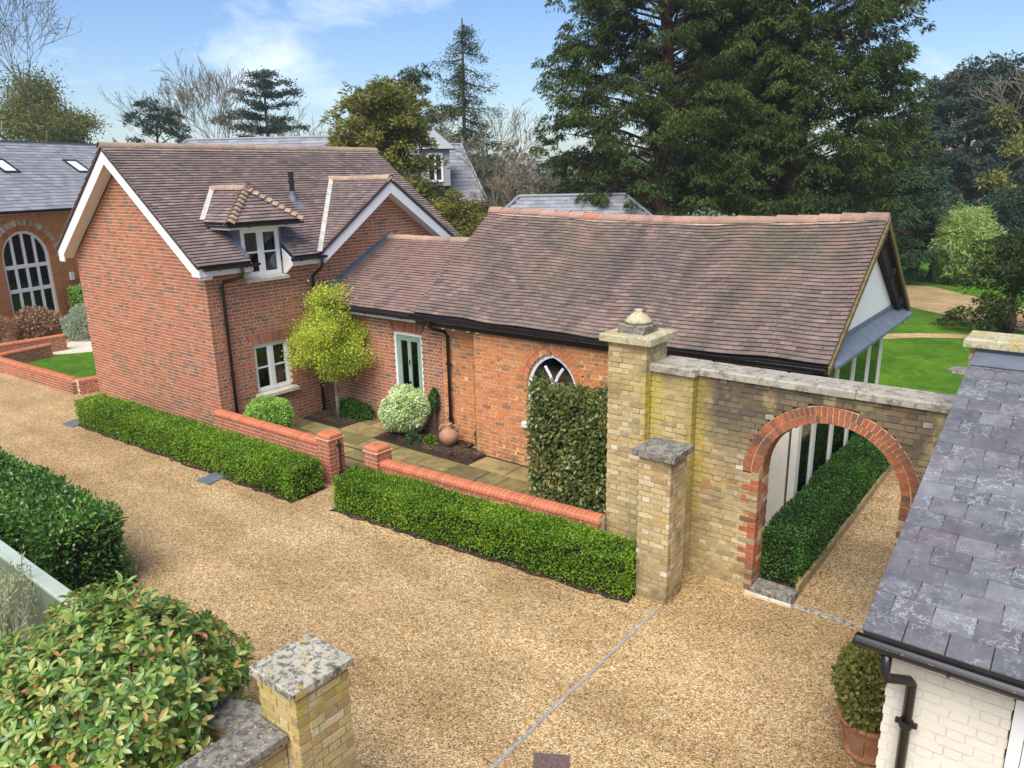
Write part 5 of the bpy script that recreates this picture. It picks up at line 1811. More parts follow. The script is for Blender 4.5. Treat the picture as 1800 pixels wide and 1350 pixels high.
gate_pier('red brick gate pier carrying the gate hinge, beside the cottage wall', 3.47, -0.20, 0.34, 0.86)
gate_pier('red brick gate pier on the latch side, joined to the longer low wall', 4.70, -0.15, 0.34, 0.86)
gt = thing('iron_gate', 'thin black iron gate with three rails between red brick gate piers', 'gate', (4.25, 0.0, 0))
b = MB()
b.tube([(3.86, 0.0, 0.05), (3.86, 0.0, 0.84)], 0.016, 8)
build('hinge_stile', b, 'iron', gt)
b = MB()
b.tube([(4.66, 0.03, 0.05), (4.66, 0.03, 0.80)], 0.014, 8)
build('latch_stile', b, 'iron', gt)
for z in (0.76, 0.55, 0.36, 0.12):
    b = MB()
    b.tube([(3.86, 0.0, z), (4.66, 0.03, z)], 0.008, 6)
    build('rail', b, 'iron', gt)
for z in (0.74, 0.2):
    b = MB()
    b.box(3.815, -0.025, z - 0.03, 3.885, 0.025, z + 0.03)
    build('hinge', b, 'iron', gt)

# ------------------------------------------------------------------ paved courtyard
rp = random.Random(21)
pv = MB()
pv.add([(0.0, -0.12, 0.004), (9.3, 0.1, 0.004), (9.3, 2.62, 0.004), (0.0, 3.0, 0.004)], [(0, 1, 2, 3)])
court = struct('courtyard', pv, 'soil')
WM[court] = Matrix.Identity(4)
bedA = (0.05, 2.2, 1.42, 2.98)      # x0, y0, x1, y1
bedB = (2.5, 2.15, 5.2, 2.9)
xs0 = 0.02
y = -0.05
rows_ = []
while y < 2.95:
    h = rp.choice((0.42, 0.5, 0.58))
    rows_.append((y, min(y + h, 2.97)))
    y += h
for (ya, yb2) in rows_:
    x = rp.uniform(-0.4, 0.0)
    while x < 9.2:
        w = rp.choice((0.45, 0.6, 0.75, 0.9))
        a, e = max(x, 0.02), min(x + w, 9.2)
        x += w
        if e - a < 0.1 or yb2 - ya < 0.1:
            continue
        ym = (ya + yb2) / 2
        lim = 2.95 if (a + e) / 2 < 4.0 else 2.58
        y1 = min(yb2, lim)
        if y1 - ya < 0.08 or ya < -0.1 + 0.03 * a - 0.1:
            continue
        pieces = [(a, e)]
        for (bx0, by0, bx1, by1) in (bedA, bedB):
            if by0 < ym < by1:
                nx = []
                for (p0, p1) in pieces:
                    if p1 <= bx0 or p0 >= bx1:
                        nx.append((p0, p1))
                    else:
                        if p0 < bx0 - 0.08:
                            nx.append((p0, bx0))
                        if p1 > bx1 + 0.08:
                            nx.append((bx1, p1))
                pieces = nx
        for (p0, p1) in pieces:
            yl = max(ya, 0.12 + 0.022 * p0 - 0.05)
            if y1 - yl < 0.08:
                continue
            b = MB()
            zt = 0.034 + rp.uniform(-0.004, 0.004)
            b.cbox(p0 + 0.011, yl + 0.011, 0.005, p1 - 0.011, y1 - 0.011, zt, 0.007, jit=0.005)
            build('paving_slab', b, 'paving', court)


def bark_bed(x0, y0, x1, y1, n, label):
    b = MB()
    b.box(x0, y0, 0.008, x1, y1, 0.045)
    for i in range(n):
        x, y_ = rp.uniform(x0, x1), rp.uniform(y0, y1)
        z = 0.045 + rp.uniform(-0.002, 0.02)
        s_, a, w = rp.uniform(0.012, 0.035), rp.random() * 6.28, rp.uniform(0.25, 0.6)
        c, s2 = math.cos(a) * s_, math.sin(a) * s_
        t = rp.uniform(-0.01, 0.015)
        b.add([(x - c, y_ - s2, z), (x + s2 * w, y_ - c * w, z + t), (x + c, y_ + s2, z + 0.004), (x - s2 * w, y_ + c * w, z + 0.005)], [(0, 1, 2, 3)], rp.random() * 0.998 + 0.001)
    o = build('bark_mulch_bed', b, 'mulch')
    o['kind'] = 'stuff'
    o['label'] = label
    o['category'] = 'mulch'
    return o


bark_bed(*bedA, 2600, 'dark bark mulch bed around the golden standard tree')
bark_bed(2.5, 2.15, 4.6, 2.9, 2600, 'dark bark mulch bed around the cream variegated bush')
bark_bed(4.62, 2.2, 5.15, 2.6, 500, 'strip of dark bark mulch at foot of orange barn wall')

# ------------------------------------------------------------------ flat things on the gravel
b = MB()
pts = [gnd(u, v) for u, v in ((344, 846), (369, 853), (403, 835), (378, 831))]
b.prism([(q[0], q[1], 0.004) for q in pts], (0, 0, 0.014))
solo('slate_slab', b, 'lead', (pts[0][0], pts[0][1], 0), 'grey slate slab set in gravel beside the box hedge', 'slab')
b = MB()
pts = [gnd(u, v) for u, v in ((108, 746), (128, 752), (150, 742), (134, 737))]
b.prism([(q[0], q[1], 0.004) for q in pts], (0, 0, 0.014))
solo('slate_slab', b, 'lead', (pts[0][0], pts[0][1], 0), 'grey slate slab by the cottage end of the box hedge, half hidden', 'slab')
M['rust'] = m_plain('rusty_iron', (0.14, 0.095, 0.085), 0.7, 0.25, 0.3, 30, 0.5)
q = gnd(968, 1352)
mh = thing('manhole_cover', 'rusty brown studded iron manhole cover set in gravel', 'manhole', (q[0], q[1], 0))
b = MB()
ca, sa = math.cos(0.55), math.sin(0.55)
rot = lambda x, y_: (q[0] + x * ca - y_ * sa, q[1] + x * sa + y_ * ca)
b.prism([(*rot(x, y_), 0.004) for x, y_ in ((-0.17, -0.17), (0.17, -0.17), (0.17, 0.17), (-0.17, 0.17))], (0, 0, 0.02))
build('cover', b, 'rust', mh)
b = MB()
for i in range(7):
    for j in range(7):
        x, y_ = rot(-0.135 + i * 0.045, -0.135 + j * 0.045)
        b.box(x - 0.006, y_ - 0.006, 0.0242, x + 0.006, y_ + 0.006, 0.029)
build('studs', b, 'rust', mh)
M['stone_edge'] = m_stone('stone_edge', (0.36, 0.34, 0.30), 0.35, 0.2, 0.3, 0.62)
ke = thing('drive_edging', 'narrow pale concrete edging strip crossing the gravel drive', 'edging', (10.5, -2.4, 0))
rk = random.Random(3)
y = -0.32
while y > -9:
    L = rk.uniform(0.85, 1.0)
    b = MB()
    x0 = 10.50 + rk.uniform(-0.006, 0.006)
    b.cbox(x0 - 0.021, y - L + 0.008, -0.02, x0 + 0.021, y, 0.018, 0.008, jit=0.004)
    build('edging_length', b, 'stone_edge', ke)
    y -= L
# stone kerbs at the foot of the arch and the planter edging beyond
pk = thing('arch_plinth', 'worn mossy stone plinth at foot of arch under box hedge', 'plinth', (11.55, 0.85, 0))
b = MB()
b.cbox(11.31, 0.70, 0.0, 11.86, 1.0, 0.11, 0.015, jit=0.01)
build('plinth_stone', b, 'stone_dark', pk)
b = MB()
b.cbox(11.25, 0.66, -0.02, 11.58, 0.699, 0.045, 0.01, jit=0.006)
b.cbox(11.585, 0.66, -0.02, 11.87, 0.699, 0.045, 0.01, jit=0.006)
build('plinth_kerb', b, 'stone_sill', pk)
b = MB()
b.cbox(11.9, 0.70, -0.02, 13.0, 0.80, 0.018, 0.008, jit=0.006)
solo('threshold_stone', b, 'stone_pale', (12.4, 0.75, 0), 'thin stone threshold strip across the gravel under the arch', 'threshold')
pe = thing('planter_edging', 'weathered timber board edging along the hedge beyond the arch', 'edging', (11.83, 3.6, 0))
for (ya, yb2) in ((1.005, 3.1), (3.11, 5.2), (5.21, 7.6)):
    b = MB()
    b.box(11.81, ya, -0.02, 11.85, yb2, 0.15)
    build('board', b, 'wood', pe)
for yy in (1.2, 3.1, 5.2):
    b = MB()
    b.box(11.80 - 0.05, yy - 0.03, -0.02, 11.808, yy + 0.03, 0.17)
    build('peg', b, 'wood', pe)
b = MB()
b.add([(11.22, 1.0, 0.06), (11.81, 1.0, 0.06), (11.81, 7.6, 0.06), (11.22, 7.6, 0.06)], [(0, 1, 2, 3)])
struct('planting_bed', b, 'soil')
b = MB()
b.box(10.40, 1.15, -0.02, 11.2, 2.6, 0.05)
struct('door_landing', b, 'paving')

# ------------------------------------------------------------------ clay jar and terracotta pot
q = gnd(790, 787)
ja = thing('clay_amphora', 'weathered clay amphora with two handles standing in bark bed', 'jar', (q[0], q[1], 0.04))
b = MB()
b.lathe((q[0], q[1], 0.045), [(0.06, 0), (0.11, 0.03), (0.19, 0.14), (0.21, 0.22), (0.195, 0.29), (0.12, 0.35), (0.075, 0.385), (0.066, 0.45), (0.08, 0.475), (0.075, 0.49), (0.055, 0.48), (0.05, 0.40)], 22)
build('body', b, 'jar', ja, smooth=True)
for sgn in (1, -1):
    b = MB()
    cx_, cy_ = _R0[0] * sgn, _R0[1] * sgn
    pts = [(q[0] + cx_ * r, q[1] + cy_ * r, 0.045 + z) for r, z in ((0.065, 0.43), (0.15, 0.45), (0.19, 0.39), (0.17, 0.31))]
    b.tube(pts, 0.02, 7)
    build('handle', b, 'jar', ja, smooth=True)
px_, py_ = 13.27, -1.38
pt = thing('terracotta_pot', 'large terracotta pot with relief panels beside cream outbuilding', 'pot', (px_, py_, 0))
b = MB()
b.lathe((px_, py_, 0), [(0.20, 0), (0.215, 0.02), (0.215, 0.05), (0.20, 0.06), (0.235, 0.20), (0.265, 0.34), (0.265, 0.36), (0.30, 0.375), (0.305, 0.42), (0.295, 0.43), (0.255, 0.43), (0.25, 0.36)], 30)
build('body', b, 'terracotta', pt, smooth=True)
for k in range(6):
    a = k * math.pi / 3 + 0.3
    b = MB()
    for j in range(8):
        t0 = a - 0.28 + 0.56 * j / 8
        t1 = a - 0.28 + 0.56 * (j + 1) / 8
        z0, z1 = 0.12, 0.29 + 0.02 * math.sin(j / 7 * math.pi)
        r0, r1 = 0.222, 0.257
        b.prism([(px_ + r0 * math.cos(t0), py_ + r0 * math.sin(t0), z0), (px_ + r0 * math.cos(t1), py_ + r0 * math.sin(t1), z0), (px_ + r1 * math.cos(t1), py_ + r1 * math.sin(t1), z1), (px_ + r1 * math.cos(t0), py_ + r1 * math.sin(t0), z1)], (math.cos(a) * 0.012, math.sin(a) * 0.012, 0))
    build('relief_panel', b, 'jar', pt)
b = MB()
b.lathe((px_, py_, 0.30), [(0.24, 0), (0.245, 0.06)], 20)
build('soil', b, 'soil', pt)

M['sage_cap'] = m_plain('sage_cap', (0.40, 0.46, 0.38), 0.6, 0.1)
# sage green rendered wall on the left
sg = thing('sage_wall', 'sage green rendered wall with white coping behind olive shrub', 'wall', (4.0, -5.8, 0))
b = MB()
b.box(-1.5, -5.86, 0, 7.12, -5.74, 1.56)
build('wall_face', b, 'sage_wall', sg)
for k in range(7):
    b = MB()
    x0 = -1.5 + k * 1.235
    b.cbox(x0 + 0.002, -5.87, 1.562, x0 + 1.233, -5.73, 1.60, 0.006, jit=0.002)
    build('coping_length', b, 'sage_cap', sg)
# ------------------------------------------------------------------ coach house on the left with tall arched windows
M['room_pale'] = m_plain('room_pale', (0.22, 0.21, 0.19), 0.9, 0.25, 0.2, 1.5)
ang = RAD(110.1)
LO = V3((-17.4, 2.7, 0))
LD = V3((math.cos(ang), math.sin(ang), 0))
LN = V3((LD[1], -LD[0], 0))
ch = thing('coach_house', 'orange brick coach house with slate roof, rooflights and tall arched white window', 'house', tuple(LO - LN * 3))
P = Pieces(ch)
wc, wr, wz, ws = 0.31, 0.98, 2.82, 0.22
LS0, LS1 = -6.0, 9.0
holes = []
for k in (-4.4, 0.0, 4.4):
    holes.append([(wc + k - wr, ws), (wc + k + wr, ws)] + arcpoly(wc + k, wz, wr, 16))
M['brick_coach'] = m_brick('brick_coach', [(0.0, (0.44, 0.15, 0.05)), (0.5, (0.54, 0.20, 0.07)), (0.85, (0.44, 0.17, 0.07)), (1.0, (0.28, 0.13, 0.07))], dirt=(0.25, 0.14, 0.07), dirt_amt=0.3)
wall(P, 'front_wall', LO, LD, LN, [[(LS0, -0.05), (LS1, -0.05), (LS1, 4.45), (LS0, 4.45)]] + holes, 0.3, 'brick_coach', 'mortar_old', seed=81)
for k in (-4.4, 0.0, 4.4):
    c = wc + k
    voussoirs(P, LO, LD, LN, c, wz, wr, wr + 0.22, math.pi, 0, 34, 'brick_coach', proud=0.012)
    voussoirs(P, LO, LD, LN, c, wz - 0.1, wr + 0.30, wr + 0.52, math.pi, 0, 40, 'brick_yellow', proud=0.02)
    # white frame: vertical bars and transoms
    b = MB()
    IN = -LN

    def fb(u0, u1, z0, z1, y0=0.08, y1=0.16):
        b.obox(LO + LD * u0 + ZAX * z0 + IN * y0, LD * (u1 - u0), IN * (y1 - y0), ZAX * (z1 - z0))
    ro = [(c + wr, ws)] + arcpoly(c, wz, wr, 20) + [(c - wr, ws)]
    ri = [(c + wr - 0.10, ws)] + arcpoly(c, wz, wr - 0.10, 20) + [(c - wr + 0.10, ws)]
    for i in range(len(ro) - 1):
        b.prism([LO + LD * q[0] + ZAX * q[1] + IN * 0.06 for q in (ro[i], ro[i + 1], ri[i + 1], ri[i])], IN * 0.1)
    for du in (-0.46, 0.0, 0.46):
        fb(c + du - 0.05, c + du + 0.05, ws, wz + math.sqrt((wr - 0.08) ** 2 - du * du))
    for z in (1.62, 2.50):
        fb(c - wr + 0.08, c + wr - 0.08, z - 0.07, z + 0.07, 0.075, 0.165)
    fb(c - wr + 0.08, c + wr - 0.08, ws, ws + 0.14, 0.075, 0.165)
    w = build('window', b, 'white', ch)
    us = [-wr + 0.08, -0.46, 0.0, 0.46, wr - 0.08]
    for i in range(4):
        for (z0, z1) in ((ws + 0.14, 1.55), (1.69, 2.43), (2.57, None)):
            a0, a1 = c + us[i] + (0.04 if i else 0), c + us[i + 1] - (0.04 if i < 3 else 0)
            g = MB()
            if z1:
                poly = [(a0, z0), (a1, z0), (a1, z1), (a0, z1)]
            else:
                f = lambda u: wz + math.sqrt(max((wr - 0.085) ** 2 - (u - c) ** 2, 0.0))
                poly = [(a0, z0), (a1, z0)] + [(a1 + (a0 - a1) * t / 5, f(a1 + (a0 - a1) * t / 5)) for t in range(6)]
            g.prism([LO + LD * u + ZAX * z + IN * 0.115 for u, z in poly], IN * 0.008)
            build('pane', g, 'glass', w)
    g = MB()
    q = LO + LD * (c - wr) + IN * 0.31 + ZAX * 0.2
    a_, c_, e_ = LD * (2 * wr), IN * 3.0, ZAX * 3.7
    g.add([q, q + a_, q + a_ + c_, q + c_, q + e_, q + a_ + e_, q + a_ + c_ + e_, q + c_ + e_], [(0, 1, 2, 3), (4, 7, 6, 5), (1, 5, 6, 2), (2, 6, 7, 3), (3, 7, 4, 0)])
    build('room_interior', g, 'room_pale', w)
    for (z0, z1) in ((2.25, 2.42),):            # gallery floor edge and balusters inside
        g = MB()
        g.obox(LO + LD * (c - wr) + IN * 1.0 + ZAX * z0, LD * 2 * wr, IN * 0.1, ZAX * (z1 - z0))
        build('gallery_edge', g, 'curtain', w)
    for j in range(15):
        g = MB()
        g.obox(LO + LD * (c - wr + 0.06 + j * 0.13) + IN * 1.03 + ZAX * 2.43, LD * 0.045, IN * 0.03, ZAX * 0.62)
        build('baluster', g, 'curtain', w)
    for uu in (-0.9, 0.62):
        g = MB()
        g.obox(LO + LD * (c + uu) + IN * 0.45 + ZAX * 0.3, LD * 0.28, IN * 0.05, ZAX * 1.5)
        build('curtain', g, 'curtain', w)
# roof of slates
ey, ez, ry, rz = 0.32, 4.52, -3.9, 7.2
A = LO + LN * ey + ZAX * ez
V = (IN * (ey - ry) + ZAX * (rz - ez))
vl = np.linalg.norm(V)
roof(P, 'front_roof_slope', A, LD, V / vl, [(LS0, 0), (LS1, 0), (LS1, vl), (LS0, vl)], 'slate_far', gauge=0.22, tw=0.32, seed=82, kind='slate', thick=0.03, length=0.4)
b = MB()
q = LO + LN * ry + ZAX * rz
b.prism([q + LD * LS0, q + LD * LS0 - LN * (ey - ry) + ZAX * (ez - rz), q + LD * LS0 - LN * (ey - ry) + ZAX * (ez - rz - 0.1), q + LD * LS0 - ZAX * 0.1], LD * (LS1 - LS0))
build('rear_roof_slope', b, 'slate_far', ch)
b = MB()
q = LO + LN * (ry - 0.1) + LD * LS0 + ZAX * (rz - 0.02)
b.obox(q, LD * (LS1 - LS0), -LN * -0.2, ZAX * 0.06)
build('ridge', b, 'lead', ch)
for s_ in (LS0, LS1 - 0.3):
    b = MB()
    b.prism([LO + LD * s_ - LN * 0.32, LO + LD * s_ - LN * 7.8, LO + LD * s_ - LN * 7.8 + ZAX * 4.45, LO + LD * s_ + LN * ry + ZAX * (rz - 0.15), LO + LD * s_ - LN * 0.32 + ZAX * 4.6], LD * 0.3)
    build('end_wall', b, 'brick_coach', ch)
b = MB()
b.obox(LO + LD * LS0 - LN * 7.9, LD * (LS1 - LS0), LN * 0.28, ZAX * 4.4)
build('rear_wall', b, 'brick_coach', ch)
gutter('gutter', LO + LD * LS0 + LN * (ey + 0.04) + ZAX * (ez - 0.04), LO + LD * LS1 + LN * (ey + 0.04) + ZAX * (ez - 0.04), 0.06, ch, brackets=False)
for k in range(40):
    b = MB()
    b.obox(LO + LD * (-3 + k * 0.3) + LN * 0.02 + ZAX * 4.40, LD * 0.08, LN * 0.26, ZAX * 0.1)
    build('rafter_foot', b, 'white', ch)
# rooflights
for s_ in (1.55, 5.0):
    o = A + LD * s_ + V / vl * 2.55
    nn = np.cross(LD, V / vl)
    b = MB()
    vv = V / vl
    for (u0, u1, v0, v1) in ((0, 0.09, 0, 1.0), (0.61, 0.70, 0, 1.0), (0.091, 0.609, 0, 0.09), (0.091, 0.609, 0.91, 1.0)):
        b.obox(o + LD * u0 + vv * v0, LD * (u1 - u0), vv * (v1 - v0), nn * 0.07)
    rl_ = build('rooflight', b, 'black', ch)
    for (u0, u1) in ((0.092, 0.34), (0.36, 0.608)):
        b = MB()
        b.obox(o + LD * u0 + vv * 0.092 + nn * 0.02, LD * (u1 - u0), vv * 0.816, nn * 0.02)
        build('pane', b, 'white', rl_)
# wall lamp
b = MB()
q = LO + LD * 2.0 + ZAX * 1.75
b.obox(q, LD * 0.14, LN * 0.12, ZAX * 0.30)
build('wall_lamp', b, 'cream', ch)
P.finish()

# low red walls, steps and lawn in front of the coach house
low_wall('forecourt_wall', 'low red brick wall with rounded coping edging the gravel by the small lawn', (-12.6, -0.42), (-6.82, -0.15), 0.44, 84)
low_wall('forecourt_wall', 'short low brick wall return closing the small lawn beside the cottage', (-6.72, -0.16), (-6.60, 0.36), 0.44, 86)
low_wall('stepped_wall', 'low red brick wall across the small lawn from the kerbside wall', (-12.0, -0.25), (-12.35, 1.34), 0.46, 88, end=True)
low_wall('stepped_wall', 'low red brick wall beside path under the coach house shrubs', (-13.2, -0.6), (-13.08, 2.12), 0.55, 90, end=True)
sheet('front_lawn', [(-12.2, -0.35), (-6.7, -0.1), (-6.2, 4.2), (-11.8, 2.6), (-12.4, 1.6)], 0.012, 'grass')
sheet('stone_path', [(-13.0, 1.5), (-12.4, 1.6), (-11.8, 2.6), (-6.2, 4.2), (-6.2, 5.2), (-13.2, 4.6), (-14.6, 3.0)], 0.008, 'stone_sill')

# ------------------------------------------------------------------ slate-roofed houses beyond
M['far_wall'] = m_plain('far_wall', (0.40, 0.20, 0.11), 0.9, 0.2)


def far_house(name, label, u, d, w, dep, ze, zr, rotz, wallm='far_wall', hip=1.2, dormer=None):
    x, y = colxy(u, d)
    t = thing(name, label, 'house', (x, y, 0))
    c, s_ = math.cos(rotz), math.sin(rotz)
    T = lambda a, b_, z: (x + a * c - b_ * s_, y + a * s_ + b_ * c, z)
    b = MB()
    vs = [T(-w, -dep, 0), T(w, -dep, 0), T(w, dep, 0), T(-w, dep, 0), T(-w, -dep, ze), T(w, -dep, ze), T(w, dep, ze), T(-w, dep, ze)]
    b.add(vs, BOXF)
    build('walls', b, wallm, t)
    # hipped roof covered in slate courses
    W2, D2 = w + 0.35, dep + 0.35
    E = [V3(T(-W2, -D2, ze)), V3(T(W2, -D2, ze)), V3(T(W2, D2, ze)), V3(T(-W2, D2, ze))]
    Rg = [V3(T(-W2 + hip, 0, zr)), V3(T(W2 - hip, 0, zr))]
    P = Pieces(t, 0)
    for (a, e, r0, r1) in ((0, 1, Rg[0], Rg[1]), (1, 2, Rg[1], Rg[1]), (2, 3, Rg[1], Rg[0]), (3, 0, Rg[0], Rg[0])):
        U = E[e] - E[a]
        L = np.linalg.norm(U)
        U /= L
        q0, q1 = r0 - E[a], r1 - E[a]
        p0, p1 = q0 @ U, q1 @ U
        Vd = q0 - U * p0
        h = np.linalg.norm(Vd)
        Vd /= h
        poly = [(0, 0), (L, 0), (p1, h), (p0, h)] if abs(p1 - p0) > 0.01 else [(0, 0), (L, 0), (p0, h)]
        roof(P, 'roof_slope', E[a], U, Vd, poly, 'slate_far', gauge=0.26, tw=0.4, seed=int(u) + a, kind='slate', thick=0.03, length=0.4)
    for (a, e) in ((E[0], Rg[0]), (E[1], Rg[1]), (E[2], Rg[1]), (E[3], Rg[0]), (Rg[0], Rg[1])):
        b = MB()
        b.tube([a + ZAX * 0.03, e + ZAX * 0.03], 0.07, 6)
        build('hip_tile', b, 'slate_far', t)
    b = MB()
    for i in range(4):
        a, e = E[i], E[(i + 1) % 4]
        b.tube([a - ZAX * 0.06, e - ZAX * 0.06], 0.06, 5)
    build('gutter', b, 'black', t)
    P.finish()
    return t, T


sh, T = far_house('slate_house', 'red brick house with steep grey slate roof and white dormer behind cypress', 762, 41, 2.4, 2.3, 4.2, 7.1, 0.75)
# dormer turret with white window
q = at(765, 298, 37.6)
b = MB()
ax_, ay_ = V3((math.cos(0.75), math.sin(0.75), 0)), V3((-math.sin(0.75), math.cos(0.75), 0))
o = V3((q[0], q[1], 5.0)) - ax_ * 0.75
b.obox(o, ax_ * 1.5, ay_ * 1.6, (0, 0, 1.75))
dm = build('dormer', b, 'slate_far', sh)
b = MB()
oo = o - ay_ * 0.05
for (u0, u1, z0, z1) in ((0.35, 0.45, 0.2, 1.6), (0.70, 0.80, 0.2, 1.6), (1.05, 1.15, 0.2, 1.6), (0.45, 1.05, 0.2, 0.3), (0.45, 1.05, 1.5, 1.6), (0.45, 1.05, 0.85, 0.92)):
    b.obox(oo + ax_ * u0 + ZAX * z0, ax_ * (u1 - u0), ay_ * 0.045, (0, 0, z1 - z0))
build('window_frame', b, 'white', dm)
b = MB()
b.obox(o - ay_ * 0.02 + ax_ * 0.45 + ZAX * 0.3, ax_ * 0.6, ay_ * 0.015, (0, 0, 1.2))
build('pane', b, 'glass', dm)
b = MB()
cpt = o + ax_ * 0.75 + ay_ * 0.8 + ZAX * 2.75
cs = [o + ax_ * -0.3 + ay_ * -0.3 + ZAX * 1.78, o + ax_ * 1.8 + ay_ * -0.3 + ZAX * 1.78, o + ax_ * 1.8 + ay_ * 1.9 + ZAX * 1.78, o + ax_ * -0.3 + ay_ * 1.9 + ZAX * 1.78]
b.add(cs + [cpt], [(0, 1, 4), (1, 2, 4), (2, 3, 4), (3, 0, 4), (3, 2, 1, 0)])
build('dormer_roof', b, 'slate_far', dm)
far_house('slate_cottage', 'low building with pale slate roof under the dark yew behind the barn', 1005, 29, 3.3, 2.2, 3.2, 4.62, 0.62, hip=1.6)
far_house('long_slate_house', 'long slate roof ridge showing just above the cottage ridge', 500, 38, 6.5, 3.0, 5.0, 7.45, 0.60, hip=2.0)
# ------------------------------------------------------------------ vegetation
NR = np.random.RandomState


def unit(a):
    return a / (np.linalg.norm(a, axis=1, keepdims=True) + 1e-9)


def leaf_object(name, Pn, D, L, Wd, m, parent, seed=1, fold=0.0, stuff=True, side=None, label=None):
    """rhombus leaves: base points Pn, directions D, lengths L, half widths Wd"""
    rs_ = NR(seed)
    n = len(Pn)
    if side is None:
        side = unit(np.cross(D, unit(rs_.normal(size=(n, 3)))))
    L = np.broadcast_to(np.asarray(L, float).reshape(-1, 1), (n, 1))
    Wd = np.broadcast_to(np.asarray(Wd, float).reshape(-1, 1), (n, 1))
    nrm = np.cross(D, side)
    V = np.empty((n, 4, 3))
    V[:, 0] = Pn
    V[:, 1] = Pn + D * L * 0.45 + side * Wd + nrm * L * fold
    V[:, 2] = Pn + D * L
    V[:, 3] = Pn + D * L * 0.45 - side * Wd + nrm * L * fold
    me = bpy.data.meshes.new(name)
    me.vertices.add(4 * n)
    me.vertices.foreach_set('co', V.reshape(-1).astype(np.float32))
    me.loops.add(4 * n)
    me.loops.foreach_set('vertex_index', np.arange(4 * n, dtype=np.int32))
    me.polygons.add(n)
    me.polygons.foreach_set('loop_start', np.arange(0, 4 * n, 4, dtype=np.int32))
    a = me.attributes.new('rnd', 'FLOAT', 'FACE')
    a.data.foreach_set('value', (rs_.rand(n) * 0.998 + 0.001).astype(np.float32))
    me.materials.append(M[m])
    me.update()
    me.validate()
    o = bpy.data.objects.new(name, me)
    link(o, parent)
    if stuff:
        o['kind'] = 'stuff'
    if label:
        o['label'] = label
    return o


def box_surface(rs_, n, x0, y0, z0, x1, y1, z1, skip_bottom=True):
    """random points + outward normals on a box"""
    a, b, c = x1 - x0, y1 - y0, z1 - z0
    ar = np.array([a * b, a * c, a * c, b * c, b * c])
    f = rs_.choice(5, n, p=ar / ar.sum())
    u, v = rs_.rand(n), rs_.rand(n)
    Pn = np.zeros((n, 3))
    Nn = np.zeros((n, 3))
    Pn[:, 0] = x0 + u * a
    Pn[:, 1] = y0 + v * b
    Pn[:, 2] = z1
    Nn[:, 2] = 1
    for k, (ax, val, sg) in enumerate(((1, y0, -1), (1, y1, 1), (0, x0, -1), (0, x1, 1)), 1):
        s_ = f == k
        if ax == 1:
            Pn[s_, 0] = x0 + u[s_] * a
            Pn[s_, 1] = val
        else:
            Pn[s_, 1] = y0 + u[s_] * b
            Pn[s_, 0] = val
        Pn[s_, 2] = z0 + v[s_] * c
        Nn[s_] = 0
        Nn[s_, ax] = sg
    return Pn, Nn


def snoise(P_, f, seed):
    """cheap smooth noise in about -1..1"""
    rs_ = NR(seed)
    r = np.zeros(len(P_))
    for k in range(5):
        d = rs_.normal(size=3)
        d /= np.linalg.norm(d)
        r += np.sin(P_ @ d * f * (1 + k * 0.7) + rs_.rand() * 6.28) / (1 + k * 0.5)
    return r / 2.6


def hedge(name, label, A, B, width, h, n, m, leaf=(0.03, 0.012), seed=1, rough=0.03, round_=0.08, z0=0.0, cat='hedge', ncore=0.09, group=None):
    """clipped hedge along A-B (2-D) with a width and height: woody core and leaf shell"""
    rs_ = NR(seed)
    A, B = V3((*A, 0)), V3((*B, 0))
    d = B - A
    L = np.linalg.norm(d)
    d /= L
    s_ = V3((-d[1], d[0], 0))
    t = thing(name, label, cat, tuple((A + B) / 2), group)
    Pn, Nn = box_surface(rs_, n, 0, -width / 2, 0.0, L, width / 2, h)
    # round the edges: pull towards a rounded box
    q = Pn.copy()
    lim = np.array([[round_, -width / 2 + round_, -9], [L - round_, width / 2 - round_, h - round_]])
    cl = np.clip(q, lim[0], lim[1])
    off = q - cl
    ln = np.linalg.norm(off, axis=1, keepdims=True)
    sel = (ln[:, 0] > round_)
    q[sel] = cl[sel] + off[sel] / ln[sel] * round_
    Nn = np.where(ln > 1e-4, off / np.maximum(ln, 1e-6), Nn)
    disp = snoise(q, 3.2, seed) * rough + snoise(q, 11, seed + 1) * rough * 0.6 + rs_.normal(size=n) * rough * 0.4 - np.abs(rs_.normal(size=n)) * rough * 1.3
    q = q + Nn * disp[:, None]
    q[:, 2] = np.maximum(q[:, 2], 0.01)
    keep = (snoise(q, 9, seed + 5) + 0.5 * snoise(q, 23, seed + 6) + rs_.rand(n) * 0.9 > -0.45) & ((q[:, 2] > 0.07) | (rs_.rand(n) < 0.35))
    q, Nn = q[keep], Nn[keep]
    n = len(q)
    D = unit(Nn * 0.8 + rs_.normal(size=(n, 3)) * 0.75 + np.array([0, 0, 0.25]))
    Wp = A + q[:, :1] * d + q[:, 1:2] * s_ + np.array([0, 0, z0]) + q[:, 2:3] * ZAX
    Dw = D[:, :1] * d + D[:, 1:2] * s_ + D[:, 2:3] * ZAX
    leaf_object('foliage', Wp, Dw, leaf[0] * (0.6 + 0.8 * rs_.rand(n)), leaf[1] * (0.7 + 0.6 * rs_.rand(n)), m, t, seed)
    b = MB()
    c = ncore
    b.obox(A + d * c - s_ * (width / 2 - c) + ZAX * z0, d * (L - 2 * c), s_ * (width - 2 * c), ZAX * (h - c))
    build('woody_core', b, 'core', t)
    return t


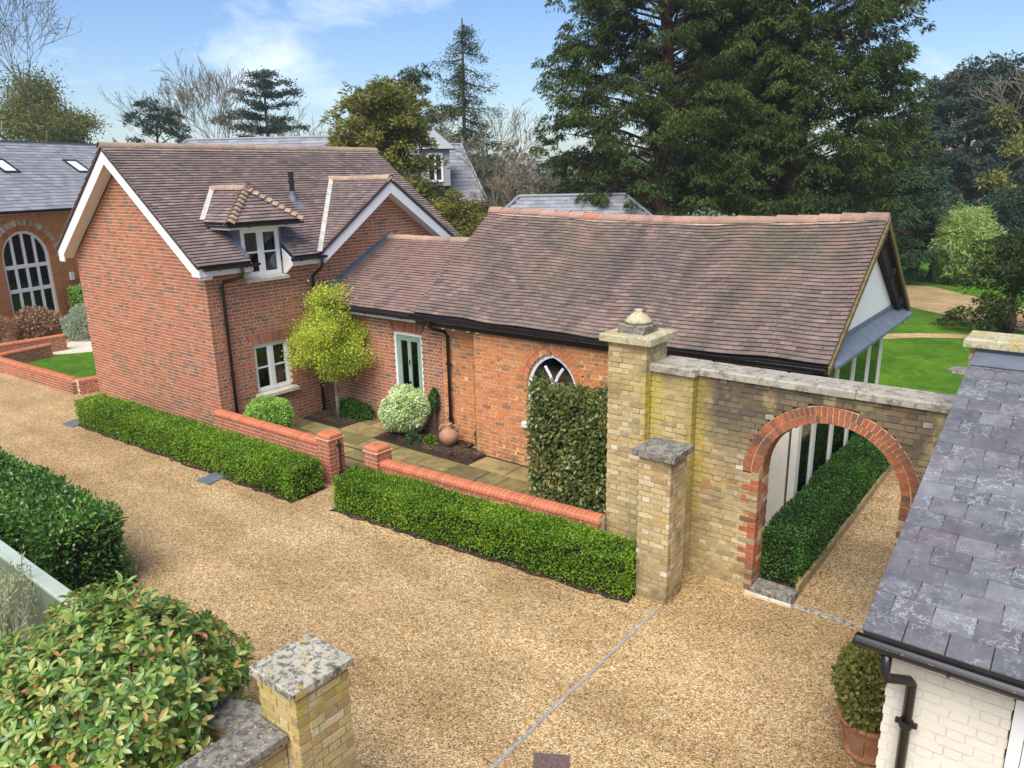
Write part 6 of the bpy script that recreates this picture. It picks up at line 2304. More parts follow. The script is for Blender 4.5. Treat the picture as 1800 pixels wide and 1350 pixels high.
hedge('box_hedge', 'clipped box hedge along cottage gable wall, ending at hinge-side gate pier', (-4.0, -1.0), (3.82, -0.72), 0.72, 0.60, 60000, 'lf_box', (0.034, 0.013), 101, 0.042)
hedge('box_hedge', 'clipped box hedge from latch-side gate pier to short yellow pier', (4.62, -0.55), (10.10, -0.10), 0.66, 0.60, 56000, 'lf_box', (0.032, 0.012), 102, 0.04)
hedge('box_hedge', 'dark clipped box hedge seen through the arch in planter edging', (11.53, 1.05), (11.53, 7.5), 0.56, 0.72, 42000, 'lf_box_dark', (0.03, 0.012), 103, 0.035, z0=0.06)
hedge('laurel_hedge', 'broad dark glossy leaved hedge beside the drive near the sage wall', (-3.5, -4.55), (4.28, -4.55), 0.95, 1.12, 34000, 'lf_laurel', (0.07, 0.018), 104, 0.07, 0.14)
hedge('clipped_shrub', 'square clipped light green shrub against the coach house wall', tuple((LO + LD * 1.45 + LN * 0.8)[:2]), tuple((LO + LD * 3.4 + LN * 0.8)[:2]), 0.9, 1.55, 9000, 'lf_vari2', (0.07, 0.03), 105, 0.05, 0.12)


def blob(name, label, c, r, n, m, leaf, seed=1, cat='shrub', rough=0.19, stems=True, flat=1.0, zc=None, droop=0.0, inner=0.75, barkm='bark', z0=0.0):
    """rounded bush: leaves through the outer half of an uneven ellipsoid, stems inside"""
    rs_ = NR(seed)
    t = thing(name, label, cat, (c[0], c[1], z0))
    u = unit(rs_.normal(size=(n, 3)))
    zc_ = c[2]
    rad = (inner + (1 - inner) * rs_.rand(n) ** 0.6)
    rad *= 1 + snoise(u * 1.0, 3.0, seed) * rough + snoise(u, 9.0, seed + 3) * rough * 0.5
    Pn = np.array([c[0], c[1], zc_]) + u * rad[:, None] * np.array(r)
    k = Pn[:, 2] > z0 + 0.03
    Pn, u = Pn[k], u[k]
    n = len(Pn)
    D = unit(u * 0.8 + rs_.normal(size=(n, 3)) * 0.7 + np.array([0, 0, 0.2 - droop]))
    leaf_object('foliage', Pn, D, leaf[0] * (0.6 + 0.8 * rs_.rand(n)), leaf[1] * (0.7 + 0.6 * rs_.rand(n)), m, t, seed)
    if stems:
        b = MB()
        for i in range(7):
            a = i * 0.9 + rs_.rand()
            q = np.array([math.cos(a) * r[0] * 0.6, math.sin(a) * r[1] * 0.6, 0])
            b.tube([(c[0] + q[0] * 0.15, c[1] + q[1] * 0.15, z0), (c[0] + q[0] * 0.6, c[1] + q[1] * 0.6, z0 + (zc_ - z0) * 0.7), (c[0] + q[0], c[1] + q[1], zc_ + r[2] * 0.4)], [0.02, 0.014, 0.006], 5)
        build('stems', b, barkm, t)
    return t


# bushes of the courtyard
blob('variegated_bush', 'round cream variegated bush in front of sage green door', (2.98, 2.52, 0.62), (0.52, 0.50, 0.52), 15000, 'lf_vari', (0.05, 0.017), 111)
blob('pittosporum_bush', 'rounded lime green bush under the cottage ground floor window', (0.62, 0.72, 0.46), (0.48, 0.46, 0.46), 12000, 'lf_vari2', (0.045, 0.016), 112)
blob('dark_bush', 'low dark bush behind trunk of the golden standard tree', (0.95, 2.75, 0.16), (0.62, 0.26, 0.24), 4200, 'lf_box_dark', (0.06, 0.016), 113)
blob('tuft_plant', 'small blue-green tuft plant at edge of bark bed', (3.45, 2.24, 0.10), (0.13, 0.13, 0.14), 500, 'lf_conifer', (0.10, 0.012), 114, cat='plant', stems=False, inner=0.3)
blob('tuft_plant', 'small bright green plant beside clay amphora', (3.78, 2.42, 0.08), (0.12, 0.12, 0.12), 400, 'lf_box', (0.06, 0.02), 115, cat='plant', stems=False, inner=0.3)
blob('wall_plant', 'little dark climber at foot of orange brick pier', (4.80, 2.86, 0.25), (0.10, 0.10, 0.30), 700, 'lf_box_dark', (0.05, 0.02), 116, cat='plant')
blob('upright_shrub', 'narrow dark shrub on brick wall beside barn downpipe', (3.50, 2.88, 0.80), (0.09, 0.10, 0.26), 800, 'lf_box_dark', (0.05, 0.018), 117)
blob('potted_box_bush', 'leafy box bush growing in the large terracotta pot', (13.27, -1.38, 0.70), (0.36, 0.36, 0.40), 9000, 'lf_ivy', (0.045, 0.018), 118, rough=0.2, z0=0.36)
# shrubs by the coach house
q = LO + LN * 2.2 + LD * 2.9
blob('grey_shrub', 'silvery grey rounded shrub beside path at coach house', (-14.35, 3.35, 0.55), (0.75, 0.7, 0.65), 7000, 'lf_grey', (0.06, 0.018), 121)
blob('dry_shrub', 'brown dead-headed hydrangea bush under the tall arched window', (-15.6, 2.2, 0.45), (0.75, 0.8, 0.7), 5200, 'lf_dry', (0.09, 0.04), 122, rough=0.25)
blob('twiggy_shrub', 'brown twiggy winter shrub behind stepped low wall', (-15.5, 0.75, 0.5), (0.8, 0.7, 0.75), 4200, 'lf_dry', (0.10, 0.012), 123, rough=0.2)
blob('small_shrub', 'small yellow-green shrub between hydrangea and clipped shrub', (-15.4, 3.2, 0.35), (0.4, 0.4, 0.4), 1800, 'lf_vari2', (0.06, 0.02), 124)
blob('small_shrub', 'low tussock behind dark glossy hedge by sage wall', (2.6, -5.35, 0.35), (0.45, 0.2, 0.4), 1400, 'lf_conifer', (0.16, 0.012), 125)

# golden standard tree in the courtyard
tx, ty = 0.80, 2.45
gt_ = thing('golden_standard_tree', 'golden yellow leaved standard tree with bare trunk in courtyard', 'tree', (tx, ty, 0.03))
rs_ = NR(131)
b = MB()
b.tube([(tx, ty, 0.03), (tx + 0.01, ty - 0.01, 0.5), (tx - 0.01, ty, 1.05), (tx, ty, 1.6), (tx + 0.02, ty, 2.1)], [0.055, 0.048, 0.045, 0.04, 0.02], 9)
build('trunk', b, 'bark_pale', gt_, smooth=True)
b = MB()
for i in range(16):
    a = i * 2.4
    r_ = rs_.uniform(0.35, 0.75)
    z_ = rs_.uniform(1.3, 2.6)
    b.tube([(tx, ty, 1.0 + i * 0.05), (tx + math.cos(a) * r_ * 0.5, ty + math.sin(a) * r_ * 0.5, (z_ + 1.2) / 2), (tx + math.cos(a) * r_, ty + math.sin(a) * r_, z_)], [0.022, 0.014, 0.005], 5)
build('limbs', b, 'bark', gt_)
CC = np.array([tx, ty - 0.02, 1.88])
pads, ppos = [], []
for i in range(110):
    u = rs_.normal(size=3)
    u /= np.linalg.norm(u)
    rr = rs_.uniform(0.55, 1.0)
    sc_ = np.array([0.98, 0.98, 0.78]) * (1 if u[2] < 0.2 else 1)
    ppos.append(CC + u * sc_ * rr)
for i in range(10):
    ppos.append(CC + np.array([rs_.uniform(-0.35, 0.25), rs_.uniform(-0.3, 0.3), rs_.uniform(0.75, 1.15)]))
Pn = np.concatenate([p_ + rs_.normal(size=(300, 3)) * np.array([0.115, 0.115, 0.10]) for p_ in ppos])
u = unit(Pn - CC)
D = unit(u * 0.7 + rs_.normal(size=u.shape) * 0.6 + np.array([0, 0, 0.25]))
leaf_object('crown', Pn, D, 0.05 * (0.6 + 0.8 * rs_.rand(len(Pn))), 0.014, 'lf_holly', gt_, 132)

# evergreen climber on the trellis between gothic window and tall pier
cl_ = thing('climber', 'tall evergreen climber clipped square beside tall yellow pier', 'climber', (8.25, 0.95, 0))
CX0, CX1, CY, CT = 7.72, 9.17, 0.85, 0.34
n = 15000
Pn, Nn = box_surface(rs_, n, CX0, CY - CT / 2, 0.45, CX1, CY + CT / 2, 2.36)
Pn = Pn + Nn * (snoise(Pn, 5, 7) * 0.07 + rs_.normal(size=n) * 0.05 - 0.03)[:, None]
Pn[:, 2] += (snoise(Pn * np.array([1, 1, 0]), 6, 9) * 0.08) * (Pn[:, 2] > 2.0)
k = (snoise(Pn, 7, 17) + rs_.rand(n) * 0.8) > -0.35
Pn, Nn = Pn[k], Nn[k]
D = unit(Nn * 0.5 + rs_.normal(size=Pn.shape) * 0.7 + np.array([0, 0, -0.25]))
leaf_object('foliage', Pn, D, 0.075 * (0.6 + 0.7 * rs_.rand(len(Pn))), 0.022, 'lf_climb', cl_, 133)
b = MB()
for i in range(26):
    x = rs_.uniform(CX0 + 0.05, CX1 - 0.05)
    b.tube([(8.4 + rs_.uniform(-0.1, 0.1), CY, 0.05), (x, CY + rs_.uniform(-0.08, 0.08), 0.7), (x + rs_.uniform(-0.2, 0.2), CY, 1.5), (x + rs_.uniform(-0.2, 0.2), CY, 2.25)], [0.014, 0.011, 0.008, 0.004], 4)
build('stems', b, 'bark', cl_)
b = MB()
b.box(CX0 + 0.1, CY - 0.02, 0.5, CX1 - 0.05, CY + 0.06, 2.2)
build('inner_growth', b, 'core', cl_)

# ------------------------------------------------------------------ foreground shrub with rosettes of large leaves
sx, sy = 8.05, -6.15
fs_ = thing('rosette_shrub', 'leafy green shrub with yellow-edged leaf rosettes beside lichened pier', 'shrub', (sx, sy, 0))
rs_ = NR(141)
SC = np.array([8.22, -6.02, 1.00])
SR = np.array([1.12, 1.12, 1.00])
b = MB()
tips = []
n_ros = 2300
u = unit(rs_.normal(size=(n_ros * 2, 3)))
u = u[(u[:, 2] > -0.12)][:n_ros]
rad = (0.66 + 0.34 * rs_.rand(len(u)) ** 0.6) * (1 + snoise(u, 3.5, 5) * 0.16 + snoise(u, 8, 6) * 0.09)
RP = SC + u * rad[:, None] * SR
kp = snoise(RP, 5.5, 77) + rs_.rand(len(RP)) * 0.8 > -0.25
RP, u = RP[kp], u[kp]
for i in range(34):
    q = RP[rs_.randint(len(RP))]
    m1 = SC * np.array([1, 1, 0.3]) + (q - SC) * 0.35
    b.tube([(sx + rs_.uniform(-0.12, 0.12), sy + rs_.uniform(-0.12, 0.12), 0.02), m1 + rs_.normal(size=3) * 0.05, (m1 + q) / 2 + rs_.normal(size=3) * 0.04, q], [0.024, 0.017, 0.010, 0.004], 5)
build('stems', b, 'bark', fs_)


def shrub_leaf():
    """folded, tapered leaf along +x"""
    vs, fs = [], []
    prof = [(0.0, 0.004, 0.0), (0.25, 0.14, 0.03), (0.55, 0.19, 0.035), (0.8, 0.13, 0.01), (1.0, 0.0, -0.05)]
    for (x, w, z) in prof:
        vs += [(x, -w, z + w * 0.28), (x, 0, z), (x, w, z + w * 0.28)]
    for i in range(4):
        k = i * 3
        fs += [(k, k + 1, k + 4, k + 3), (k + 1, k + 2, k + 5, k + 4)]
    return vs, fs


LV, LF = shrub_leaf()
LVa = np.array(LV)
cands, restV, restF, restR = [], [], [], []
for i in range(len(RP)):
    ax = u[i] * 0.75 + np.array([0, 0, 0.45]) + rs_.normal(size=3) * 0.25
    ax /= np.linalg.norm(ax)
    t1 = np.cross(ax, [0.3, 0.5, 0.8])
    t1 /= np.linalg.norm(t1)
    t2 = np.cross(ax, t1)
    k = rs_.randint(5, 9)
    for j in range(k):
        a = 6.283 * j / k + rs_.uniform(-0.3, 0.3)
        el = rs_.uniform(-0.05, 0.65)
        dx = (t1 * math.cos(a) + t2 * math.sin(a)) * math.cos(el) + ax * math.sin(el)
        up = ax - dx * (ax @ dx)
        up /= np.linalg.norm(up)
        sdv = np.cross(up, dx)
        Ls = rs_.uniform(0.05, 0.115)
        cands.append((RP[i] + dx * 0.008, dx, sdv, up, Ls))
d2 = [np.linalg.norm(c[0] - CAM) / c[4] - 60 * (c[3] @ (CAM - c[0]) / np.linalg.norm(CAM - c[0])) * 0.3 for c in cands]
order = np.argsort(d2)
bm_ = MB()
bm_.add(LV, LF)
leaf_me = mesh_from('leaf', bm_, 'lf_shrub', True)
rest = MB()
for rank, i in enumerate(order):
    c, dx, sdv, up, Ls = cands[i]
    if rank < 300:
        o = bpy.data.objects.new('leaf', leaf_me)
        W = Matrix(((dx[0] * Ls, sdv[0] * Ls, up[0] * Ls, c[0]), (dx[1] * Ls, sdv[1] * Ls, up[1] * Ls, c[1]), (dx[2] * Ls, sdv[2] * Ls, up[2] * Ls, c[2]), (0, 0, 0, 1)))
        link(o, fs_, W)
    else:
        rest.add(LVa * Ls @ np.array([dx, sdv, up]) + c, LF, rs_.rand() * 0.998 + 0.001)
build('leaves', rest, 'lf_shrub', fs_, smooth=True, stuff=True)

# olive shrub against the sage wall
ol = thing('olive_shrub', 'thin grey-green olive shrub with bare twigs in front of sage wall', 'shrub', (6.35, -6.35, 0))
rs_ = NR(151)
b = MB()
Pn, Dn = [], []
for i in range(46):
    a0 = np.array([6.35 + rs_.uniform(-0.25, 0.25), -6.35 + rs_.uniform(-0.12, 0.12), 0.0])
    e0 = np.array([6.3 + rs_.uniform(-1.0, 0.65), -6.25 + rs_.uniform(-0.3, 0.45), rs_.uniform(1.0, 1.95)])
    mid = (a0 + e0) / 2 + rs_.normal(size=3) * 0.12
    pts = [a0, mid, e0 * 0.85 + mid * 0.15, e0]
    b.tube(pts, [0.012, 0.008, 0.005, 0.002], 4)
    for j in range(34):
        t = rs_.uniform(0.35, 1)
        q = mid + (e0 - mid) * t + rs_.normal(size=3) * 0.015
        dd = (e0 - mid) / np.linalg.norm(e0 - mid) * 0.6 + rs_.normal(size=3) * 0.6
        Pn.append(q)
        Dn.append(dd / np.linalg.norm(dd))
build('stems', b, 'bark_pale', ol)
leaf_object('foliage', np.array(Pn), np.array(Dn), 0.05 + 0.03 * rs_.rand(len(Pn)), 0.008, 'lf_olive', ol, 152)
blob('yellow_bush', 'yellow-green small leaved bush at foot of the sage wall', (6.75, -6.55, 0.75), (0.55, 0.35, 0.45), 4500, 'lf_ivy', (0.035, 0.014), 153)


# ------------------------------------------------------------------ trees
def conifer_crown(t, name, base, h, pads, seed, m, spray=(0.32, 0.06), per=260, droop=0.35, padr=(1.0, 0.55), trunk_r=0.4, barkm='bark_red', limb=True, lean=(0, 0), z0=0.0, leafname='crown'):
    """pads: list of (dx, dy, z, radius): flat drooping foliage masses carried by limbs"""
    rs_ = NR(seed)
    x, y = base
    tr = MB()
    pts, rr = [], []
    for k in range(8):
        f = k / 7
        pts.append((x + lean[0] * f * f * h + 0.08 * math.sin(k * 2.1 + seed), y + lean[1] * f * f * h + 0.08 * math.cos(k * 1.7), z0 + f * h))
        rr.append(trunk_r * (1 - 0.88 * f) + 0.02)
    tr.tube(pts, rr, 9)
    build('trunk', tr, barkm, t, smooth=True)
    lb = MB()
    Pn, Dn, Sd = [], [], []
    for (dx, dy, z, r) in pads:
        f = min(max((z - z0) / h, 0), 1)
        cx, cy = x + lean[0] * f * f * h, y + lean[1] * f * f * h
        c = np.array([x + dx, y + dy, z])
        if limb and rs_.rand() < 0.3:
            f2 = max(f - 0.06, 0.03)
            a0 = np.array([x + lean[0] * f2 * f2 * h, y + lean[1] * f2 * f2 * h, z0 + f2 * h])
            lb.tube([a0, (a0 + c) / 2 + np.array([0, 0, 0.12 * r]), c], [0.05 + 0.02 * r, 0.035, 0.012], 5)
        n = int(per * r * r)
        o = np.array([dx, dy, 0.0])
        on = np.linalg.norm(o)
        o = o / on if on > 0.05 else np.array([1.0, 0, 0])
        # domed, ragged layer: dense on top, hanging at the rim, empty below
        ks = max(4, int(7 * r))
        sub = rs_.normal(size=(ks, 3)) * np.array([r * 0.52, r * 0.52, r * 0.34])
        pick = rs_.randint(0, ks, n)
        rs2 = r * rs_.uniform(0.25, 0.5, ks)[pick]
        ph = rs_.rand(n) * 6.283
        rho = np.sqrt(rs_.rand(n))
        lx, ly = np.cos(ph) * rho, np.sin(ph) * rho
        q = c + sub[pick] + np.stack([lx * rs2, ly * rs2, rs2 * (0.45 * np.sqrt(1 - rho ** 2 * 0.98) - 0.55 * rho ** 2) + rs_.normal(size=n) * 0.06], 1)
        D = unit(np.stack([lx, ly, np.full(n, -0.15 - droop)], 1) * 0.9 + o * 0.35 + rs_.normal(size=(n, 3)) * 0.35)
        Pn.append(q)
        Dn.append(D)
    if limb:
        build('limbs', lb, barkm, t)
    Pn, Dn = np.concatenate(Pn), np.concatenate(Dn)
    n = len(Pn)
    leaf_object(leafname, Pn, Dn, spray[0] * (0.5 + rs_.rand(n)), spray[1] * (0.6 + 0.8 * rs_.rand(n)), m, t, seed)


def yew_pads(seed, n, h, R, z_lo, top=0.35, bulge=0.45, rr=(0.7, 1.5), side=None):
    rs_ = NR(seed)
    out = []
    for i in range(n):
        f = rs_.rand() ** 0.9
        z = z_lo + (h - z_lo) * f
        prof = R * (top + (1 - top) * math.sin(math.pi * min(1, (f * 0.75 + bulge * 0.55))))
        prof *= 1 - 0.4 * max(0, f - 0.75) / 0.25
        a = rs_.rand() * 6.283
        d = prof * (0.35 + 0.65 * rs_.rand() ** 0.5)
        out.append((math.cos(a) * d, math.sin(a) * d, z, rs_.uniform(*rr)))
    return out


# the two big dark yews behind the barn
for (nm, lab, u_, d_, h_, R_, n_, sd, m_) in (
        ('yew_tree', 'huge dark yew with bare gaps behind the barn, left of the pair', 1165, 31, 16.5, 4.6, 620, 201, 'lf_yew'),
        ('yew_tree', 'huge dark yew behind the barn gable end, right of the pair', 1395, 30, 17.0, 4.1, 680, 202, 'lf_yew')):
    x, y = colxy(u_, d_)
    t = thing(nm, lab, 'tree', (x, y, 0))
    conifer_crown(t, nm, (x, y), h_ * 0.96, yew_pads(sd, n_, h_, R_, 1.2, rr=(0.4, 0.95)), sd, m_, (0.18, 0.021), 950, 0.6, trunk_r=0.5)
x, y = colxy(1270, 34)
t = thing('yew_tree', 'dark yew filling the space between the two largest yews', 'tree', (x, y, 0))
conifer_crown(t, 'y', (x, y), 13.0, yew_pads(203, 240, 13.5, 3.6, 1.0, rr=(0.4, 0.95)), 203, 'lf_yew', (0.17, 0.019), 1000, 0.6, trunk_r=0.4)
# conifers on the right
for (nm, lab, u_, d_, h_, R_, n_, sd, m_, zl) in (
        ('yew_tree', 'blue-green spreading yew beyond the path, right of the big yews', 1690, 50, 11.2, 5.0, 110, 204, 'lf_yew_blue', 1.0),
        ('pine_shrub', 'low bushy dark green conifer below the big yews by the path', 1600, 36, 5.2, 2.0, 46, 205, 'lf_conifer', 0.4),
        ('pine_shrub', 'bushy dark conifer touching the light green bamboo clump', 1655, 37, 3.8, 1.6, 34, 206, 'lf_conifer', 0.3),
        ('yew_bush', 'dark yew bush at the frame edge above lichened coping', 1815, 24, 3.2, 1.25, 26, 207, 'lf_yew', 0.3),
        ('yew_bush', 'tall dark evergreen beyond the lawn at the right boundary', 1815, 38, 5.5, 1.7, 40, 208, 'lf_yew_blue', 0.3)):
    x, y = colxy(u_, d_)
    t = thing(nm, lab, 'tree', (x, y, 0))
    conifer_crown(t, nm, (x, y), h_ * 0.9, yew_pads(sd, n_, h_, R_, zl, rr=(0.5, 1.0) if h_ < 6 else (0.9, 1.7)), sd, m_, (0.16, 0.03) if h_ < 6 else (0.28, 0.055), 900 if h_ < 6 else 420, 0.2, trunk_r=0.1 if h_ < 6 else 0.4)
x, y = colxy(1708, 35)
blob('bamboo_clump', 'bright light green bamboo clump beside the gravel path', (x, y, 1.9), (1.25, 1.2, 1.75), 14000, 'lf_bamboo', (0.24, 0.022), 209, rough=0.4, droop=0.5, inner=0.45)
# olive-coloured yews left of centre
for (lab, u_, d_, h_, R_, n_, sd, m_, lean) in (
        ('olive green leaning yew rising behind the cross gable', 682, 27, 8.3, 1.8, 90, 211, 'lf_yew_olive', (-0.012, -0.004)),
        ('darker yew standing behind the slate house and the olive yew', 735, 47, 11.2, 2.8, 100, 212, 'lf_yew', (0, 0)),
        ('dark rounded yew showing over the cottage ridge', 285, 48, 9.9, 2.6, 70, 213, 'lf_yew_blue', (0, 0)),
        ('brown-green yew between slate house dormer and cross gable verge', 790, 25, 4.4, 1.4, 44, 214, 'lf_yew_olive', (0, 0))):
    x, y = colxy(u_, d_)
    t = thing('yew_tree', lab, 'tree', (x, y, 0))
    conifer_crown(t, 'yew', (x, y), h_ * 0.92, yew_pads(sd, n_, h_, R_, 1.0, rr=(0.5, 1.05)), sd, m_, (0.18, 0.026), 850, -0.35, trunk_r=0.22, lean=lean)


def tier_tree(t, base, h, tiers, seed, m, droop, spray, per, trunk_r, curve=0.0, zjit=0.45, dj0=(0.4, 1.7)):
    """open conifer: separate long boughs, foliage hanging along each"""
    rs_ = NR(seed)
    x, y = base
    tr = MB()
    tr.tube([(x + 0.05 * math.sin(k), y, h * k / 8) for k in range(9)], [trunk_r * (1 - 0.9 * k / 8) + 0.02 for k in range(9)], 8)
    build('trunk', tr, 'bark', t)
    lb = MB()
    Pn, Dn = [], []
    for (z, L) in tiers:
        for j in range(rs_.randint(4, 8)):
            a = rs_.rand() * 6.283
            l = L * rs_.uniform(0.3, 1.25)
            dv = np.array([math.cos(a), math.sin(a), 0])
            zj, dj = rs_.uniform(-zjit, zjit), droop * rs_.uniform(*dj0)
            pts = []
            for k in range(6):
                f = k / 5
                pts.append(np.array([x, y, z + zj]) + dv * l * f + ZAX * (-dj * l * (f - 0.9 * f ** 3 * curve)) + np.array([rs_.normal(), rs_.normal(), rs_.normal()]) * 0.05 * l * f)
            lb.tube(pts, [0.055, 0.045, 0.035, 0.025, 0.016, 0.006], 5)
            n = int(per * l)
            f = rs_.uniform(0.12, 1, n)
            idx = np.minimum((f * 5).astype(int), 4)
            P0 = np.array(pts)
            q = P0[idx] + (P0[idx + 1] - P0[idx]) * (f * 5 - idx)[:, None] + rs_.normal(size=(n, 3)) * np.array([0.2, 0.2, 0.12]) - ZAX * np.abs(rs_.normal(size=(n, 1))) * (0.18 if droop > 0 else 0.02)
            D = unit(dv * 0.5 + rs_.normal(size=(n, 3)) * 0.6 + np.array([0, 0, -0.3 if droop > 0.1 else 0.15]))
            Pn.append(q)
            Dn.append(D)
    build('limbs', lb, 'bark', t)
    Pn, Dn = np.concatenate(Pn), np.concatenate(Dn)
    leaf_object('crown', Pn, Dn, spray[0] * (0.5 + rs_.rand(len(Pn))), spray[1], m, t, seed)


x, y = colxy(820, 46)
t = thing('spruce_tree', 'tall thin half-bare spruce with drooping boughs', 'tree', (x, y, 0))
tier_tree(t, (x, y), 14.3, [(z, 0.6 + (14 - z) * 0.46) for z in (13.8, 13.3, 12.7, 12.0, 11.2, 10.5, 9.8, 9.2, 8.4, 7.6, 6.6, 5.6, 4.6, 3.6)], 221, 'lf_yew', 0.28, (0.17, 0.022), 170, 0.2, 0.7)
x, y = colxy(478, 60)
t = thing('cedar_tree', 'flat-topped cedar with layered boughs above the cottage ridge', 'tree', (x, y, 0))
tier_tree(t, (x, y), 13.6, [(z, 1.0 + (13.8 - z) * 0.62) for z in (13.2, 12.5, 11.7, 10.9, 10.0, 9.1, 8.2)], 222, 'lf_yew_blue', -0.22, (0.24, 0.045), 150, 0.28, 0.3, 0.12, (0.7, 1.25))


def bare_tree(t, base, h, seed, r0=0.25, depth=6, spread=0.55, m='twig', first=0.22, up=0.25, lean=(0, 0), twig=0.012):
    rs_ = random.Random(seed)
    tr, tw = MB(), MB()

    def grow(p, d, l, r, k):
        n = 3
        pts = [p]
        q, dd = p, d
        for i in range(n):
            dd = dd + np.array([rs_.gauss(0, 0.12), rs_.gauss(0, 0.12), rs_.gauss(0.02, 0.08)])
            dd /= np.linalg.norm(dd)
            q = q + dd * l / n
            pts.append(q)
        rad = [max(r * (1 - 0.4 * i / n), twig) for i in range(n + 1)]
        (tr if k <= 1 else tw).tube(pts, rad, 7 if k <= 1 else (4 if k <= 3 else 3), cap=False)
        if k >= depth:
            return
        for j in range(rs_.choice((2, 3, 3)) if k else 5):
            a = rs_.random() * 6.283
            sp = spread * rs_.uniform(0.6, 1.3)
            e1 = np.cross(dd, [0.3, 0.9, 0.2])
            e1 /= np.linalg.norm(e1)
            e2 = np.cross(dd, e1)
            nd = dd * math.cos(sp) + (e1 * math.cos(a) + e2 * math.sin(a)) * math.sin(sp) + np.array([0, 0, up * 0.35])
            nd /= np.linalg.norm(nd)
            src = pts[rs_.choice((2, 3, 3))] if k else pts[rs_.choice((2, 3, 3, 3))]
            grow(src, nd, l * rs_.uniform(0.62, 0.85), rad[-1] * rs_.uniform(0.6, 0.8), k + 1)
    d0 = np.array([lean[0], lean[1], 1.0])
    grow(np.array([base[0], base[1], 0.0]), d0 / np.linalg.norm(d0), h * first, r0, 0)
    build('trunk', tr, m, t)
    build('twigs', tw, m, t, stuff=True)


for (lab, u_, d_, h_, sd, kw) in (
        ('large bare winter tree above the coach house roof', 95, 50, 20.5, 231, dict(r0=0.42, depth=7, spread=0.6, first=0.25)),
        ('bare winter tree left of the cedar above the cottage ridge', 405, 55, 19.0, 232, dict(r0=0.3, depth=7, spread=0.42, first=0.22)),
        ('slim bare tree between spruce and the big yew', 890, 44, 11.0, 233, dict(r0=0.16, depth=6, spread=0.45, first=0.26)),
        ('leafless tree right of the cedar showing over the ridge', 545, 56, 11.5, 234, dict(r0=0.22, depth=6, spread=0.6, first=0.26)),
        ('bare tree hung with mistletoe at the right boundary', 1790, 46, 16.5, 235, dict(r0=0.35, depth=7, spread=0.6, first=0.24, m='bark_pale')),
        ('thin bare sapling beside the big yew over the slate cottage', 935, 36, 7.2, 236, dict(r0=0.10, depth=6, spread=0.5, first=0.28)),
        ('bare tree reaching over the blue-green yew', 1735, 62, 15.0, 237, dict(r0=0.25, depth=6, spread=0.6, first=0.26))):
    x, y = colxy(u_, d_)
    t = thing('bare_tree', lab, 'tree', (x, y, 0))
    bare_tree(t, (x, y), h_, sd, **kw)


def clump(label, u_, v_, d_, r, n, m, leaf, seed, name='ivy_clump', cat='ivy'):
    c = at(u_, v_, d_)
    rs_ = NR(seed)
    t = thing(name, label, cat, tuple(c))
    ks = 16
    subs = c + unit(rs_.normal(size=(ks, 3))) * rs_.rand(ks, 1) ** 0.5 * np.array(r)
    q = subs[rs_.randint(0, ks, n)] + rs_.normal(size=(n, 3)) * np.array(r) * 0.28
    D = unit(rs_.normal(size=(n, 3)) + np.array([0, 0, -0.3]))
    leaf_object('foliage', q, D, leaf[0] * (0.5 + rs_.rand(n)), leaf[1], m, t, seed)
    b = MB()
    b.tube([c - ZAX * r[2] * 1.1, c, c + ZAX * r[2]], [0.12, 0.08, 0.03], 6)
    build('stem', b, 'bark', t)
    return t


clump('thick ivy mass cloaking the large bare tree above coach house', 45, 185, 51, (1.9, 1.9, 2.6), 16000, 'lf_ivy', (0.17, 0.05), 241)
clump('lower ivy mass spreading beside the large bare tree', 105, 225, 50, (2.4, 1.8, 1.3), 12000, 'lf_ivy', (0.17, 0.05), 242)
for i, (u_, v_, lab) in enumerate(((1762, 205, 'highest yellow-green mistletoe ball in the bare boundary tree'), (1790, 265, 'largest yellow-green mistletoe mass close to the boundary trunk'),
                                   (1745, 318, 'yellow-green mistletoe ball over the blue-green yew'), (1780, 345, 'lowest yellow-green mistletoe ball in the boundary tree'))):
    clump(lab, u_, v_, 45, (0.6, 0.6, 0.6) if i != 1 else (0.9, 0.9, 1.1), 1500, 'lf_ivy', (0.26, 0.06), 250 + i, 'mistletoe_ball', 'mistletoe')
# brown winter hedge and dry grasses behind the barn ridge
x0, y0 = colxy(845, 33)
x1, y1 = colxy(935, 36)
hedge('winter_hedge', 'brown leafless winter hedge behind barn ridge', (x0, y0), (x1, y1), 1.2, 3.6, 7000, 'lf_dry', (0.5, 0.016), 261, 0.25, 0.2)
blob('flowering_shrub', 'pale flowering shrub glimpsed under the big yews', (*colxy(1250, 27), 2.9), (1.7, 1.3, 1.1), 3500, 'lf_grey', (0.10, 0.03), 262)
# lawn stone
q = gnd(1690, 651)
b = MB()
b.lathe((q[0], q[1], -0.03), [(0.36, 0), (0.34, 0.05), (0.28, 0.08), (0.1, 0.095)], 9)
solo('lawn_stone', b, 'stone_dark', (q[0], q[1], -0.03), 'flat grey stone lying in the lawn beyond the wall', 'stone')

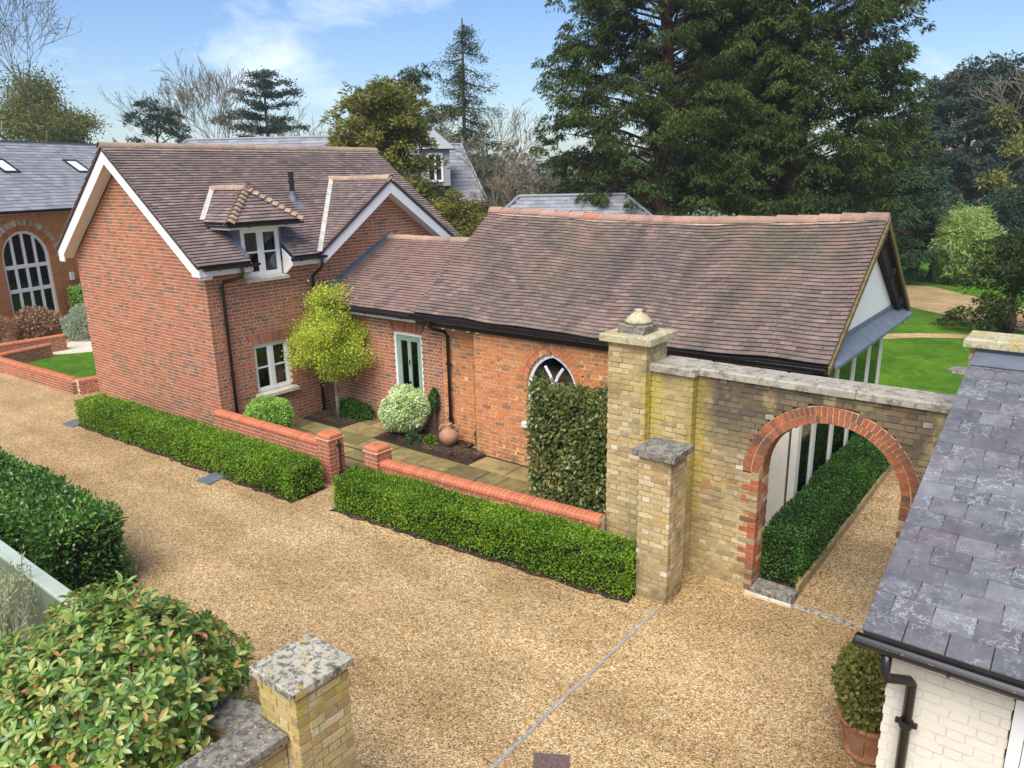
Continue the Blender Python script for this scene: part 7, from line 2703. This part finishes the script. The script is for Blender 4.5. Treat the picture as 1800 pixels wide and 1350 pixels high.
# ------------------------------------------------------------------ far woodland and hills
def ridge_line(name, dist, w, hgt, seed, m):
    rs_ = NR(seed)
    n = 160
    b = MB()
    F2 = np.array([_F[0], _F[1], 0]) / math.hypot(_F[0], _F[1])
    vs, fs = [], []
    for i in range(n + 1):
        s_ = (i / n - 0.5) * 2 * w
        hz = hgt * (0.7 + 0.3 * math.sin(i * 0.09 + seed) + 0.12 * math.sin(i * 0.31 + seed * 2))
        for (dd, z) in ((0, -0.5), (dist * 0.25, hz * 0.7), (dist * 0.5, hz), (dist * 0.9, hz * 0.4)):
            q = CAM + F2 * (dist + dd) + _R0 * s_ * (1 + dd / dist * 0.5)
            vs.append((q[0], q[1], z))
    for i in range(n):
        for k in range(3):
            fs.append((i * 4 + k, (i + 1) * 4 + k, (i + 1) * 4 + k + 1, i * 4 + k + 1))
    b.add(vs, fs)
    return struct(name, b, m)


M['hill'] = m_plain('hill', (0.10, 0.12, 0.07), 0.95, 0.4, 0.1, 0.02)
ridge_line('hills', 420, 520, 16, 3, 'hill')
rs_ = NR(271)
n = 42000
F2 = np.array([_F[0], _F[1], 0]) / math.hypot(_F[0], _F[1])
ntree = 150
cs = [(rs_.uniform(85, 190), rs_.uniform(-0.85, 0.85), rs_.uniform(5, 9.5)) for _ in range(ntree)]
Pn, Dn = [], []
for (dd, a, hh) in cs:
    q = CAM + F2 * dd + _R0 * a * dd
    k = n // ntree
    uu = unit(rs_.normal(size=(k, 3)))
    pp = np.array([q[0], q[1], hh * 0.55]) + uu * (0.5 + 0.5 * rs_.rand(k, 1)) * np.array([hh * 0.55, hh * 0.55, hh * 0.5])
    pp[:, 2] = np.maximum(pp[:, 2], 0)
    Pn.append(pp)
    Dn.append(unit(uu + rs_.normal(size=(k, 3)) * 0.8))
Pn, Dn = np.concatenate(Pn), np.concatenate(Dn)
fw = leaf_object('distant_woodland', Pn, Dn, 1.1, 0.28, 'lf_far', None, 272)
fw['label'] = 'hazy brown-green distant winter woodland along the horizon'
fw['category'] = 'woodland'

# ------------------------------------------------------------------ fallen leaves and moss bits on the gravel
rs_ = NR(281)
segs = [((-4.0, -1.42), (3.8, -1.12), 0.22), ((4.6, -0.92), (10.1, -0.5), 0.22), ((10.6, -0.1), (11.3, 0.7), 0.25), ((4.3, -4.0), (-3, -4.0), 0.3), ((11.9, 1.0), (11.95, 6.5), 0.15), ((10.4, -5.2), (10.5, -8), 0.2), ((13.3, -1.0), (13.3, 0.6), 0.3)]
Pn = []
for (A, B, w) in segs:
    k = int(200 * math.hypot(B[0] - A[0], B[1] - A[1]))
    t_ = rs_.rand(k, 1)
    q = np.array(A) + (np.array(B) - np.array(A)) * t_ + rs_.normal(size=(k, 2)) * w
    Pn.append(q)
k = 420
Pn.append(np.stack([rs_.uniform(-6, 13, k), rs_.uniform(-6.5, -0.8, k)], 1))
Pn = np.concatenate(Pn)
Pn = np.concatenate([Pn, 0.006 + 0.01 * rs_.rand(len(Pn), 1)], 1)
a = rs_.rand(len(Pn)) * 6.283
Dn = np.stack([np.cos(a), np.sin(a), rs_.normal(size=len(Pn)) * 0.15], 1)
sdv = np.stack([-np.sin(a), np.cos(a), rs_.normal(size=len(Pn)) * 0.2], 1)
ll = leaf_object('leaf_litter', Pn, unit(Dn), 0.02 + 0.03 * rs_.rand(len(Pn)), 0.008, 'lf_dry', None, 282, side=unit(sdv))
ll['label'] = 'brown fallen leaves strewn on gravel along hedges and walls'
ll['category'] = 'leaves'

# ------------------------------------------------------------------ thin winter haze
hm = bpy.data.materials.new('haze')
hm.use_nodes = True
hn = hm.node_tree
hn.nodes.clear()
ho = hn.nodes.new('ShaderNodeOutputMaterial')
hv = hn.nodes.new('ShaderNodeVolumePrincipled')
hv.inputs['Color'].default_value = (0.93, 0.95, 1.0, 1)
hv.inputs['Density'].default_value = 0.0007
hv.inputs['Anisotropy'].default_value = 0.2
hn.links.new(hv.outputs[0], ho.inputs['Volume'])
M['haze'] = hm
b = MB()
b.box(-1300, -1300, -1.5, 1300, 1300, 27)
hz = build('haze', b, 'haze', None)
hz['kind'] = 'stuff'
hz['label'] = 'thin pale winter haze lying over the whole view'
hz['category'] = 'haze'

# dark soil showing at the foot of the box hedges
for (A, B, w) in (((-4.02, -1.0), (3.84, -0.72), 0.40), ((4.60, -0.55), (10.10, -0.10), 0.37), ((-3.5, -4.55), (4.30, -4.55), 0.50)):
    A, B = V3((*A, 0)), V3((*B, 0))
    d = (B - A) / np.linalg.norm(B - A)
    s_ = V3((-d[1], d[0], 0))
    rs_ = NR(int(A[0] * 10) + 300)
    pts = [A + (B - A) * k / 40 - s_ * (w + rs_.uniform(-0.02, 0.05)) for k in range(41)] + [B - (B - A) * k / 40 + s_ * (w + rs_.uniform(-0.02, 0.03)) for k in range(41)]
    sheet('hedge_bed', [(q[0], q[1]) for q in pts], 0.005, 'soil')
